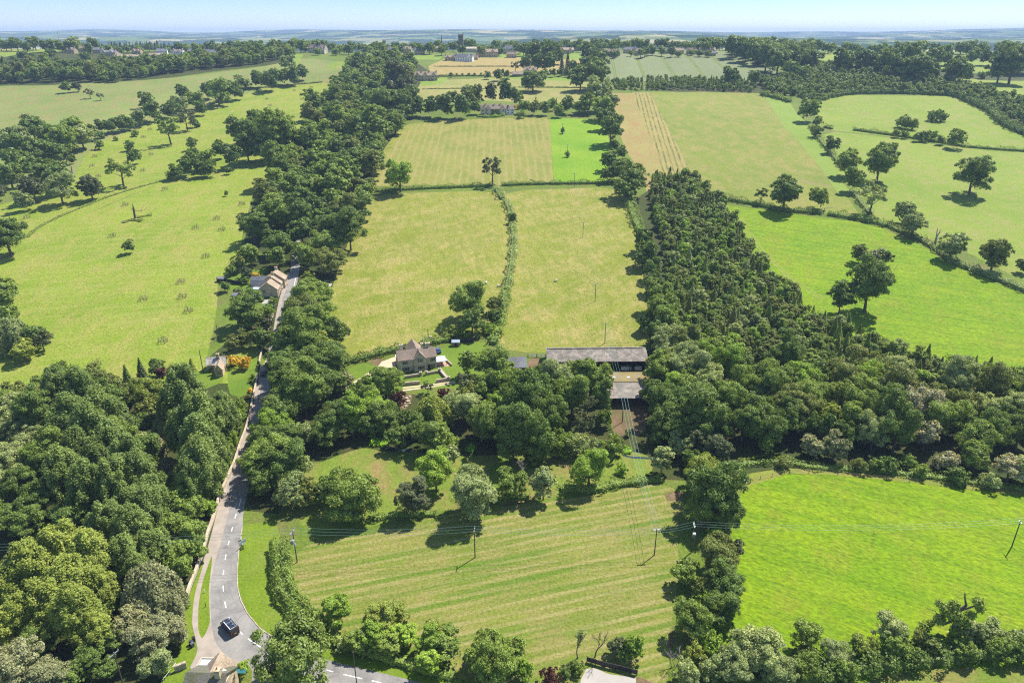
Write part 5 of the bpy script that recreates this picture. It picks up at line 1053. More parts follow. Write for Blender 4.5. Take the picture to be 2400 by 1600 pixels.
def height_over(p, r, x, y):
    ty = px(r, x, y)[1]; lo, hi = 0.0, 60.0
    for _ in range(40):
        m = (lo + hi) / 2
        if proj(p.x, p.y, p.z + m)[1] > ty: lo = m
        else: hi = m
    return lo

# --- the manor house
def manor():
    a = at('R', 400, 1050); b = at('R', 1385, 905); o, rz, L = frame(a, b)
    he = height_over(a, 'R', 375, 755) + .35; hr = he + 2.45; W = 6.0; print('manor', L, he)
    t = thing('stone_house', 'two-storey stone manor with a steep central gable and stone-tiled roofs on the lawn', 'house', o, rz)
    wl = MB(); block_wall(wl, 0, L, 0, W, he, hr); g0, g1 = .40 * L, .72 * L; gm = (g0 + g1) / 2
    wl.prism([(g0, -1.5), (g1, -1.5), (g1, he - .1), (gm, hr + .1), (g0, he - .1)], -.9, W / 2, 'y')
    wl.prism([(.33 * L, -1.5), (.70 * L, -1.5), (.70 * L, he), (.515 * L, hr + .15), (.33 * L, he)], W - .5, W + 6, 'y')
    wl.box(.02 * L, .30 * L, W + .02, W + 3.4, -1.5, 2.9); wl.box(.72 * L, .97 * L, W + .02, W + 4.0, -1.5, 2.7)
    wl.build('wall', M_STONE, t)
    r = MB(); block_roof(r, 0, L, 0, W, he, hr); r.build('roof', M_TILE, t)
    r = MB()
    k = (hr + .1 - he + .1) / (gm - g0)
    for xe in (g0 - .3, g1 + .3):
        s = 1 if xe < gm else -1
        r.slab([(xe, -1.15, he - .1 - .3 * k + .21), (gm, -1.15, hr + .31), (gm, W / 2, hr + .31), (xe, W / 2, he - .1 - .3 * k + .21)], .18)
    r.build('gable_roof', M_TILE, t)
    r = MB(); block_roof(r, .33 * L, .70 * L, W / 2 + .6, W + 6, he, hr + .15, 'y'); r.build('rear_roof', M_TILE, t)
    MB().box(.01 * L, .31 * L, W + .04, W + 3.6, 2.93, 3.05).build('flat_roof', M_WHITE, t); MB().box(.71 * L, .98 * L, W + .3, W + 4.2, 2.73, 2.86).build('flat_roof', M_WHITE, t)
    # coping stones along the gable verges
    cp = MB()
    for x0, x1 in ((g0 - .3, gm), (g1 + .3, gm)): cp.slab([(x0, -1.3, he - .1 - .3 * k + .33), (x1, -1.3, hr + .43), (x1, -1.02, hr + .43), (x0, -1.02, he - .1 - .3 * k + .33)], .16)
    cp.build('coping', M_SURR, t)
    for xx, lo in ((.17, 4), (.90, 3)): window(t, (xx * L + (.015 * L if lo == 4 else 0), 0, 1.25), 2.4 if lo == 4 else 1.7, 1.25, 'front', lo); window(t, (xx * L, 0, he - 1.15), 1.75, .95, 'front', 3)
    window(t, (gm, -.9, he - .55), 1.75, 1.0, 'front', 3); window(t, (gm + .25, -.9, 1.5), 2.5, 1.25, 'front', 4); window(t, (0, W / 2, he - 1), 1.1, 1.0, 'left', 2)
    d = MB().box(.80 * L - .45, .80 * L + .45, -.1, -.0, -.1, 2.0).build('door', M_DARK, t)
    chimney(t, .15 * L, W + .1, he - 1, hr + 1.0, 1.2, .8); chimney(t, .69 * L, W * .75, he + .5, hr + 1.2, .8, .8); chimney(t, .83 * L, W * .62, he + 1, hr + 1.5, 1.6, .9, pots=2)
    # glazed garden room on posts
    gx = L + .05; gr = thing('garden_pavilion', 'glass-roofed timber verandah on the terrace beside the manor', 'verandah', t.matrix_basis @ Vector((gx, .3, 0)) if False else (Matrix.Translation(o) @ Matrix.Rotation(rz, 4, 'Z') @ Vector((gx, .3, 0))), rz)
    MB().slab([(0, 0, 2.35), (3.9, 0, 2.35), (3.9, 3.9, 2.75), (0, 3.9, 2.75)], .08).build('glass_roof', M_GLASSR, gr)
    for xx in (.1, 1.9, 3.8): MB().tube((xx, .1, -.3), (xx, .1, 2.3), .07).build('post', M_TIMB, gr); MB().tube((xx, 3.8, -.3), (xx, 3.8, 2.6), .07).build('post', M_TIMB, gr)
    MB().box(0, 3.9, .02, .14, 2.14, 2.26).box(3.76, 3.88, .1, 3.9, 2.14, 2.28).box(0, 3.9, .04, .1, .75, .85).build('rail', M_TIMB, gr)
    # small shrubs against the front
    for i, (xx, w_) in enumerate(((.06, .9), (.235, .6), (.335, .9), (.47, .5), (.86, .5))):
        p = Matrix.Translation(o) @ Matrix.Rotation(rz, 4, 'Z') @ Vector((xx * L, -.7 if i != 3 else -1.6, 0))
        me, tm, H, _, _ = proto('bush', i % 4, 2); e = thing('shrub', 'dark climbing shrub against the manor front, ' + ordw(i, 5), 'shrub', p, i, 'shrubs against the manor front')
        cr = link_mesh('foliage', me, e); cr.scale = (w_, w_, w_ * 1.2); cr.material_slots[0].link = 'OBJECT'; cr.material_slots[0].material = LM['dark']
manor()

# --- barns
def open_barn(label, a, b, he, rise, hd, roofm, roofm2=None, sky=0, extra=None, stack=False):
    o, rz, L = frame(a, b); t = thing('open_barn', label, 'barn', o, rz); W = 2 * hd; hr = he + rise
    MB().box(0, L, W - .2, W, -1, he).prism([(.2, -1), (W - .2, -1), (W - .2, he - .05), (W / 2, hr - .1), (.2, he - .05)], 0, .2, 'x').prism([(.2, -1), (W - .2, -1), (W - .2, he - .05), (W / 2, hr - .1), (.2, he - .05)], L - .2, L, 'x').build('wall', M_TIMB, t)
    up = .18
    MB().slab([(-.5, -.5, he - rise / hd * .5 + up), (L + .5, -.5, he - rise / hd * .5 + up), (L + .5, hd, hr + up), (-.5, hd, hr + up)], .1).build('front_roof', roofm, t)
    MB().slab([(-.5, W + .5, he - rise / hd * .5 + up), (L + .5, W + .5, he - rise / hd * .5 + up), (L + .5, hd + .01, hr + up), (-.5, hd + .01, hr + up)], .1).build('rear_roof', roofm2 or roofm, t)
    n = max(3, int(L / 5.5)); rc = MB()
    for i in range(int(L / 1.1)): rc.box(i * 1.1, i * 1.1 + 1.0, hd - .3, hd + .3, hr + up, hr + up + .16)
    rc.build('ridge_tiles', roofm2 or roofm, t)
    for i in range(n + 1):
        x = .15 + (L - .3) * i / n; MB().box(x - .12, x + .12, .02, .26, -1, he - .15).build('post', M_DARK, t)
    MB().box(0, L, -.1, .05, he - .5, he - .28).build('beam', M_DARK, t)
    MB().box(.3, L - .3, 1, W - .4, -.15, .05).build('floor', MATS['dirt'], t)
    for i in range(sky): x = L * (.36 + .145 * i * 2) if sky < 3 else L * (i + .5) / sky; s = rise / hd; MB().slab([(x, hd + hd * .42, hr - s * hd * .42 + up + .05), (x + 1.1, hd + hd * .42, hr - s * hd * .42 + up + .05), (x + 1.1, hd + hd * .55, hr - s * hd * .55 + up + .05), (x, hd + hd * .55, hr - s * hd * .55 + up + .05)], .03).build('skylight', M_GLASSR, t)
    return t, o, rz, L
a = at('I', 688, 348); b = at('I', 1548, 338); he = height_over(a, 'I', 688, 250)
tb, ob, rb, Lb = open_barn('long open-fronted barn with a grey sheeted roof below the hay field', a, b, he, 2.3, 6.0, M_ASB); print('barn', Lb, he)
for i, xx in enumerate((.765, .80, .835, .905, .94)):
    p = Matrix.Translation(ob) @ Matrix.Rotation(rb, 4, 'Z') @ Vector((xx * Lb, 1.4, .05))
    tag_ = thing('wrapped_pallet', 'pale wrapped stack inside the long barn, ' + ordw(i, 5), 'pallet', p, rb, 'pale stacks under the long barn roof')
    MB().box(-.62, .62, -.5, .5, .15, 1.45).build('load', M_WHITE, tag_, bevel=.04); MB().box(-.65, .65, -.5, -.4, 0, .14).box(-.65, .65, .4, .5, 0, .14).box(-.65, .65, -.05, .05, 0, .14).build('pallet', M_TIMB, tag_)
a = at('I', 1130, 642); b = at('I', 1590, 640); he = height_over(b, 'I', 1590, 566)
open_barn('open-fronted barn with a mossy roof and two skylights in front of the long barn', a, b, he, 1.0, 9.5, M_ASB, M_ASBM, sky=2)
# small stone outbuilding
a = at('I', 270, 360); b = at('I', 500, 348); o, rz, L = frame(a, b); he = height_over(b, 'I', 500, 297); t = thing('outbuilding', 'small stone outbuilding with a slate roof beside the barn yard gate', 'outbuilding', o, rz)
wl = MB(); block_wall(wl, 0, L, 0, 7.2, he, he + 2.4); wl.build('wall', M_STONE2, t); r = MB(); block_roof(r, 0, L, 0, 7.2, he, he + 2.4); r.build('roof', M_SLATE, t)
MB().box(L - 2.6, L - .8, -.08, .0, -.3, 1.9).build('door', M_DARK, t)

# --- cottages by the lane
def cottages():
    a = at('Q', 1085, 968); b = at('Q', 1490, 935); far = at('Q', 1668, 640); o, rz, W = frame(a, b)
    rz = math.atan2(far.y - b.y, far.x - b.x) - math.pi / 2; W = 8.2
    p0 = b + Vector((-math.cos(rz) * W, -math.sin(rz) * W, 0)); p0.z = min(a.z, b.z); Ln = (far - b).length; print('cottage len', Ln)
    def sect(lab, y0, y1, he, hr, x0, x1, sl, side=True, near=False):
        loc = Matrix.Translation(p0) @ Matrix.Rotation(rz, 4, 'Z') @ Vector((x0, y0, 0)); loc.z = p0.z + (y0 / 60) * 2.0
        t = thing('cottage', lab, 'cottage', loc, rz, 'stone cottages in a row on the lane'); w_ = x1 - x0; d = y1 - y0
        wl = MB(); block_wall(wl, 0, w_, 0, d, he, hr, 'y')
        if sl: wl.box(-sl, .02, .25 * d, .9 * d, -1.5, he * .82)
        wl.build('wall', M_STONE2, t); r = MB(); block_roof(r, 0, w_, 0, d, he, hr, 'y', ov=.25); r.build('roof', M_TILE2, t)
        if sl:
            y_0, y_1 = .25 * d, .9 * d; ym = (y_0 + y_1) / 2; hh = he * .82; r = MB(); hx = hh + 1.7
            r.slab([(-sl - .2, y_0 - .2, hh), (w_ * .35, y_0 - .2, hh), (w_ * .35, ym, hx), (-sl - .2, ym, hx)], .15); r.slab([(-sl - .2, y_1 + .2, hh), (w_ * .35, y_1 + .2, hh), (w_ * .35, ym + .01, hx), (-sl - .2, ym + .01, hx)], .15); r.build('rear_roof', M_SLATE, t)
            MB().prism([(y_0, hh - .3), (y_1, hh - .3), (ym, hx - .2)], -sl, -sl + .3, 'x').build('rear_gable', M_STONE, t)
        for yy in (.25, .7):
            for zz in (1.3, he - 1.0): window(t, (w_, yy * d, zz), .95, 1.0, 'right', 2)
        chimney(t, w_ / 2, d - .4, hr - .8, hr + 1.2, 1.1, .8, M_STONE2, 2)
        if near: window(t, (w_ * .26, 0, 2.6), 1.1, 1.2, 'front', 2)
        return t
    h0 = height_over(b, 'Q', 1478, 730)
    sect('nearest cottage of the lane row, its shaded gable facing the camera', 0, Ln * .42, h0 - .6, h0 + 2.6, 0, W, 0, near=True)
    sect('middle cottage of the lane row with a slate rear wing', Ln * .43, Ln * .66, h0, h0 + 3.0, .4, W + .1, 6.0)
    sect('tallest cottage at the far end of the lane row', Ln * .67, Ln * 1.0, h0 + .6, h0 + 3.9, .2, W + .9, 6.5)
cottages()
# --- small cottage with pale roof
a = at('V', 500, 760); b = at('V', 960, 715); o, rz, L = frame(a, b); t = thing('cottage', 'small cottage with a white-lichened roof and a brown hipped wing', 'cottage', o, rz)
wl = MB(); block_wall(wl, 0, L, 0, 4.6, 2.6, 4.6); wl.prism([(.55 * L, -1.5), (.95 * L, -1.5), (.95 * L, 2.5), (.75 * L, 4.2), (.55 * L, 2.5)], -4.6, .5, 'y'); wl.build('wall', M_STONE2, t)
r = MB(); block_roof(r, 0, L, 0, 4.6, 2.6, 4.6); r.build('roof', M_LICH, t); r = MB(); block_roof(r, .55 * L, .95 * L, -4.6, 1.6, 2.5, 4.2, 'y'); r.build('wing_roof', M_TILE2, t)
chimney(t, .62 * L, 1.9, 3.5, 5.9, .9, .8, M_STONE2); chimney(t, .48 * L, -2.0, 0, 3.4, .8, .8, M_STONE2); window(t, (.25 * L, 0, 1.3), 1.4, 1.0); window(t, (.75 * L, -4.6, 1.3), 1.2, 1.0)

# --- the house at the bend (bottom left)
def bend_house():
    P1 = at('U', 890, 850, 6.6); P2 = at('U', 730, 1200, 6.6); E = at('U', 1165, 1035, 3.7)
    A1 = at('U', 315, 1192, 6.9); A2 = at('U', 820, 1205, 6.9)
    rz = math.atan2(A2.y - A1.y, A2.x - A1.x); c_, s_ = math.cos(rz), math.sin(rz)
    o = Vector((A1.x, A1.y, 0)); loc = lambda p: ((p.x - o.x) * c_ + (p.y - o.y) * s_, -(p.x - o.x) * s_ + (p.y - o.y) * c_)
    L = (A2 - A1).length; x1, y1 = loc(P1); x2, y2 = loc(P2); xe, ye = loc(E); print('bend', L, x1, y1, x2, y2, xe, ye)
    t = thing('roadside_house', 'L-shaped stone house at the road bend with a glazed flat roof and a tall chimney', 'house', o, rz)
    hd = 4.2; xm = (x1 + x2) / 2; hw = max(2.6, xe - x1 + .2); Yf = y1
    wl = MB(); block_wall(wl, 0, L + 2.0, -hd, hd * .9, 4.0, 6.7); block_wall(wl, xm - hw, xm + hw, 0, Yf, 3.6, 6.4, 'y'); wl.build('wall', M_STONE2, t)
    r = MB(); block_roof(r, 0, L + 2.0, -hd, hd * .9, 4.0, 6.7); r.build('roof', M_MOSS, t)
    r = MB(); block_roof(r, xm - hw, xm + hw, .6, Yf, 3.6, 6.4, 'y'); r.build('wing_roof', M_TILE2, t)
    f1 = loc(at('U', 560, 935, 3.3)); f2 = loc(at('U', 440, 1185, 3.3)); 
    ax = min(f1[0], f2[0]); MB().box(ax, xm - hw + .2, hd * .6, f1[1], -.5, 3.05).build('side_wall', M_STONE2, t)
    MB().box(ax + .3, xm - hw - .1, hd * .95, f1[1] - .3, 3.08, 3.2).build('glazed_roof', M_GLASSR, t)
    fr = MB().box(ax, xm - hw + .2, f1[1] - .28, f1[1] + .02, 3.06, 3.4).box(ax, ax + .28, hd * .6, f1[1] - .3, 3.06, 3.4)
    for k in range(1, 4): fr.box(ax + .3 + (xm - hw - .4 - ax) * k / 4 - .04, ax + .3 + (xm - hw - .4 - ax) * k / 4 + .04, hd * .95, f1[1] - .3, 3.2, 3.25)
    fr.build('parapet', M_SURR, t)
    cx, cy = loc(at('U', 870, 1250, 7)); chimney(t, cx, cy, 4.5, 8.2, 1.0, .9, M_STONE2)
    dx, dy = loc(at('U', 990, 1230, 5)); MB().box(dx - 1.0, dx + 1.0, -.5, dy, 2.5, 5.2).prism([(dx - 1.2, 5.2), (dx + 1.2, 5.2), (dx, 6.2)], -.5, dy + .1, 'y').build('dormer', M_CREAM, t)
    window(t, (xm + hw, Yf * .65, 1.8), 1.0, 1.2, 'right', 2); window(t, (xm + hw, Yf * .3, 1.8), 1.0, 1.2, 'right', 2)
    # low range at the right
    ex = L + 2.05; wl = MB(); block_wall(wl, ex, ex + 5.6, -hd, -hd + 4.6, 2.6, 4.2); wl.build('low_wall', M_STONE2, t); r = MB(); block_roof(r, ex, ex + 5.6, -hd, -hd + 4.6, 2.6, 4.2); r.build('low_roof', M_TILE, t)
    q = at('U', 1300, 1320); e = thing('garden_canopy', 'teal fabric canopy in the yard beside the house at the bend', 'canopy', q, rz)
    MB().slab([(-1.1, -.3, 1.7), (1.1, -.3, 1.7), (1.1, .5, 1.95), (-1.1, .5, 1.95)], .06).build('cover', M_TEAL, e)
    for xx in (-1.0, 1.0): MB().tube((xx, 0, 0), (xx, 0, 1.7), .04).build('post', M_METAL, e)
bend_house()

# --- hamlet houses in the middle distance and the ivy-clad house
def small_house(label, loc, rz, L, W, he, rise, wallm, roofm, gables=(), chims=(.1, .9), name='house', cat='house', group=None, win=True, flat=False):
    t = thing(name, label, cat, loc, rz, group); hr = he + rise
    wl = MB(); block_wall(wl, 0, L, 0, W, he, hr, base=-2.5)
    for g in gables:
        g0, g1 = g * L - min(2.6, L * .14), g * L + min(2.6, L * .14); gm = (g0 + g1) / 2; wl.prism([(g0, -2.5), (g1, -2.5), (g1, he), (gm, hr - .1), (g0, he)], -.8, W / 2, 'y')
    wl.build('wall', wallm, t); r = MB(); block_roof(r, 0, L, 0, W, he, hr, ov=.3, th=.2); r.build('roof', roofm, t)
    for g in gables:
        g0, g1 = g * L - min(2.6, L * .14), g * L + min(2.6, L * .14); gm = (g0 + g1) / 2; r = MB(); k = rise / (gm - g0)
        for xe in (g0 - .25, g1 + .25): r.slab([(xe, -1.0, he - .25 * k + .2), (gm, -1.0, hr + .12), (gm, W / 2, hr + .12), (xe, W / 2, he - .25 * k + .2)], .16)
        r.build('gable_roof', roofm, t)
    for c_ in chims: chimney(t, c_ * L, W / 2, hr - .8, hr + 1.3, 1.1, .8, wallm, 0)
    if win:
        n = max(2, int(L / 3.2))
        for i in range(n):
            x = L * (i + .5) / n; yy = -.8 if any(abs(x - g * L) < min(2.6, L * .14) for g in gables) else 0
            for z in ((1.4, he - 1.1) if he > 4 else (1.5,)):
                MB().box(x - .55, x + .55, yy - .07, yy - .0, z - .55, z + .55).build('window', M_PANE, t)
    return t
def along(r, x0, y0, x1, y1): a = at(r, x0, y0); b = at(r, x1, y1); return frame(a, b)
o, rz, L = along('W', 965, 672, 1262, 668); small_house('pale gabled manor with three front gables among trees at the hamlet', o, rz, L, 8, 5.6, 3.8, M_STONE2, M_TILE2, (.12, .47, .84), (.02, .33, .66, .97))
o, rz, L = along('W', 2250, 618, 2420, 612); small_house('low stone house on the hamlet lane beside the scots pine', o, rz, L, 6, 3.0, 2.6, M_STONE2, M_TILE2, (), (.95,))
o, rz, L = along('B', 1255, 340, 1345, 340); small_house('larger gabled stone house on the hamlet lane', o, rz, L, 8, 5.0, 3.4, M_STONE2, M_TILE2, (.3, .75), (.05, .5))
o, rz, L = along('X', 30, 452, 262, 444); th_ = small_house('long ivy-clad house with a slate roof above the striped field', o, rz, L, 8, 5.6, 3.2, M_STONE, M_TILE, (.12, .3, .88), (.2, .55, .8))
P_, Nn_ = [], []
_r = np.random.default_rng(3); n = 2600; q = np.column_stack([_r.uniform(.0, L * .86, n), _r.uniform(-.35, -.05, n), np.abs(_r.uniform(0, 1, n)) ** .8 * 5.4]); q[(q[:, 0] % 3.1 > 2.2) & (q[:, 2] % 2.8 > 1.2), 2] *= .3
V_, Q_ = cards(q, np.tile([0, -1.0, .2], (n, 1)), .42, _r); me = fast_mesh('ivy', V_, Q_); link_mesh('ivy', me, th_, LM['mid'])
o2, rz2, L2 = along('X', 268, 442, 345, 436); small_house('white-walled wing beside the ivy-clad house', o2, rz2, L2, 7.5, 4.6, 3.2, M_WHITE, M_TILE, (.3,), ())

# --- town and village on the ridge: (photo x, distance, length m, width, eaves, rise, wall, roof, label)
def ridge_house(x, Yd, L, W, he, rise, wm, rm, label, rot=0.0, **k):
    t = Yd * CP + 26 * SP; X = (x - 1200) / F * t; return small_house(label, (X, Yd, float(zt(X, Yd))), rot, L, W, he, rise, wm, rm, **k)
VH = [(158, 1120, 16, 8, 4.5, 3, 0, 2, 'brown-roofed house left of the copper tree on the left ridge'), (190, 1160, 18, 8, 5, 3.6, 0, 1, 'tall tan-roofed house at the top of the left village'), (222, 1140, 14, 8, 5, 3, 0, 3, 'slate-roofed house left of the pine shelter'),
      (243, 1100, 24, 9, 4.5, 2.6, 0, 3, 'long slate-roofed house in the middle of the left village'), (262, 1130, 14, 8, 4.8, 3, 0, 1, 'small tan-roofed house under the pines'), (276, 1060, 32, 9, 3.0, 2.2, 0, 1, 'long low tan-roofed building at the front of the left village'),
      (314, 1130, 13, 8, 4.6, 3, 0, 2, 'lone brown house before the pine shelter'), (352, 1080, 26, 8, 3.0, 2.4, 0, 1, 'low tan building with a pale gable end on the left ridge'), (371, 1120, 15, 8, 5, 3.2, 4, 3, 'white-gabled house in the left village'),
      (408, 1110, 16, 8, 5, 3, 4, 2, 'white house below the last pine of the left village'), (446, 1120, 20, 8, 5, 3.4, 0, 3, 'grey-roofed house right of the pines'), (480, 1100, 24, 9, 5, 3.4, 0, 3, 'wide slate-roofed house on the left ridge'), (512, 1070, 34, 8, 3.4, 2.4, 0, 2, 'long brown-roofed terrace at the right end of the left village'), (627, 1150, 9, 8, 5, 3, 0, 1, 'small tan gable peeping over the wood'),
      (732, 1130, 26, 9, 7, 4.5, 3, 2, 'dark many-chimneyed mansion on the ridge'), (742, 1090, 14, 8, 5, 4, 3, 3, 'grey gabled lodge before the mansion'),
      (884, 1050, 20, 9, 4.6, 3.4, 0, 1, 'tan-roofed house with a pale gable at the left of the town'), (913, 1100, 22, 9, 6, 4, 0, 2, 'large brown-roofed house left of the blue sheeted roof'), (935, 1110, 22, 9, 6, 4, 0, 1, 'tall stone house with blue sheeting on its roof'), (977, 1090, 14, 8, 5, 3.2, 0, 3, 'grey gabled house below the spire'), (1018, 1140, 20, 8, 5, 3, 0, 1, 'tan-roofed house left of the church'),
      (1047, 1015, 14, 7, 4.2, 2.6, 0, 1, 'small stone lodge left of the white-fronted house'), (1073, 1010, 24, 8, 5, 3.8, 4, 3, 'white-gabled house with a slate roof above the ripe field'), (1107, 1025, 9, 7, 3.4, 2.6, 0, 2, 'small barn at the corner of the ripe field'),
      (1126, 1060, 30, 10, 6.5, 3.6, 0, 1, 'broad pale stone house right of the church tower'), (1185, 1120, 18, 9, 7, 4, 3, 3, 'grey gabled hall behind the green village field'), (1191, 1060, 14, 8, 4.5, 3, 0, 2, 'small brown-roofed house at the edge of the village field'),
      (1315, 1110, 24, 9, 4.6, 3, 0, 1, 'tan-roofed house in the trees left of the corn field'), (1345, 1150, 14, 8, 5, 3, 0, 3, 'slate house behind the glasshouse'), (1418, 1065, 17, 8, 5, 3.4, 0, 2, 'brown gabled house at the left corner of the corn field'), (1438, 1060, 12, 8, 4.6, 3, 0, 1, 'tan gabled cottage at the corn field corner'),
      (1466, 1100, 18, 8, 5, 3, 0, 3, 'slate house behind the corn field'), (1495, 1080, 18, 8, 4.6, 3, 0, 2, 'long brown-roofed terrace above the corn field'), (1518, 1095, 12, 8, 5, 3, 0, 1, 'tan-roofed end house above the corn field'), (1562, 1090, 14, 8, 4.6, 3, 0, 3, 'grey-roofed cottage in the middle of the corn field edge'),
      (1584, 1080, 14, 8, 5, 3.2, 0, 1, 'tan stone house left of the clipped yews'), (1612, 1075, 13, 8, 5, 3.4, 0, 2, 'brown-roofed house near the right end of the corn field'), (1646, 1070, 22, 9, 5.4, 3.6, 0, 1, 'large pale stone house at the right end of the corn field'), (1662, 1050, 12, 7, 4, 2.6, 0, 3, 'low slate house at the right end of the corn field'),
      (2236, 880, 22, 8, 3.0, 2.2, 4, 2, 'long pink-roofed white bungalow by the far right trees'), (2262, 870, 14, 7, 2.8, 2, 0, 1, 'low tan bungalow by the far right trees')]
WM = {0: M_STONE2, 3: M_STONE, 4: M_WHITE}; RM = {1: M_TILE2, 2: M_TILE, 3: M_SLATE}
for i, (x, Yd, L, W, he, ri, wm, rm, lab) in enumerate(VH):
    g = (.25, .75) if i % 3 == 0 else ((.8,) if i % 3 == 1 else ())
    t = ridge_house(x - L * .3, Yd, L, W, he, ri, WM[wm], RM[rm], lab, rot=((i * 37) % 11 - 5) * .05, gables=g, chims=(.04, .36, .68, .98) if 'mansion' in lab else (.08, .92), name='house', group='houses of the ridge town')
    if 'blue' in lab: MB().slab([(L * .2, -.35, he + .35), (L * .55, -.35, he + .35), (L * .55, 2.2, he + 2.3), (L * .2, 2.2, he + 2.3)], .08).build('tarpaulin', simple('blue_sheet', (.02, .12, .6, 1), .5), t)
def tower():
    Yd = 1150; t_ = Yd * CP + 26 * SP; X = (1081 - 1200) / F * t_; z = float(zt(X, Yd)); top = 0
    lo, hi = 5.0, 60.0
    for _ in range(40):
        m = (lo + hi) / 2
        if proj(X, Yd, z + m)[1] > 82.5: lo = m
        else: hi = m
    h = lo; s = 3.6; t = thing('church_tower', 'square grey church tower with four pinnacles above the town trees', 'church tower', (X, Yd, z))
    M_T = stone('tower_stone', (.20, .175, .15, 1)); MB().box(-s, s, -s, s, -2, h).build('tower_wall', M_T, t); b_ = MB()
    for zz in (h * .55, h * .8, h): b_.box(-s - .2, s + .2, -s - .2, s + .2, zz - .25, zz)
    b_.build('string_course', M_STONE, t); p_ = MB()
    for i in range(-3, 4): p_.box(i * 1.15 - .35, i * 1.15 + .35, -s - .15, -s + .25, h, h + .9).box(i * 1.15 - .35, i * 1.15 + .35, s - .25, s + .15, h, h + .9).box(-s - .15, -s + .25, i * 1.15 - .35, i * 1.15 + .35, h, h + .88).box(s - .25, s + .15, i * 1.15 - .35, i * 1.15 + .35, h, h + .88)
    p_.build('battlements', M_STONE, t)
    for sx in (-1, 1):
        for sy in (-1, 1): MB().box(sx * s - .6, sx * s + .6, sy * s - .6, sy * s + .6, h - .2, h + 1.6).tube((sx * s, sy * s, h + 1.6), (sx * s, sy * s, h + 4.2), .55, .05, 4).build('pinnacle', M_STONE, t)
    for k in (-1.4, 1.4): MB().box(k - .6, k + .6, -s - .08, -s, h * .82, h * .95).build('louvred_opening', M_DARK, t)
    MB().box(s + .05, s + 22, -4, 4, -2, 5).prism([(-4.3, 5), (4.3, 5), (0, 7.5)], s + .05, s + 22, 'x').build('nave', M_STONE, t)
    X2 = (1036 - 1200) / F * t_; z2 = float(zt(X2, Yd)); t = thing('church_spire', 'slender dark spire left of the church tower', 'spire', (X2, Yd, z2))
    MB().box(-1.6, 1.6, -1.6, 1.6, -2, 9).box(-5, 5, 1.7, 12, -2, 6).build('base', M_STONE, t); MB().tube((0, 0, 9), (0, 0, 25), 1.7, .08, 8).build('spire', M_SLATE, t)
    X3 = (146 - 1200) / F * (1190 * CP + 26 * SP); t = thing('mast', 'thin lattice mast on the left ridge', 'mast', (X3, 1190, float(zt(X3, 1190))))
    MB().tube((0, 0, -1), (0, 0, 27), .5, .3, 4).build('mast_body', M_METAL, t); MB().box(-.9, .9, -.2, .2, 23, 24.2).build('antenna', M_WHITE, t)
tower()
# low barns and glasshouse seen between ridge trees
def low_shed(label, x, Yd, L, W, h, rm, name='barn', cat='barn'):
    t_ = Yd * CP + 26 * SP; X = (x - 1200) / F * t_; z = float(zt(X, Yd)); t = thing(name, label, cat, (X, Yd, z))
    MB().box(0, L, 0, W, -1, h).build('wall', M_WHITE if name == 'glasshouse' else M_METAL, t); r = MB(); block_roof(r, 0, L, 0, W, h, h + 1.4); r.build('roof', rm, t)
low_shed('pale metal-roofed barn in the right ridge trees', 1818, 960, 30, 14, 5, M_GLASSR); low_shed('white glasshouse left of the corn field', 1362, 1080, 22, 8, 3.4, M_WHITE, 'glasshouse', 'glasshouse')

# --- sheds
def shed(label, r, x0, y0, x1, y1, W, h, rise, wm, rm, name='shed'):
    o, rz, L = along(r, x0, y0, x1, y1); t = thing(name, label, 'shed', o, rz); wl = MB(); block_wall(wl, 0, L, 0, W, h, h + rise, base=-.5); wl.build('wall', wm, t)
    rr = MB(); block_roof(rr, 0, L, 0, W, h, h + rise, ov=.15, th=.06); rr.build('roof', rm, t); MB().box(L * .35, L * .65, -.05, 0, 0, h * .85).build('door', M_DARK, t)
shed('small green-walled shed with a pale glazed roof at the back of the manor lawn', 'R', 1785, 360, 1985, 358, 1.8, 1.8, .7, M_TIMB, M_GLASSR)
shed('small slate-roofed garden shed behind the cottage tree', 'Q', 440, 1000, 545, 1010, 3.2, 1.9, .9, M_DARK, M_SLATE)
shed('dark timber shed in the top corner of the cottage garden', 'Q', 90, 600, 240, 610, 2.6, 1.8, .6, M_DARK, M_SLATE)
shed('white garden room behind the nearest lane cottage', 'Q', 905, 850, 1040, 860, 3.0, 2.0, .3, M_WHITE, M_GLASSR)

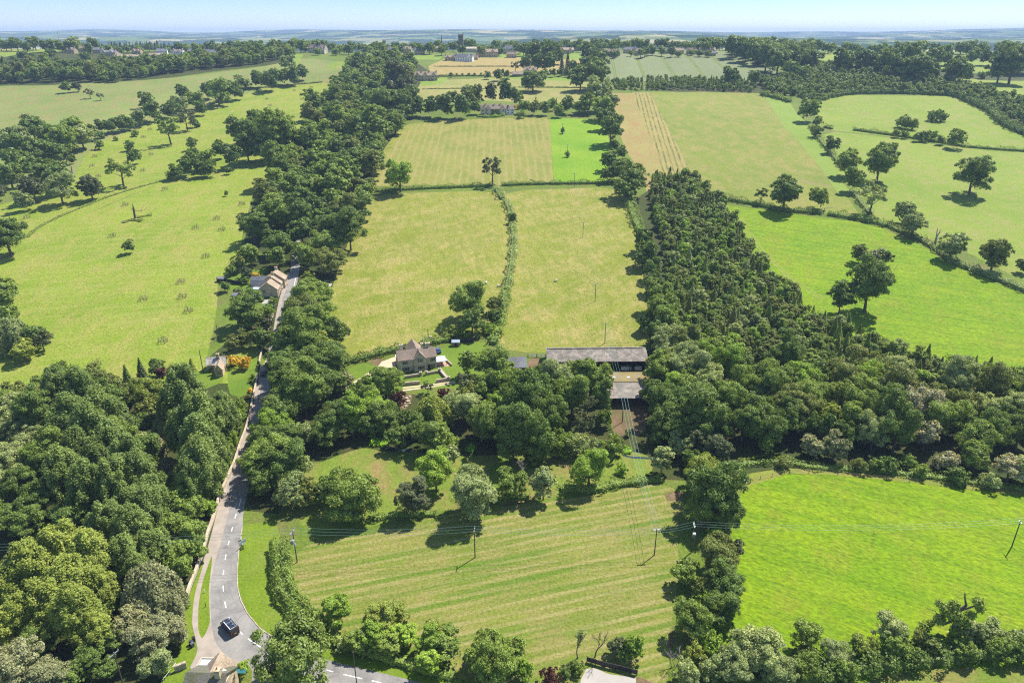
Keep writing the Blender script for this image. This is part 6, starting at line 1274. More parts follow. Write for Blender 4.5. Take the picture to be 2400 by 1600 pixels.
# ================================================================== WALLS, FENCES, GATES
def stone_wall(spec, w_, h, label, mat=None, name='stone_wall', cat='wall', pier=()):
    L_ = [Vector((*p, 0)) for p in world(spec)]; o0 = L_[0].copy(); o0.z = float(zt(o0.x, o0.y)); t = thing(name, label, cat, o0); mb = MB(); cp = MB()
    for a, b in zip(L_, L_[1:]):
        d = (b - a); k = max(1, int(d.length / 3)); d.normalize(); n = Vector((-d.y, d.x, 0)) * w_ / 2; m = n * 1.25
        for i in range(k):
            p, q = a.lerp(b, i / k) - d * .04, a.lerp(b, (i + 1) / k) + d * .04
            zp, zq = float(zt(p.x, p.y)), float(zt(q.x, q.y)); hh = h * random.uniform(.94, 1.06)
            f = lambda v, z: (v.x - o0.x, v.y - o0.y, z - o0.z)
            mb.add([f(p - n, zp - .5), f(q - n, zq - .5), f(q + n, zq - .5), f(p + n, zp - .5), f(p - n * .8, zp + hh), f(q - n * .8, zq + hh), f(q + n * .8, zq + hh), f(p + n * .8, zp + hh)], [(0, 3, 2, 1), (4, 5, 6, 7), (0, 1, 5, 4), (1, 2, 6, 5), (2, 3, 7, 6), (3, 0, 4, 7)])
            cp.add([f(p - m, zp + hh), f(q - m, zq + hh), f(q + m, zq + hh), f(p + m, zp + hh), f(p - m * .7, zp + hh + .16), f(q - m * .7, zq + hh + .16), f(q + m * .7, zq + hh + .16), f(p + m * .7, zp + hh + .16)], [(0, 3, 2, 1), (4, 5, 6, 7), (0, 1, 5, 4), (1, 2, 6, 5), (2, 3, 7, 6), (3, 0, 4, 7)])
    mb.build('wall_body', mat or M_WALL, t); cp.build('coping', mat or M_WALL, t)
stone_wall('R 540 1195, 950 1125', .5, .9, 'left half of the upper garden wall before the manor')
stone_wall('R 1120 1098, 1470 1030', .5, .9, 'right half of the upper garden wall before the manor')
stone_wall('R 1475 1035, 1650 1240', .5, .9, 'garden wall beside the paved path')
stone_wall('R 510 1375, 940 1335', .5, 1.0, 'left half of the lower garden wall above the track')
stone_wall('R 1375 1300, 1640 1258, 1720 1240', .5, 1.0, 'right half of the lower garden wall above the track')
stone_wall('R 1610 705, 1780 865', .4, .6, 'low wall at the right edge of the terrace')
for x, y, l in ((965, 1120, 'left gate pier of the upper garden wall'), (1110, 1098, 'right gate pier of the upper garden wall'), (1700, 1240, 'corner pier of the lower garden wall'), (1470, 1025, 'corner pier of the upper garden wall')):
    t = thing('gate_pier', l, 'pier', at('R', x, y), .1); MB().box(-.4, .4, -.4, .4, -.3, 1.35).build('shaft', M_WALL, t); MB().box(-.5, .5, -.5, .5, 1.35, 1.5).tube((0, 0, 1.5), (0, 0, 1.8), .3, .1, 8).build('cap', M_SURR, t)
stone_wall('K 1470 850, 1500 760, 1555 620, 1605 470, 1640 340, 1680 230, 1735 40; G 1850 960, 1890 830', .55, 1.1, 'pale dry stone wall between the footpath and the trees')
stone_wall('G 1890 825, 1930 720, 1960 620, 1985 500, 2010 380, 2030 280', .5, 1.0, 'dry stone wall past the small cottage garden')
stone_wall('V 1790 560, 1820 420, 1870 250, 1905 160', .5, 1.0, 'dry stone wall rising beside the lane verge')
stone_wall('D 1850 1110, 1868 1040, 1882 1000', .5, 1.0, 'short pale wall below the cottages')
stone_wall('K 1380 1420, 1440 1400, 1470 1390', .5, 1.5, 'tall brown wall beside the house at the bend')
stone_wall('G 1310 245, 1380 235, 1450 240', .5, 1.0, 'broken garden wall above the purple tree')
stone_wall('R 1660 245, 2352 250', .3, 1.3, 'dark fence wall at the back of the manor lawn', M_DARK, 'garden_fence', 'fence')
stone_wall('Q 80 570, 250 590, 380 620, 500 650, 660 660', .12, 1.7, 'black panelled fence round the cottage garden', M_DARK, 'panel_fence', 'fence')
def fence(spec, label, gap=3.0, h=1.15, mat=None, rails=(.45, .95), r=.06, wire=.02, name='fence', cat='fence'):
    L_ = [Vector((*p, 0)) for p in world(spec)]; o0 = L_[0].copy(); o0.z = float(zt(o0.x, o0.y)); t = thing(name, label, cat, o0); rl = MB(); P = []
    for a, b in zip(L_, L_[1:]):
        k = max(1, round((b - a).length / gap)); P += [a.lerp(b, i / k) for i in range(k)]
    P.append(L_[-1])
    for p in P: p.z = float(zt(p.x, p.y)); p -= o0
    P = [p for p in P]
    for i, p in enumerate(P[:100]):
        MB().tube(p - Vector((0, 0, .3)), p + Vector((0, 0, h)), r, r * .9, 5).build('post', mat or M_TIMB, t)
    for a, b in zip(P, P[1:]):
        for z in rails: rl.tube(a + Vector((0, 0, z)), b + Vector((0, 0, z)), wire, wire, 4)
    rl.build('rails' if wire > .03 else 'wire', mat or M_TIMB, t)
fence('J 470 965, 535 945, 615 930, 700 912, 870 905, 1070 918, 1270 940, 1565 965, 1780 990, 2000 1015, 2352 1052, 2600 1080', 'post and wire fence along the top of the near pasture', 6.5, 1.2, None, (.4, .8, 1.1), .09, .015)
def gate(r, x0, y0, x1, y1, label, mat=None):
    o, rz, L = along(r, x0, y0, x1, y1); t = thing('field_gate', label, 'gate', o, rz); mb = MB()
    for z in (.3, .5, .72, .95, 1.2): mb.box(0, L, -.03, .03, z, z + .07)
    for x in (0, L / 2, L - .07): mb.box(x, x + .07, -.04, .04, .28, 1.28)
    mb.build('bars', mat or M_METAL, t)
    for x in (-.12, L + .12): MB().box(x - .1, x + .1, -.1, .1, -.2, 1.4).build('gate_post', M_TIMB, t)
gate('J', 372, 1000, 462, 975, 'metal field gate at the corner of the near pasture'); gate('I', 515, 210, 590, 212, 'left metal gate between outbuilding and long barn'); gate('I', 592, 212, 668, 215, 'right metal gate between outbuilding and long barn')
gate('K', 1905, 385, 1918, 455, 'white timber gate leaning by the road verge', M_WHITE)
fence('M 925 1345, 1060 1385, 1190 1415, 1320 1450', 'dark board fence behind the pale yard', 2.2, 1.5, M_DARK, (.3, .55, .8, 1.05, 1.3), .08, .1)
fence('E 1120 1205, 1800 1206, 2050 1200', 'thin wire fence along the foot of the hay field', 7, 1.1, None, (.5, 1.0), .05, .012)
fence('F 1400 690, 1460 690, 1480 650', 'short rail fence beside the fenced clump', 2.5, 1.1, M_TIMB, (.4, .9), .07, .05)
fence('B 1690 452, 2000 456, 2110 455', 'fence at the top of the tan field', 8, 1.2, None, (.5, 1.0), .06, .02)
fence('K 1290 1510, 1390 1380', 'white handrail beside the cottage path', 2.0, 1.0, M_WHITE, (.95,), .04, .04)
gate('B', 2112, 450, 2135, 452, 'pale gate in the tree strip below the corn')

# ================================================================== POLES AND CABLES
def pole(spec, htop, label, arms=1, armw=2.0, rz=0.0, trafo=False, double=False, r=.15, name='telegraph_pole'):
    rr, x, y = spec[0], float(spec[1:].split()[0]), float(spec[1:].split()[1]); p = at(rr, x, y); h = height_over(p, rr, *htop) if isinstance(htop, tuple) else htop
    h = min(h, 11.5); t = thing(name, label, 'pole', p, rz); MB().tube((0, 0, -.5), (0, 0, h), r, r * .75, 8).build('shaft', M_POLE, t)
    if arms:
        a = MB().box(-armw / 2, armw / 2, -.07, .07, h - .35, h - .2)
        if double: a.box(-armw / 2, armw / 2, .14, .24, h - .35, h - .2)
        a.build('crossarm', M_METAL, t)
        for k in (-1, 0, 1): MB().tube((k * armw / 2 * .92, 0, h - .2), (k * armw / 2 * .92, 0, h + .12), .09, .05, 6).build('insulator', M_CERAMIC, t)
    if trafo:
        tf = MB().box(-.9, -.2, -.35, .35, h - 3.3, h - 2.2).build('transformer', M_METAL, t, bevel=.05); f_ = MB()
        for k in range(5): f_.box(-1.02, -.92, -.32 + k * .15, -.26 + k * .15, h - 3.2, h - 2.3)
        f_.build('cooling_fin', M_METAL, tf); MB().box(-.25, .25, -.3, -.12, h - 4.4, h - 3.7).build('fuse_box', M_METAL, t)
    return p + Vector((0, 0, h - .0)), rz
def cable(a, b, label, rza=0, rzb=0, off=(-.92, 0, .92), sag=.9, r=.022, armw=2.0, name='overhead_cable'):
    mid = (a + b) / 2; t = thing(name, label, 'cable', a)
    for k in off:
        oa = Vector((math.cos(rza), math.sin(rza), 0)) * k * armw / 2; ob_ = Vector((math.cos(rzb), math.sin(rzb), 0)) * k * armw / 2; mb = MB(); pr = None
        for i in range(13):
            u = i / 12; p = (a + oa).lerp(b + ob_, u) - Vector((0, 0, 4 * sag * u * (1 - u))) - a + Vector((0, 0, .1))
            if pr is not None: mb.tube(pr, p, r, r, 4)
            pr = p
        mb.build('wire', M_WIRE, t)
A_, _ = pole('L 872 492', (860, 275), 'pole with a transformer beside the roadside hedge', rz=1.35, trafo=True, double=True, armw=2.4)
B_, _ = pole('L 2097 458', (2098, 262), 'lone pole in the middle of the mown meadow', rz=1.5)
C_, _ = pole('M 1748 483', (1758, 262), 'pole with a pale transformer against the tree column', rz=1.5, trafo=True, double=True)
D_, _ = pole('M 1457 503', (1471, 300), 'pole at the right of the mown meadow where the line turns uphill', rz=.1, double=True)
E_, _ = pole('N 2255 440', (2320, 236), 'leaning-looking pole in the near pasture by the right edge', rz=1.4)
P1_, _ = pole('I 1338 782', (1352, 560), 'pole standing before the mossy barn', rz=.1)
P2_, _ = pole('E 1815 1190', (1818, 1048), 'pole behind the long barn', rz=.1); P3_, _ = pole('E 1748 900', (1749, 778), 'pole low in the right hay field', rz=.1); P4_, _ = pole('E 1664 460', (1667, 357), 'pole high in the right hay field', rz=.1)
P5_, _ = pole('B 1605 1112', (1604, 1018), 'pole at the foot of the lush green field', rz=.1); P6_, _ = pole('B 1558 905', (1560, 820), 'pole rising from the lower fenced pen', rz=.1); P7_, _ = pole('B 1524 748', (1527, 675), 'pole rising from the upper fenced pen', rz=.1); P8_, _ = pole('B 1341 515', (1342, 445), 'thin pole in the hamlet hay field', rz=.1, arms=0)
LF = A_ + Vector((-70, -6, 0)); 
pole('K 972 1530', 8.5, 'pole half hidden in the dark hollow by the willow', rz=1.2, name='telegraph_pole')
pole('L 1283 1335', 8.5, 'thin pole beside the lower road', arms=0, r=.12)
pole('D 1402 1392', (1378, 1237), 'tall bare pole left of the small cottage', arms=0, r=.16); pole('D 1508 1168', (1493, 1060), 'bare pole below the cottage gardens', arms=0, r=.14); pole('V 1792 655', (1735, 260), 'bare pole at the lane wall above the dark car', arms=0, r=.14)
pole('E 600 1168', (600, 1090), 'short pole in the hedge behind the manor', arms=0, r=.16)
cable(A_, B_, 'three wires crossing the mown meadow to the lone pole', 1.35, 1.5, armw=2.4); cable(LF, A_, 'three wires crossing the road', 1.5, 1.35, armw=2.4); cable(B_, D_ + Vector((0, 0, -.6)), 'three wires over the right half of the meadow', 1.5, 1.5); cable(D_ + Vector((0, 0, -.6)), C_, 'short wires between the two meadow corner poles', 1.5, 1.5, sag=.3); cable(C_, E_, 'three wires over the near pasture', 1.5, 1.4, sag=1.6, r=.013); cable(E_, E_ + Vector((70, 3, 0)), 'three wires leaving at the right edge', 1.4, 1.4)
cable(D_, P1_, 'three bright wires climbing to the mossy barn', .1, .1, sag=2.2, r=.03); cable(P1_, P2_, 'wires over the two barns', .1, .1, sag=1.0)
for a, b, l in ((P2_, P3_, 'lower span over the right hay field'), (P3_, P4_, 'long span over the right hay field'), (P4_, P5_, 'upper span over the right hay field'), (P5_, P6_, 'lower span over the lush field'), (P6_, P7_, 'upper span over the lush field')): cable(a, b, 'wires of the ' + l, .1, .1, sag=1.0, r=.012)

# ================================================================== DEAD AND BARE TREES
def limb(mb, p, d, ln, r, depth, rnd, spread=.6, curl=.25):
    seg = 3; q = Vector(p); dd = Vector(d).normalized()
    for i in range(seg):
        n = (dd + Vector((rnd.uniform(-1, 1), rnd.uniform(-1, 1), rnd.uniform(-.4, .7))) * curl).normalized(); e = q + n * ln / seg
        mb.tube(q, e, r * (1 - .25 * i / seg), r * (1 - .25 * (i + 1) / seg), 5); q, dd = e, n
        if depth > 0 and i > 0:
            s = (dd + Vector((rnd.uniform(-1, 1), rnd.uniform(-1, 1), rnd.uniform(-.2, .8))) * spread).normalized(); limb(mb, q, s, ln * .6, r * .5, depth - 1, rnd, spread, curl)
    if depth > 0:
        for _ in range(2): s = (dd + Vector((rnd.uniform(-1, 1), rnd.uniform(-1, 1), rnd.uniform(-.1, .9))) * spread).normalized(); limb(mb, q, s, ln * .62, r * .55, depth - 1, rnd, spread, curl)
def bare_tree(r, x, y, h, label, mat, seed, name='bare_tree', depth=3, leaf=None, nleaf=0, r0=None, lean=(0, 0, 1), spread=.6):
    rnd = random.Random(seed); p = at(r, x, y); t = thing(name, label, 'tree', p, seed); mb = MB(); r0 = r0 or h * .018; mb.tube((0, 0, -.4), (0, 0, .3), r0 * 1.6, r0 * 1.1, 7); limb(mb, (0, 0, .3), lean, h * .42, r0, depth, rnd, spread)
    mb.build('branches', mat, t)
    if leaf:
        V = np.array([v for v in mb.v]); V = V[V[:, 2] > h * .25]; rr = np.random.default_rng(seed); q = V[rr.integers(0, len(V), nleaf)] + rr.normal(0, h * .022, (nleaf, 3)); A, B = cards(q, rr.normal(0, 1, (nleaf, 3)) + [0, 0, .6], .3, rr); me = fast_mesh('leaves', A, B); link_mesh('leaves', me, t, LM[leaf])
    return t
bare_tree('M', 990, 1305, 7.5, 'leafless twiggy tree behind the pale yard', DARKDEAD, 5); bare_tree('M', 852, 1315, 7.5, 'thin almost leafless tree left of the twiggy tree', DARKDEAD, 8, leaf='pale', nleaf=420)
bare_tree('I', 470, 1330, 8, 'grey leafless tree on the bank between two green trees', DEAD, 11); bare_tree('I', 110, 960, 10, 'pale dead tree at the dark wood edge by the stream', DEAD, 14, depth=3); bare_tree('J', 1130, 560, 11, 'purplish dead tree in the middle of the wood', DEAD, 17)
bare_tree('I', 1020, 800, 12, 'brown half-dead tree left of the mossy barn', DARKDEAD, 19, leaf='brown', nleaf=1500)
for k in range(3): bare_tree('M', 1590 + k * 26, 1390 - k * 12, 4.6, 'fan of dead brown branches beside the weedy bank, ' + ordw(k, 3), DEAD, 30 + k, name='dead_shrub', lean=(-.3 + .2 * k, 0, 1), spread=.9)
def dead_trunk(label, r, x, y, h, segs, mat=DARKDEAD, name='dead_tree'):
    p = at(r, x, y); t = thing(name, label, 'dead tree', p); mb = MB()
    for (a, b, r0, r1) in segs: mb.tube(a, b, r0, r1, 8)
    mb.build('trunk', mat, t)
dead_trunk('dead tree with a broken top and one long bare branch in the nettle patch', 'D', 932, 328, 8, [((0, 0, -.5), (0, 0, 1), .9, .62), ((0, 0, 1), (.1, 0, 5), .62, .55), ((.1, 0, 5), (.15, 0, 6.6), .7, .35), ((.15, 0, 6.6), (.1, 0, 8.4), .3, .05), ((.1, 0, 4.8), (-1.0, 0, 5.4), .2, .08), ((-1.0, 0, 5.4), (-1.1, 0, 3.8), .08, .04), ((.3, 0, 4.6), (2.2, .3, 4.3), .2, .15), ((2.2, .3, 4.3), (3.6, .3, 3.9), .15, .12), ((3.6, .3, 3.9), (5.0, .6, 5.8), .12, .06), ((3.6, .3, 3.9), (6.4, .2, 5.0), .11, .06), ((5.0, .6, 5.8), (6.4, .6, 7.4), .06, .03), ((6.4, .2, 5.0), (8.4, .3, 6.4), .06, .03)])
dead_trunk('forked dead trunk in the ragged hedge by the bright pasture', 'F', 1738, 505, 9, [((0, 0, -.5), (0, 0, 3.4), .65, .5), ((0, 0, 3.4), (-.7, 0, 8.6), .4, .14), ((0, 0, 3.2), (1.0, 0, 6.4), .34, .2), ((1.0, 0, 6.4), (.9, 0, 8.2), .2, .08), ((1.0, 0, 5.6), (2.6, .2, 7.0), .12, .04), ((.2, 0, 2.4), (3.4, .4, 4.2), .2, .08), ((3.4, .4, 4.2), (5.0, .4, 6.0), .08, .03), ((2.6, .3, 3.8), (3.9, 0, 3.2), .07, .03), ((-.2, 0, 2.0), (-2.2, .3, 3.6), .12, .04)], DEAD)
dead_trunk('pale standing stump in the middle park', 'A', 500, 1016, 6, [((0, 0, -.4), (0, 0, 2), .8, .6), ((0, 0, 2), (.3, 0, 4.2), .6, .45), ((.3, 0, 4.2), (.1, 0, 6.0), .4, .12), ((.2, 0, 3.6), (-.8, 0, 5.0), .2, .08)], DEAD)
dead_trunk('bleached fallen branch on the hedge above the bright pasture', 'F', 985, 296, 2, [((-1.5, 0, 3.2), (1.5, 0, 3.3), .16, .14), ((1.5, 0, 3.3), (5.2, .6, 3.6), .14, .08), ((5.2, .6, 3.6), (7.2, .8, 4.8), .08, .03), ((-1, 0, 3.2), (-1.2, 0, -.2), .2, .24)], DEAD)
def gnarled():
    p = at('N', 1790, 1190); s = 12.8 / 440; t = thing('gnarled_oak', 'gnarled half-dead oak with an ivy trunk in the bottom right hedgerow', 'oak', p); mb = MB(); L_ = lambda x, y, dy=0: Vector(((x - 1790) * s, dy, (1190 - y) * s))
    for pa, r0, r1 in (([(1790, 1200), (1780, 1080), (1790, 960)], .75, .5), ([(1790, 960), (1775, 900), (1810, 860), (1790, 800), (1770, 740)], .42, .08), ([(1780, 910), (1830, 860), (1900, 850)], .26, .12), ([(1900, 850), (1900, 800), (1860, 790)], .12, .05), ([(1830, 940), (1880, 930), (1930, 870)], .2, .05), ([(1780, 980), (1700, 1010), (1640, 1000), (1560, 1040), (1520, 1080)], .3, .07), ([(1770, 950), (1700, 900), (1620, 850), (1590, 790)], .28, .07), ([(1700, 930), (1610, 930), (1590, 890), (1530, 880)], .12, .04), ([(1620, 930), (1600, 945)], .06, .03), ([(1820, 1070), (1850, 1100), (1885, 1110), (1890, 1180)], .14, .05), ([(1780, 790), (1740, 770)], .06, .03), ([(1785, 770), (1810, 740)], .05, .02)):
        for i, (a, b) in enumerate(zip(pa, pa[1:])):
            f = i / (len(pa) - 1); g = (i + 1) / (len(pa) - 1); dy = .5 * math.sin(a[0] * .05); dy2 = .5 * math.sin(b[0] * .05); mb.tube(L_(*a, dy), L_(*b, dy2), r0 + (r1 - r0) * f, r0 + (r1 - r0) * g, 7)
    mb.build('trunk', DARKDEAD, t); rr = np.random.default_rng(5); P, Nn = [], []
    for x, y, rad, n in ((1700, 900, 1.9, 1300), (1760, 960, 1.6, 900), (1650, 980, 1.3, 600), (1880, 820, 1.2, 500), (1910, 880, 1.0, 350), (1610, 830, .9, 300), (1555, 1045, 1.3, 450), (1590, 1010, .8, 200), (1850, 930, 1.1, 350), (1790, 1080, 1.3, 900), (1790, 1150, 1.5, 900), (1830, 1010, 1.2, 500), (1720, 840, 1.0, 350)):
        c_ = np.array(L_(x, y)); d = rr.normal(0, 1, (n, 3)); d /= np.linalg.norm(d, axis=1)[:, None]; P.append(c_ + d * rad * rr.uniform(.5, 1.05, (n, 1)) * [1, 1, .85]); Nn.append(d + [0, 0, .3])
    A, B = cards(np.vstack(P), np.vstack(Nn), .34, rr); link_mesh('crown', fast_mesh('crown', A, B), t, LM['mid'])
gnarled()

# ================================================================== SMALL THINGS IN THE PARK AND FIELDS
def guard_mesh():
    a = MB(); b = MB(); n = 8
    for i in range(n):
        x, y = 1.7 * math.cos(i * 6.283 / n), 1.7 * math.sin(i * 6.283 / n); a.tube((x, y, -.3), (x, y, 1.6), .09, .08, 5); x2, y2 = 1.7 * math.cos((i + 1) * 6.283 / n), 1.7 * math.sin((i + 1) * 6.283 / n)
        for z in (.8, 1.45): b.tube((x, y, z), (x2, y2, z), .06, .06, 4)
    s = MB(); rnd = random.Random(2); limb(s, (0, 0, -.2), (.1, 0, 1), 2.0, .09, 1, rnd, .7); return a, b, s
ga, gb, gs = guard_mesh(); G0 = thing('tree_guard', 'x', 'tree guard', (0, 0, 0), 0, 'timber tree guards scattered over the park'); parts_ = [ga.build('posts', M_TIMB, G0), gb.build('rails', M_TIMB, G0), gs.build('sapling', DARKDEAD, G0)]
GP = [('D', q) for q in ((1138, 132), (865, 240), (775, 455), (1495, 335), (1350, 400), (1530, 412), (1668, 235), (1420, 595), (1250, 772), (990, 892), (1260, 875), (1300, 972), (1125, 1180), (665, 1342), (187, 326))] + [('A', q) for q in ((655, 905), (635, 972), (680, 1045), (985, 1004), (1040, 893), (1170, 836), (990, 773), (1035, 720), (945, 714), (1840, 510), (2082, 512), (1860, 556), (1595, 626), (2145, 430), (2030, 452), (1430, 1030), (1820, 960))]
ws = sorted([(px(r, *q)[1], px(r, *q), r, q) for r, q in GP], reverse=True)
for i, (_, pp, r, q) in enumerate(ws):
    e = G0 if i == 0 else G0.copy()
    if i: 
        COL.objects.link(e)
        for c_ in parts_: k = c_.copy(); COL.objects.link(k); k.parent = e
    e.location = at(r, *q); e.rotation_euler = (0, 0, i * .7); e['label'] = f"round timber guard about a dead sapling in the park, {'nearest' if i == 0 else ('farthest' if i == len(ws) - 1 else (ORD[i] if i < 12 else str(i + 1) + 'th') + ' nearest')} to the camera".replace('21th', '21st').replace('22th', '22nd').replace('23th', '23rd').replace('31th', '31st')
def sheep_mesh():
    bm = bmesh.new(); ve = []
    def v(x, y, z): q = bm.verts.new((x, y, z)); ve.append(q); return q
    sp = [v(-.5, 0, .55), v(-.2, 0, .58), (v(.2, 0, .58)), v(.5, 0, .62), v(.68, 0, .82), v(.92, 0, .76)]
    for a, b in zip(sp, sp[1:]): bm.edges.new((a, b))
    for x, s in ((-.42, 0), (.4, 2)):
        for y in (-.16, .16): a = v(x, y, .38); b = v(x, y, .18); c_ = v(x + .02, y, .0); bm.edges.new((sp[0 if s == 0 else 3], a)); bm.edges.new((a, b)); bm.edges.new((b, c_))
    me = bpy.data.meshes.new('sheep'); bm.to_mesh(me); bm.free(); o = bpy.data.objects.new('sheep_src', me); COL.objects.link(o); o.modifiers.new('s', 'SKIN'); R_ = [.27, .34, .33, .27, .15, .08] + [.12, .06, .05] * 4
    for i, r_ in enumerate(R_): o.data.skin_vertices[0].data[i].radius = (r_, r_)
    o.data.skin_vertices[0].data[1].use_root = True; o.modifiers.new('ss', 'SUBSURF').levels = 1
    dg = bpy.context.evaluated_depsgraph_get(); me2 = bpy.data.meshes.new_from_object(o.evaluated_get(dg)); bpy.data.objects.remove(o); me2.materials.clear(); me2.materials.append(simple('fleece', (.66, .62, .54, 1), .95, .12, 6)); return me2
SM = sheep_mesh()
for i, (r, x, y, rz, l) in enumerate([('E', 1480, 763, .4, 'white sheep alone in the right hay field'), ('E', 1085, 801, 3.0, 'white sheep left of the dividing hedge'), ('E', 997, 779, 1.2, 'small sheep farther left of the dividing hedge'), ('E', 1207, 528, .2, 'sheep right of the dividing hedge, high in the field'), ('E', 1159, 578, 2.2, 'sheep tucked against the left of the dividing hedge'), ('E', 565, 1172, .1, 'left white sheep behind the manor hedge'), ('E', 617, 1156, 2.9, 'right white sheep behind the manor hedge'), ('E', 182, 230, .5, 'sheep at the belt edge of the left hay field')]):
    o = link_mesh('sheep', SM); o.location = at(r, x, y); o.rotation_euler = (0, 0, rz); o.scale = (1.2, 1.2, 1.2); tag(o, l, 'sheep', 'sheep in the hay fields')
def person(r, x, y, rz, label, top, legs, hairc=(.08, .05, .03, 1)):
    bm = bmesh.new(); V = {}
    pts_ = dict(pel=(0, 0, .95), ch=(0, .02, 1.32), nk=(0, 0, 1.48), hd=(0, -.02, 1.62), ht=(0, -.02, 1.72), ls=(.19, 0, 1.42), le=(.25, .03, 1.15), lh=(.24, -.12, .92), rs=(-.19, 0, 1.42), re=(-.25, .05, 1.15), rh=(-.24, -.08, .92), lk=(.11, -.12, .5), lf=(.12, -.16, .06), rk=(-.11, .08, .5), rf=(-.12, .24, .06), lt=(.12, -.3, .04), rt=(-.12, .1, .04))
    R_ = dict(pel=.15, ch=.17, nk=.06, hd=.1, ht=.08, ls=.07, le=.05, lh=.04, rs=.07, re=.05, rh=.04, lk=.075, lf=.05, rk=.075, rf=.05, lt=.04, rt=.04); ks = list(pts_)
    for k in ks: V[k] = bm.verts.new(pts_[k])
    for a, b in (('pel', 'ch'), ('ch', 'nk'), ('nk', 'hd'), ('hd', 'ht'), ('ch', 'ls'), ('ls', 'le'), ('le', 'lh'), ('ch', 'rs'), ('rs', 're'), ('re', 'rh'), ('pel', 'lk'), ('lk', 'lf'), ('lf', 'lt'), ('pel', 'rk'), ('rk', 'rf'), ('rf', 'rt')): bm.edges.new((V[a], V[b]))
    me = bpy.data.meshes.new('p'); bm.to_mesh(me); bm.free(); o = bpy.data.objects.new('p', me); COL.objects.link(o); o.modifiers.new('s', 'SKIN')
    for i, k in enumerate(ks): o.data.skin_vertices[0].data[i].radius = (R_[k], R_[k] * .8)
    o.data.skin_vertices[0].data[0].use_root = True; o.modifiers.new('ss', 'SUBSURF').levels = 1; dg = bpy.context.evaluated_depsgraph_get(); me2 = bpy.data.meshes.new_from_object(o.evaluated_get(dg)); bpy.data.objects.remove(o)
    me2.materials.clear(); me2.materials.append(simple('skin', (.5, .3, .2, 1), .6)); me2.materials.append(simple('top_cloth', top, .9)); me2.materials.append(simple('leg_cloth', legs, .9))
    for p in me2.polygons: z = p.center.z; p.material_index = 0 if z > 1.47 else (1 if z > .98 else 2)
    b = link_mesh('person', me2); b.location = at(r, x, y); b.rotation_euler = (0, 0, rz); tag(b, label, 'person', 'walkers on the field path'); hm = MB(); hm.tube((0, -.02, 1.63), (0, -.02, 1.77), .12, .07, 8); hm.build('hair', simple('hair', hairc, .8), b, smooth=True)
person('B', 2222, 652, 1.0, 'walker in a dark top beside the hay rows, left of the pair', (.03, .04, .07, 1), (.05, .05, .07, 1)); person('B', 2232, 656, 1.3, 'walker in a pale top beside the hay rows, right of the pair', (.5, .5, .48, 1), (.04, .05, .09, 1))
person('B', 2002, 458, .3, 'walker in a brown top at the head of the tan field', (.16, .08, .05, 1), (.04, .04, .05, 1)); person('B', 2014, 458, .2, 'walker in a grey top at the head of the tan field', (.12, .12, .14, 1), (.04, .04, .05, 1))

# ================================================================== VEHICLES AND STREET FURNITURE
def paint(name, col, rough=.25): return simple(name, col, rough, .04, 1.5, .5, .0)
def wheels(t, xs, w, r):
    for x in xs:
        for s in (-1, 1):
            ty = MB().tube((x, s * (w / 2 - .02), r), (x, s * (w / 2 - .24), r), r, r, 16).build('wheel', M_RUB, t); MB().tube((x, s * (w / 2 + .0), r), (x, s * (w / 2 - .05), r), r * .55, r * .6, 10).build('rim', M_METAL, ty)
def van():
    a = at('U', 1110, 545); b = at('U', 945, 352); c_ = at('U', 1096, 425); rz = math.atan2(b.y - a.y, b.x - a.x); print('van', (b - a).length)
    t = thing('van', 'black van with a roof rack and ladder driving round the bend', 'van', c_, rz); col = paint('van_paint', (.035, .030, .030, 1), .22); W = 1.95
    prof = [(-2.55, .35), (2.5, .35), (2.58, .75), (2.45, 1.05), (1.75, 1.22), (1.1, 1.88), (.8, 1.98), (-2.35, 2.0), (-2.52, 1.85), (-2.58, 1.0)]
    bd = MB().prism(prof, -W / 2, W / 2, 'y').build('body', col, t, bevel=.06)
    MB().slab([(1.82, -.8, 1.24), (1.82, .8, 1.24), (1.16, .72, 1.86), (1.16, -.72, 1.86)], -.03).build('windscreen', M_PANE, t)
    for s in (-1, 1):
        MB().prism([(.35, 1.25), (1.5, 1.25), (1.0, 1.78), (.35, 1.8)], s * W / 2 - .01, s * (W / 2 + .015), 'y').build('side_window', M_PANE, t)
        MB().box(-2.62, -2.57, s * .86 - .07, s * .86 + .07, .85, 1.5).build('tail_light', simple('red_lens', (.35, .02, .02, 1), .3), t); MB().box(2.5, 2.58, s * .7 - .16, s * .7 + .16, .78, .98).build('headlight', M_WHITE, t)
        MB().box(1.15, 1.3, s * (W / 2 + .02), s * (W / 2 + .22), 1.2, 1.42).build('mirror', col, t)
    MB().box(-2.61, -2.575, -.72, .72, 1.25, 1.75).build('rear_window', M_PANE, t); MB().box(-2.68, -2.56, -.9, .9, .38, .6).build('bumper', M_DARK, t); MB().box(-2.62, -2.57, -.26, .26, .72, .84).build('number_plate', simple('plate', (.6, .5, .1, 1), .5), t)
    rk = MB()
    for s in (-1, 1): rk.box(-2.2, .75, s * .78 - .05, s * .78 + .05, 2.1, 2.2)
    for x in (-2.2, -1.2, -.2, .7): rk.box(x - .04, x + .04, -.82, .82, 2.08, 2.14)
    rk.build('roof_rack', M_WHITE, t); pn = MB()
    for x in (-2.0, -1.05, -.1): pn.box(x, x + .8, -.1, .7, 2.15, 2.19)
    pn.build('roof_panels', simple('panel_blue', (.03, .04, .08, 1), .2), t); ld = MB().box(-2.3, 1.3, -.78, -.72, 2.22, 2.3).box(-2.3, 1.3, -.40, -.34, 2.22, 2.3)
    for k in range(13): ld.box(-2.2 + k * .28, -2.16 + k * .28, -.78, -.34, 2.24, 2.28)
    lo = ld.build('ladder', M_METAL, t); wheels(t, (-1.6, 1.65), W, .34)
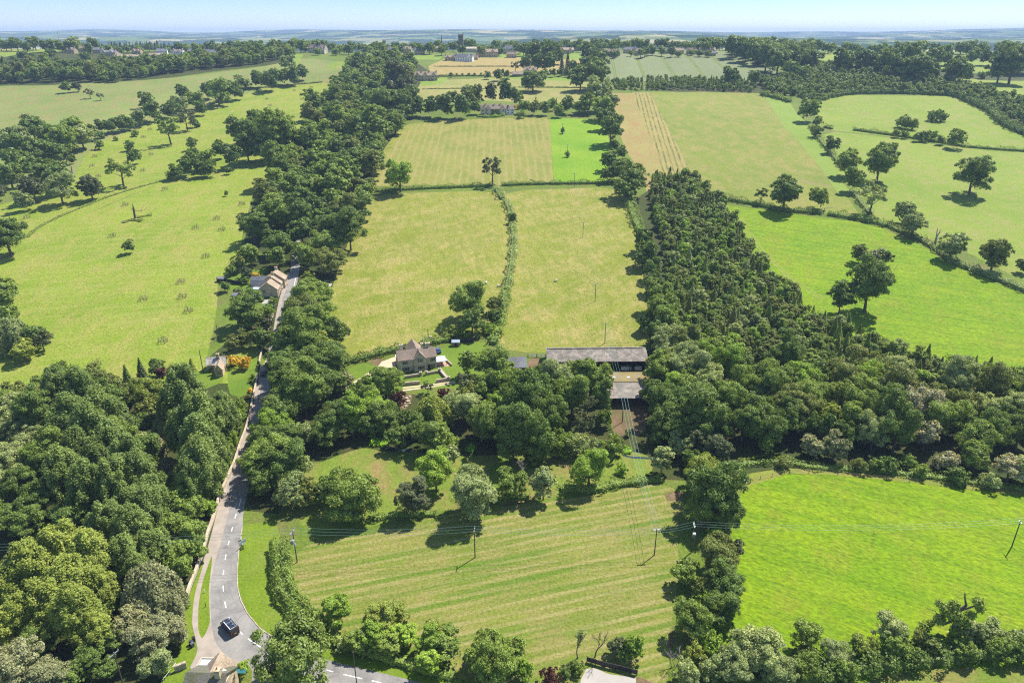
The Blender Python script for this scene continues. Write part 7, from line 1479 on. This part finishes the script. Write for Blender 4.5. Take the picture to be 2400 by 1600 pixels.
van()
def car(label, p, rz, col, s=1.0, name='car'):
    t = thing(name, label, 'car', p, rz); W = 1.8; cm = paint('car_paint', col)
    MB().prism([(-2.1, .3), (2.1, .3), (2.15, .62), (1.95, .82), (1.15, .95), (-1.6, 1.0), (-2.12, .9)], -W / 2, W / 2, 'y').build('body', cm, t, bevel=.06)
    MB().prism([(-1.75, .97), (1.1, .93), (.45, 1.42), (-1.2, 1.46)], -W / 2 + .12, W / 2 - .12, 'y').build('window_glass', M_PANE, t, bevel=.04); MB().box(-1.15, .4, -.68, .68, 1.45, 1.5).build('roof', cm, t, bevel=.02)
    for s_ in (-1, 1): MB().box(2.08, 2.17, s_ * .65 - .18, s_ * .65 + .18, .6, .76).build('headlight', M_WHITE, t); MB().box(-2.16, -2.09, s_ * .68 - .16, s_ * .68 + .16, .66, .84).build('tail_light', simple('red_lens', (.35, .02, .02, 1), .3), t)
    wheels(t, (-1.3, 1.32), W, .31)
a = at('V', 1880, 905); b = at('V', 1925, 700); car('dark brown car on the lane beside the stone wall', at('V', 1895, 820), math.atan2(b.y - a.y, b.x - a.x), (.07, .045, .04, 1))
car('blue car parked behind the manor at the edge of the lawn', at('R', 1408, 495), 2.0, (.03, .10, .25, 1)); car('silver car parked below the cottage yard', at('Q', 1300, 1165), -.3, (.5, .52, .55, 1)); car('white car under the tree beside the cottages', at('Q', 985, 965), .2, (.75, .75, .75, 1))
X_ = (2050 - 1200) / F * (930 * CP + 30 * SP); car('white van-like car far off in the right ridge field', (X_, 930, float(zt(X_, 930))), .3, (.8, .8, .8, 1))
for i, (x, y, cl) in enumerate(((430, 640, (.02, .02, .025, 1)), (385, 700, (.05, .055, .07, 1)), (410, 742, (.10, .11, .13, 1)))):
    t = thing('wheelie_bin', ('black bin upright at the path edge', 'grey bin half under the willow', 'paler grey bin lowest by the willow')[i], 'bin', at('U', x, y), .5 + i); m_ = paint('bin_plastic_%d' % i, cl, .5) if False else simple('bin_plastic', cl, .5)
    MB().add([(-.24, -.28, .1), (.24, -.28, .1), (.24, .28, .1), (-.24, .28, .1), (-.29, -.34, 1.0), (.29, -.34, 1.0), (.29, .34, 1.0), (-.29, .34, 1.0)], [(0, 3, 2, 1), (4, 5, 6, 7), (0, 1, 5, 4), (1, 2, 6, 5), (2, 3, 7, 6), (3, 0, 4, 7)]).build('body', m_, t); MB().box(-.31, .31, -.36, .4, 1.0, 1.08).build('lid', m_, t, bevel=.02); MB().tube((-.26, .3, .1), (.26, .3, .1), .1, .1, 10).build('wheel', M_RUB, t)
t = thing('notice_board', 'blue-grey sign board on two posts at the road verge', 'sign', at('K', 1920, 440), 1.1); MB().box(-.9, .9, -.03, .03, 1.1, 2.0).build('board', simple('sign_face', (.25, .30, .36, 1), .4), t)
for x in (-.8, .8): MB().box(x - .05, x + .05, .04, .12, -.2, 2.05).build('post', M_WHITE, t)
for i, (r, x, y) in enumerate((('K', 1612, 800), ('K', 1622, 910), ('G', 2002, 360), ('G', 1982, 470))):
    t = thing('verge_post', ('white marker post on the grass strip', 'dark marker post on the grass strip', 'upper marker post at the cottage wall', 'lower marker post at the cottage wall')[i], 'post', at(r, x, y)); MB().box(-.07, .07, -.05, .05, -.1, 1.0).build('shaft', M_WHITE if i == 0 else M_DARK, t); MB().box(-.075, .075, -.056, -.051, .7, .85).build('reflector', M_WHITE, t)
# kerb stones along the right side of the road
def strip(spec, w_, h, label, mat, name='kerb'):
    P = [Vector((*p, 0)) for p in world(spec)]; mb = MB()
    for a, b in zip(P, P[1:]):
        d = (b - a).normalized(); n = Vector((-d.y, d.x, 0)) * w_ / 2
        za, zb = float(zt(a.x, a.y)), float(zt(b.x, b.y)); mb.add([(a.x - n.x, a.y - n.y, za - .1), (b.x - n.x, b.y - n.y, zb - .1), (b.x + n.x, b.y + n.y, zb - .1), (a.x + n.x, a.y + n.y, za - .1), (a.x - n.x, a.y - n.y, za + h), (b.x - n.x, b.y - n.y, zb + h), (b.x + n.x, b.y + n.y, zb + h), (a.x + n.x, a.y + n.y, za + h)], [(0, 3, 2, 1), (4, 5, 6, 7), (0, 1, 5, 4), (1, 2, 6, 5), (2, 3, 7, 6), (3, 0, 4, 7)])
    o = mb.build(name, mat); o['kind'] = 'structure'
strip('K 1905 290, 1882 460, 1868 640, 1872 760, 1896 860, 1950 965, 2050 1085, 2200 1185', .16, .12, '', M_WALL)
for i, (x, y, s) in enumerate(((1290, 560, .8), (1320, 575, 1.1), (1345, 560, .9), (1330, 600, 1.2), (1300, 620, .8), (1310, 645, 1.0), (1285, 660, .7), (1345, 620, .9))):
    bm = bmesh.new(); bmesh.ops.create_icosphere(bm, subdivisions=2, radius=s * .6); rr = random.Random(i)
    for v in bm.verts: v.co *= rr.uniform(.75, 1.1); v.co.z *= .6
    me = bpy.data.meshes.new('boulder'); bm.to_mesh(me); bm.free(); o = link_mesh('boulder', me, None, M_WALL); o.location = at('H', x, y) + Vector((0, 0, .15)); tag(o, 'pale boulder of the rubble heap by the garden track, ' + ordw(sorted([1290, 1320, 1345, 1330, 1300, 1310, 1285, 1346]).index(x if i != 7 else 1346), 8), 'boulder', 'boulders of the rubble heap')
haze()
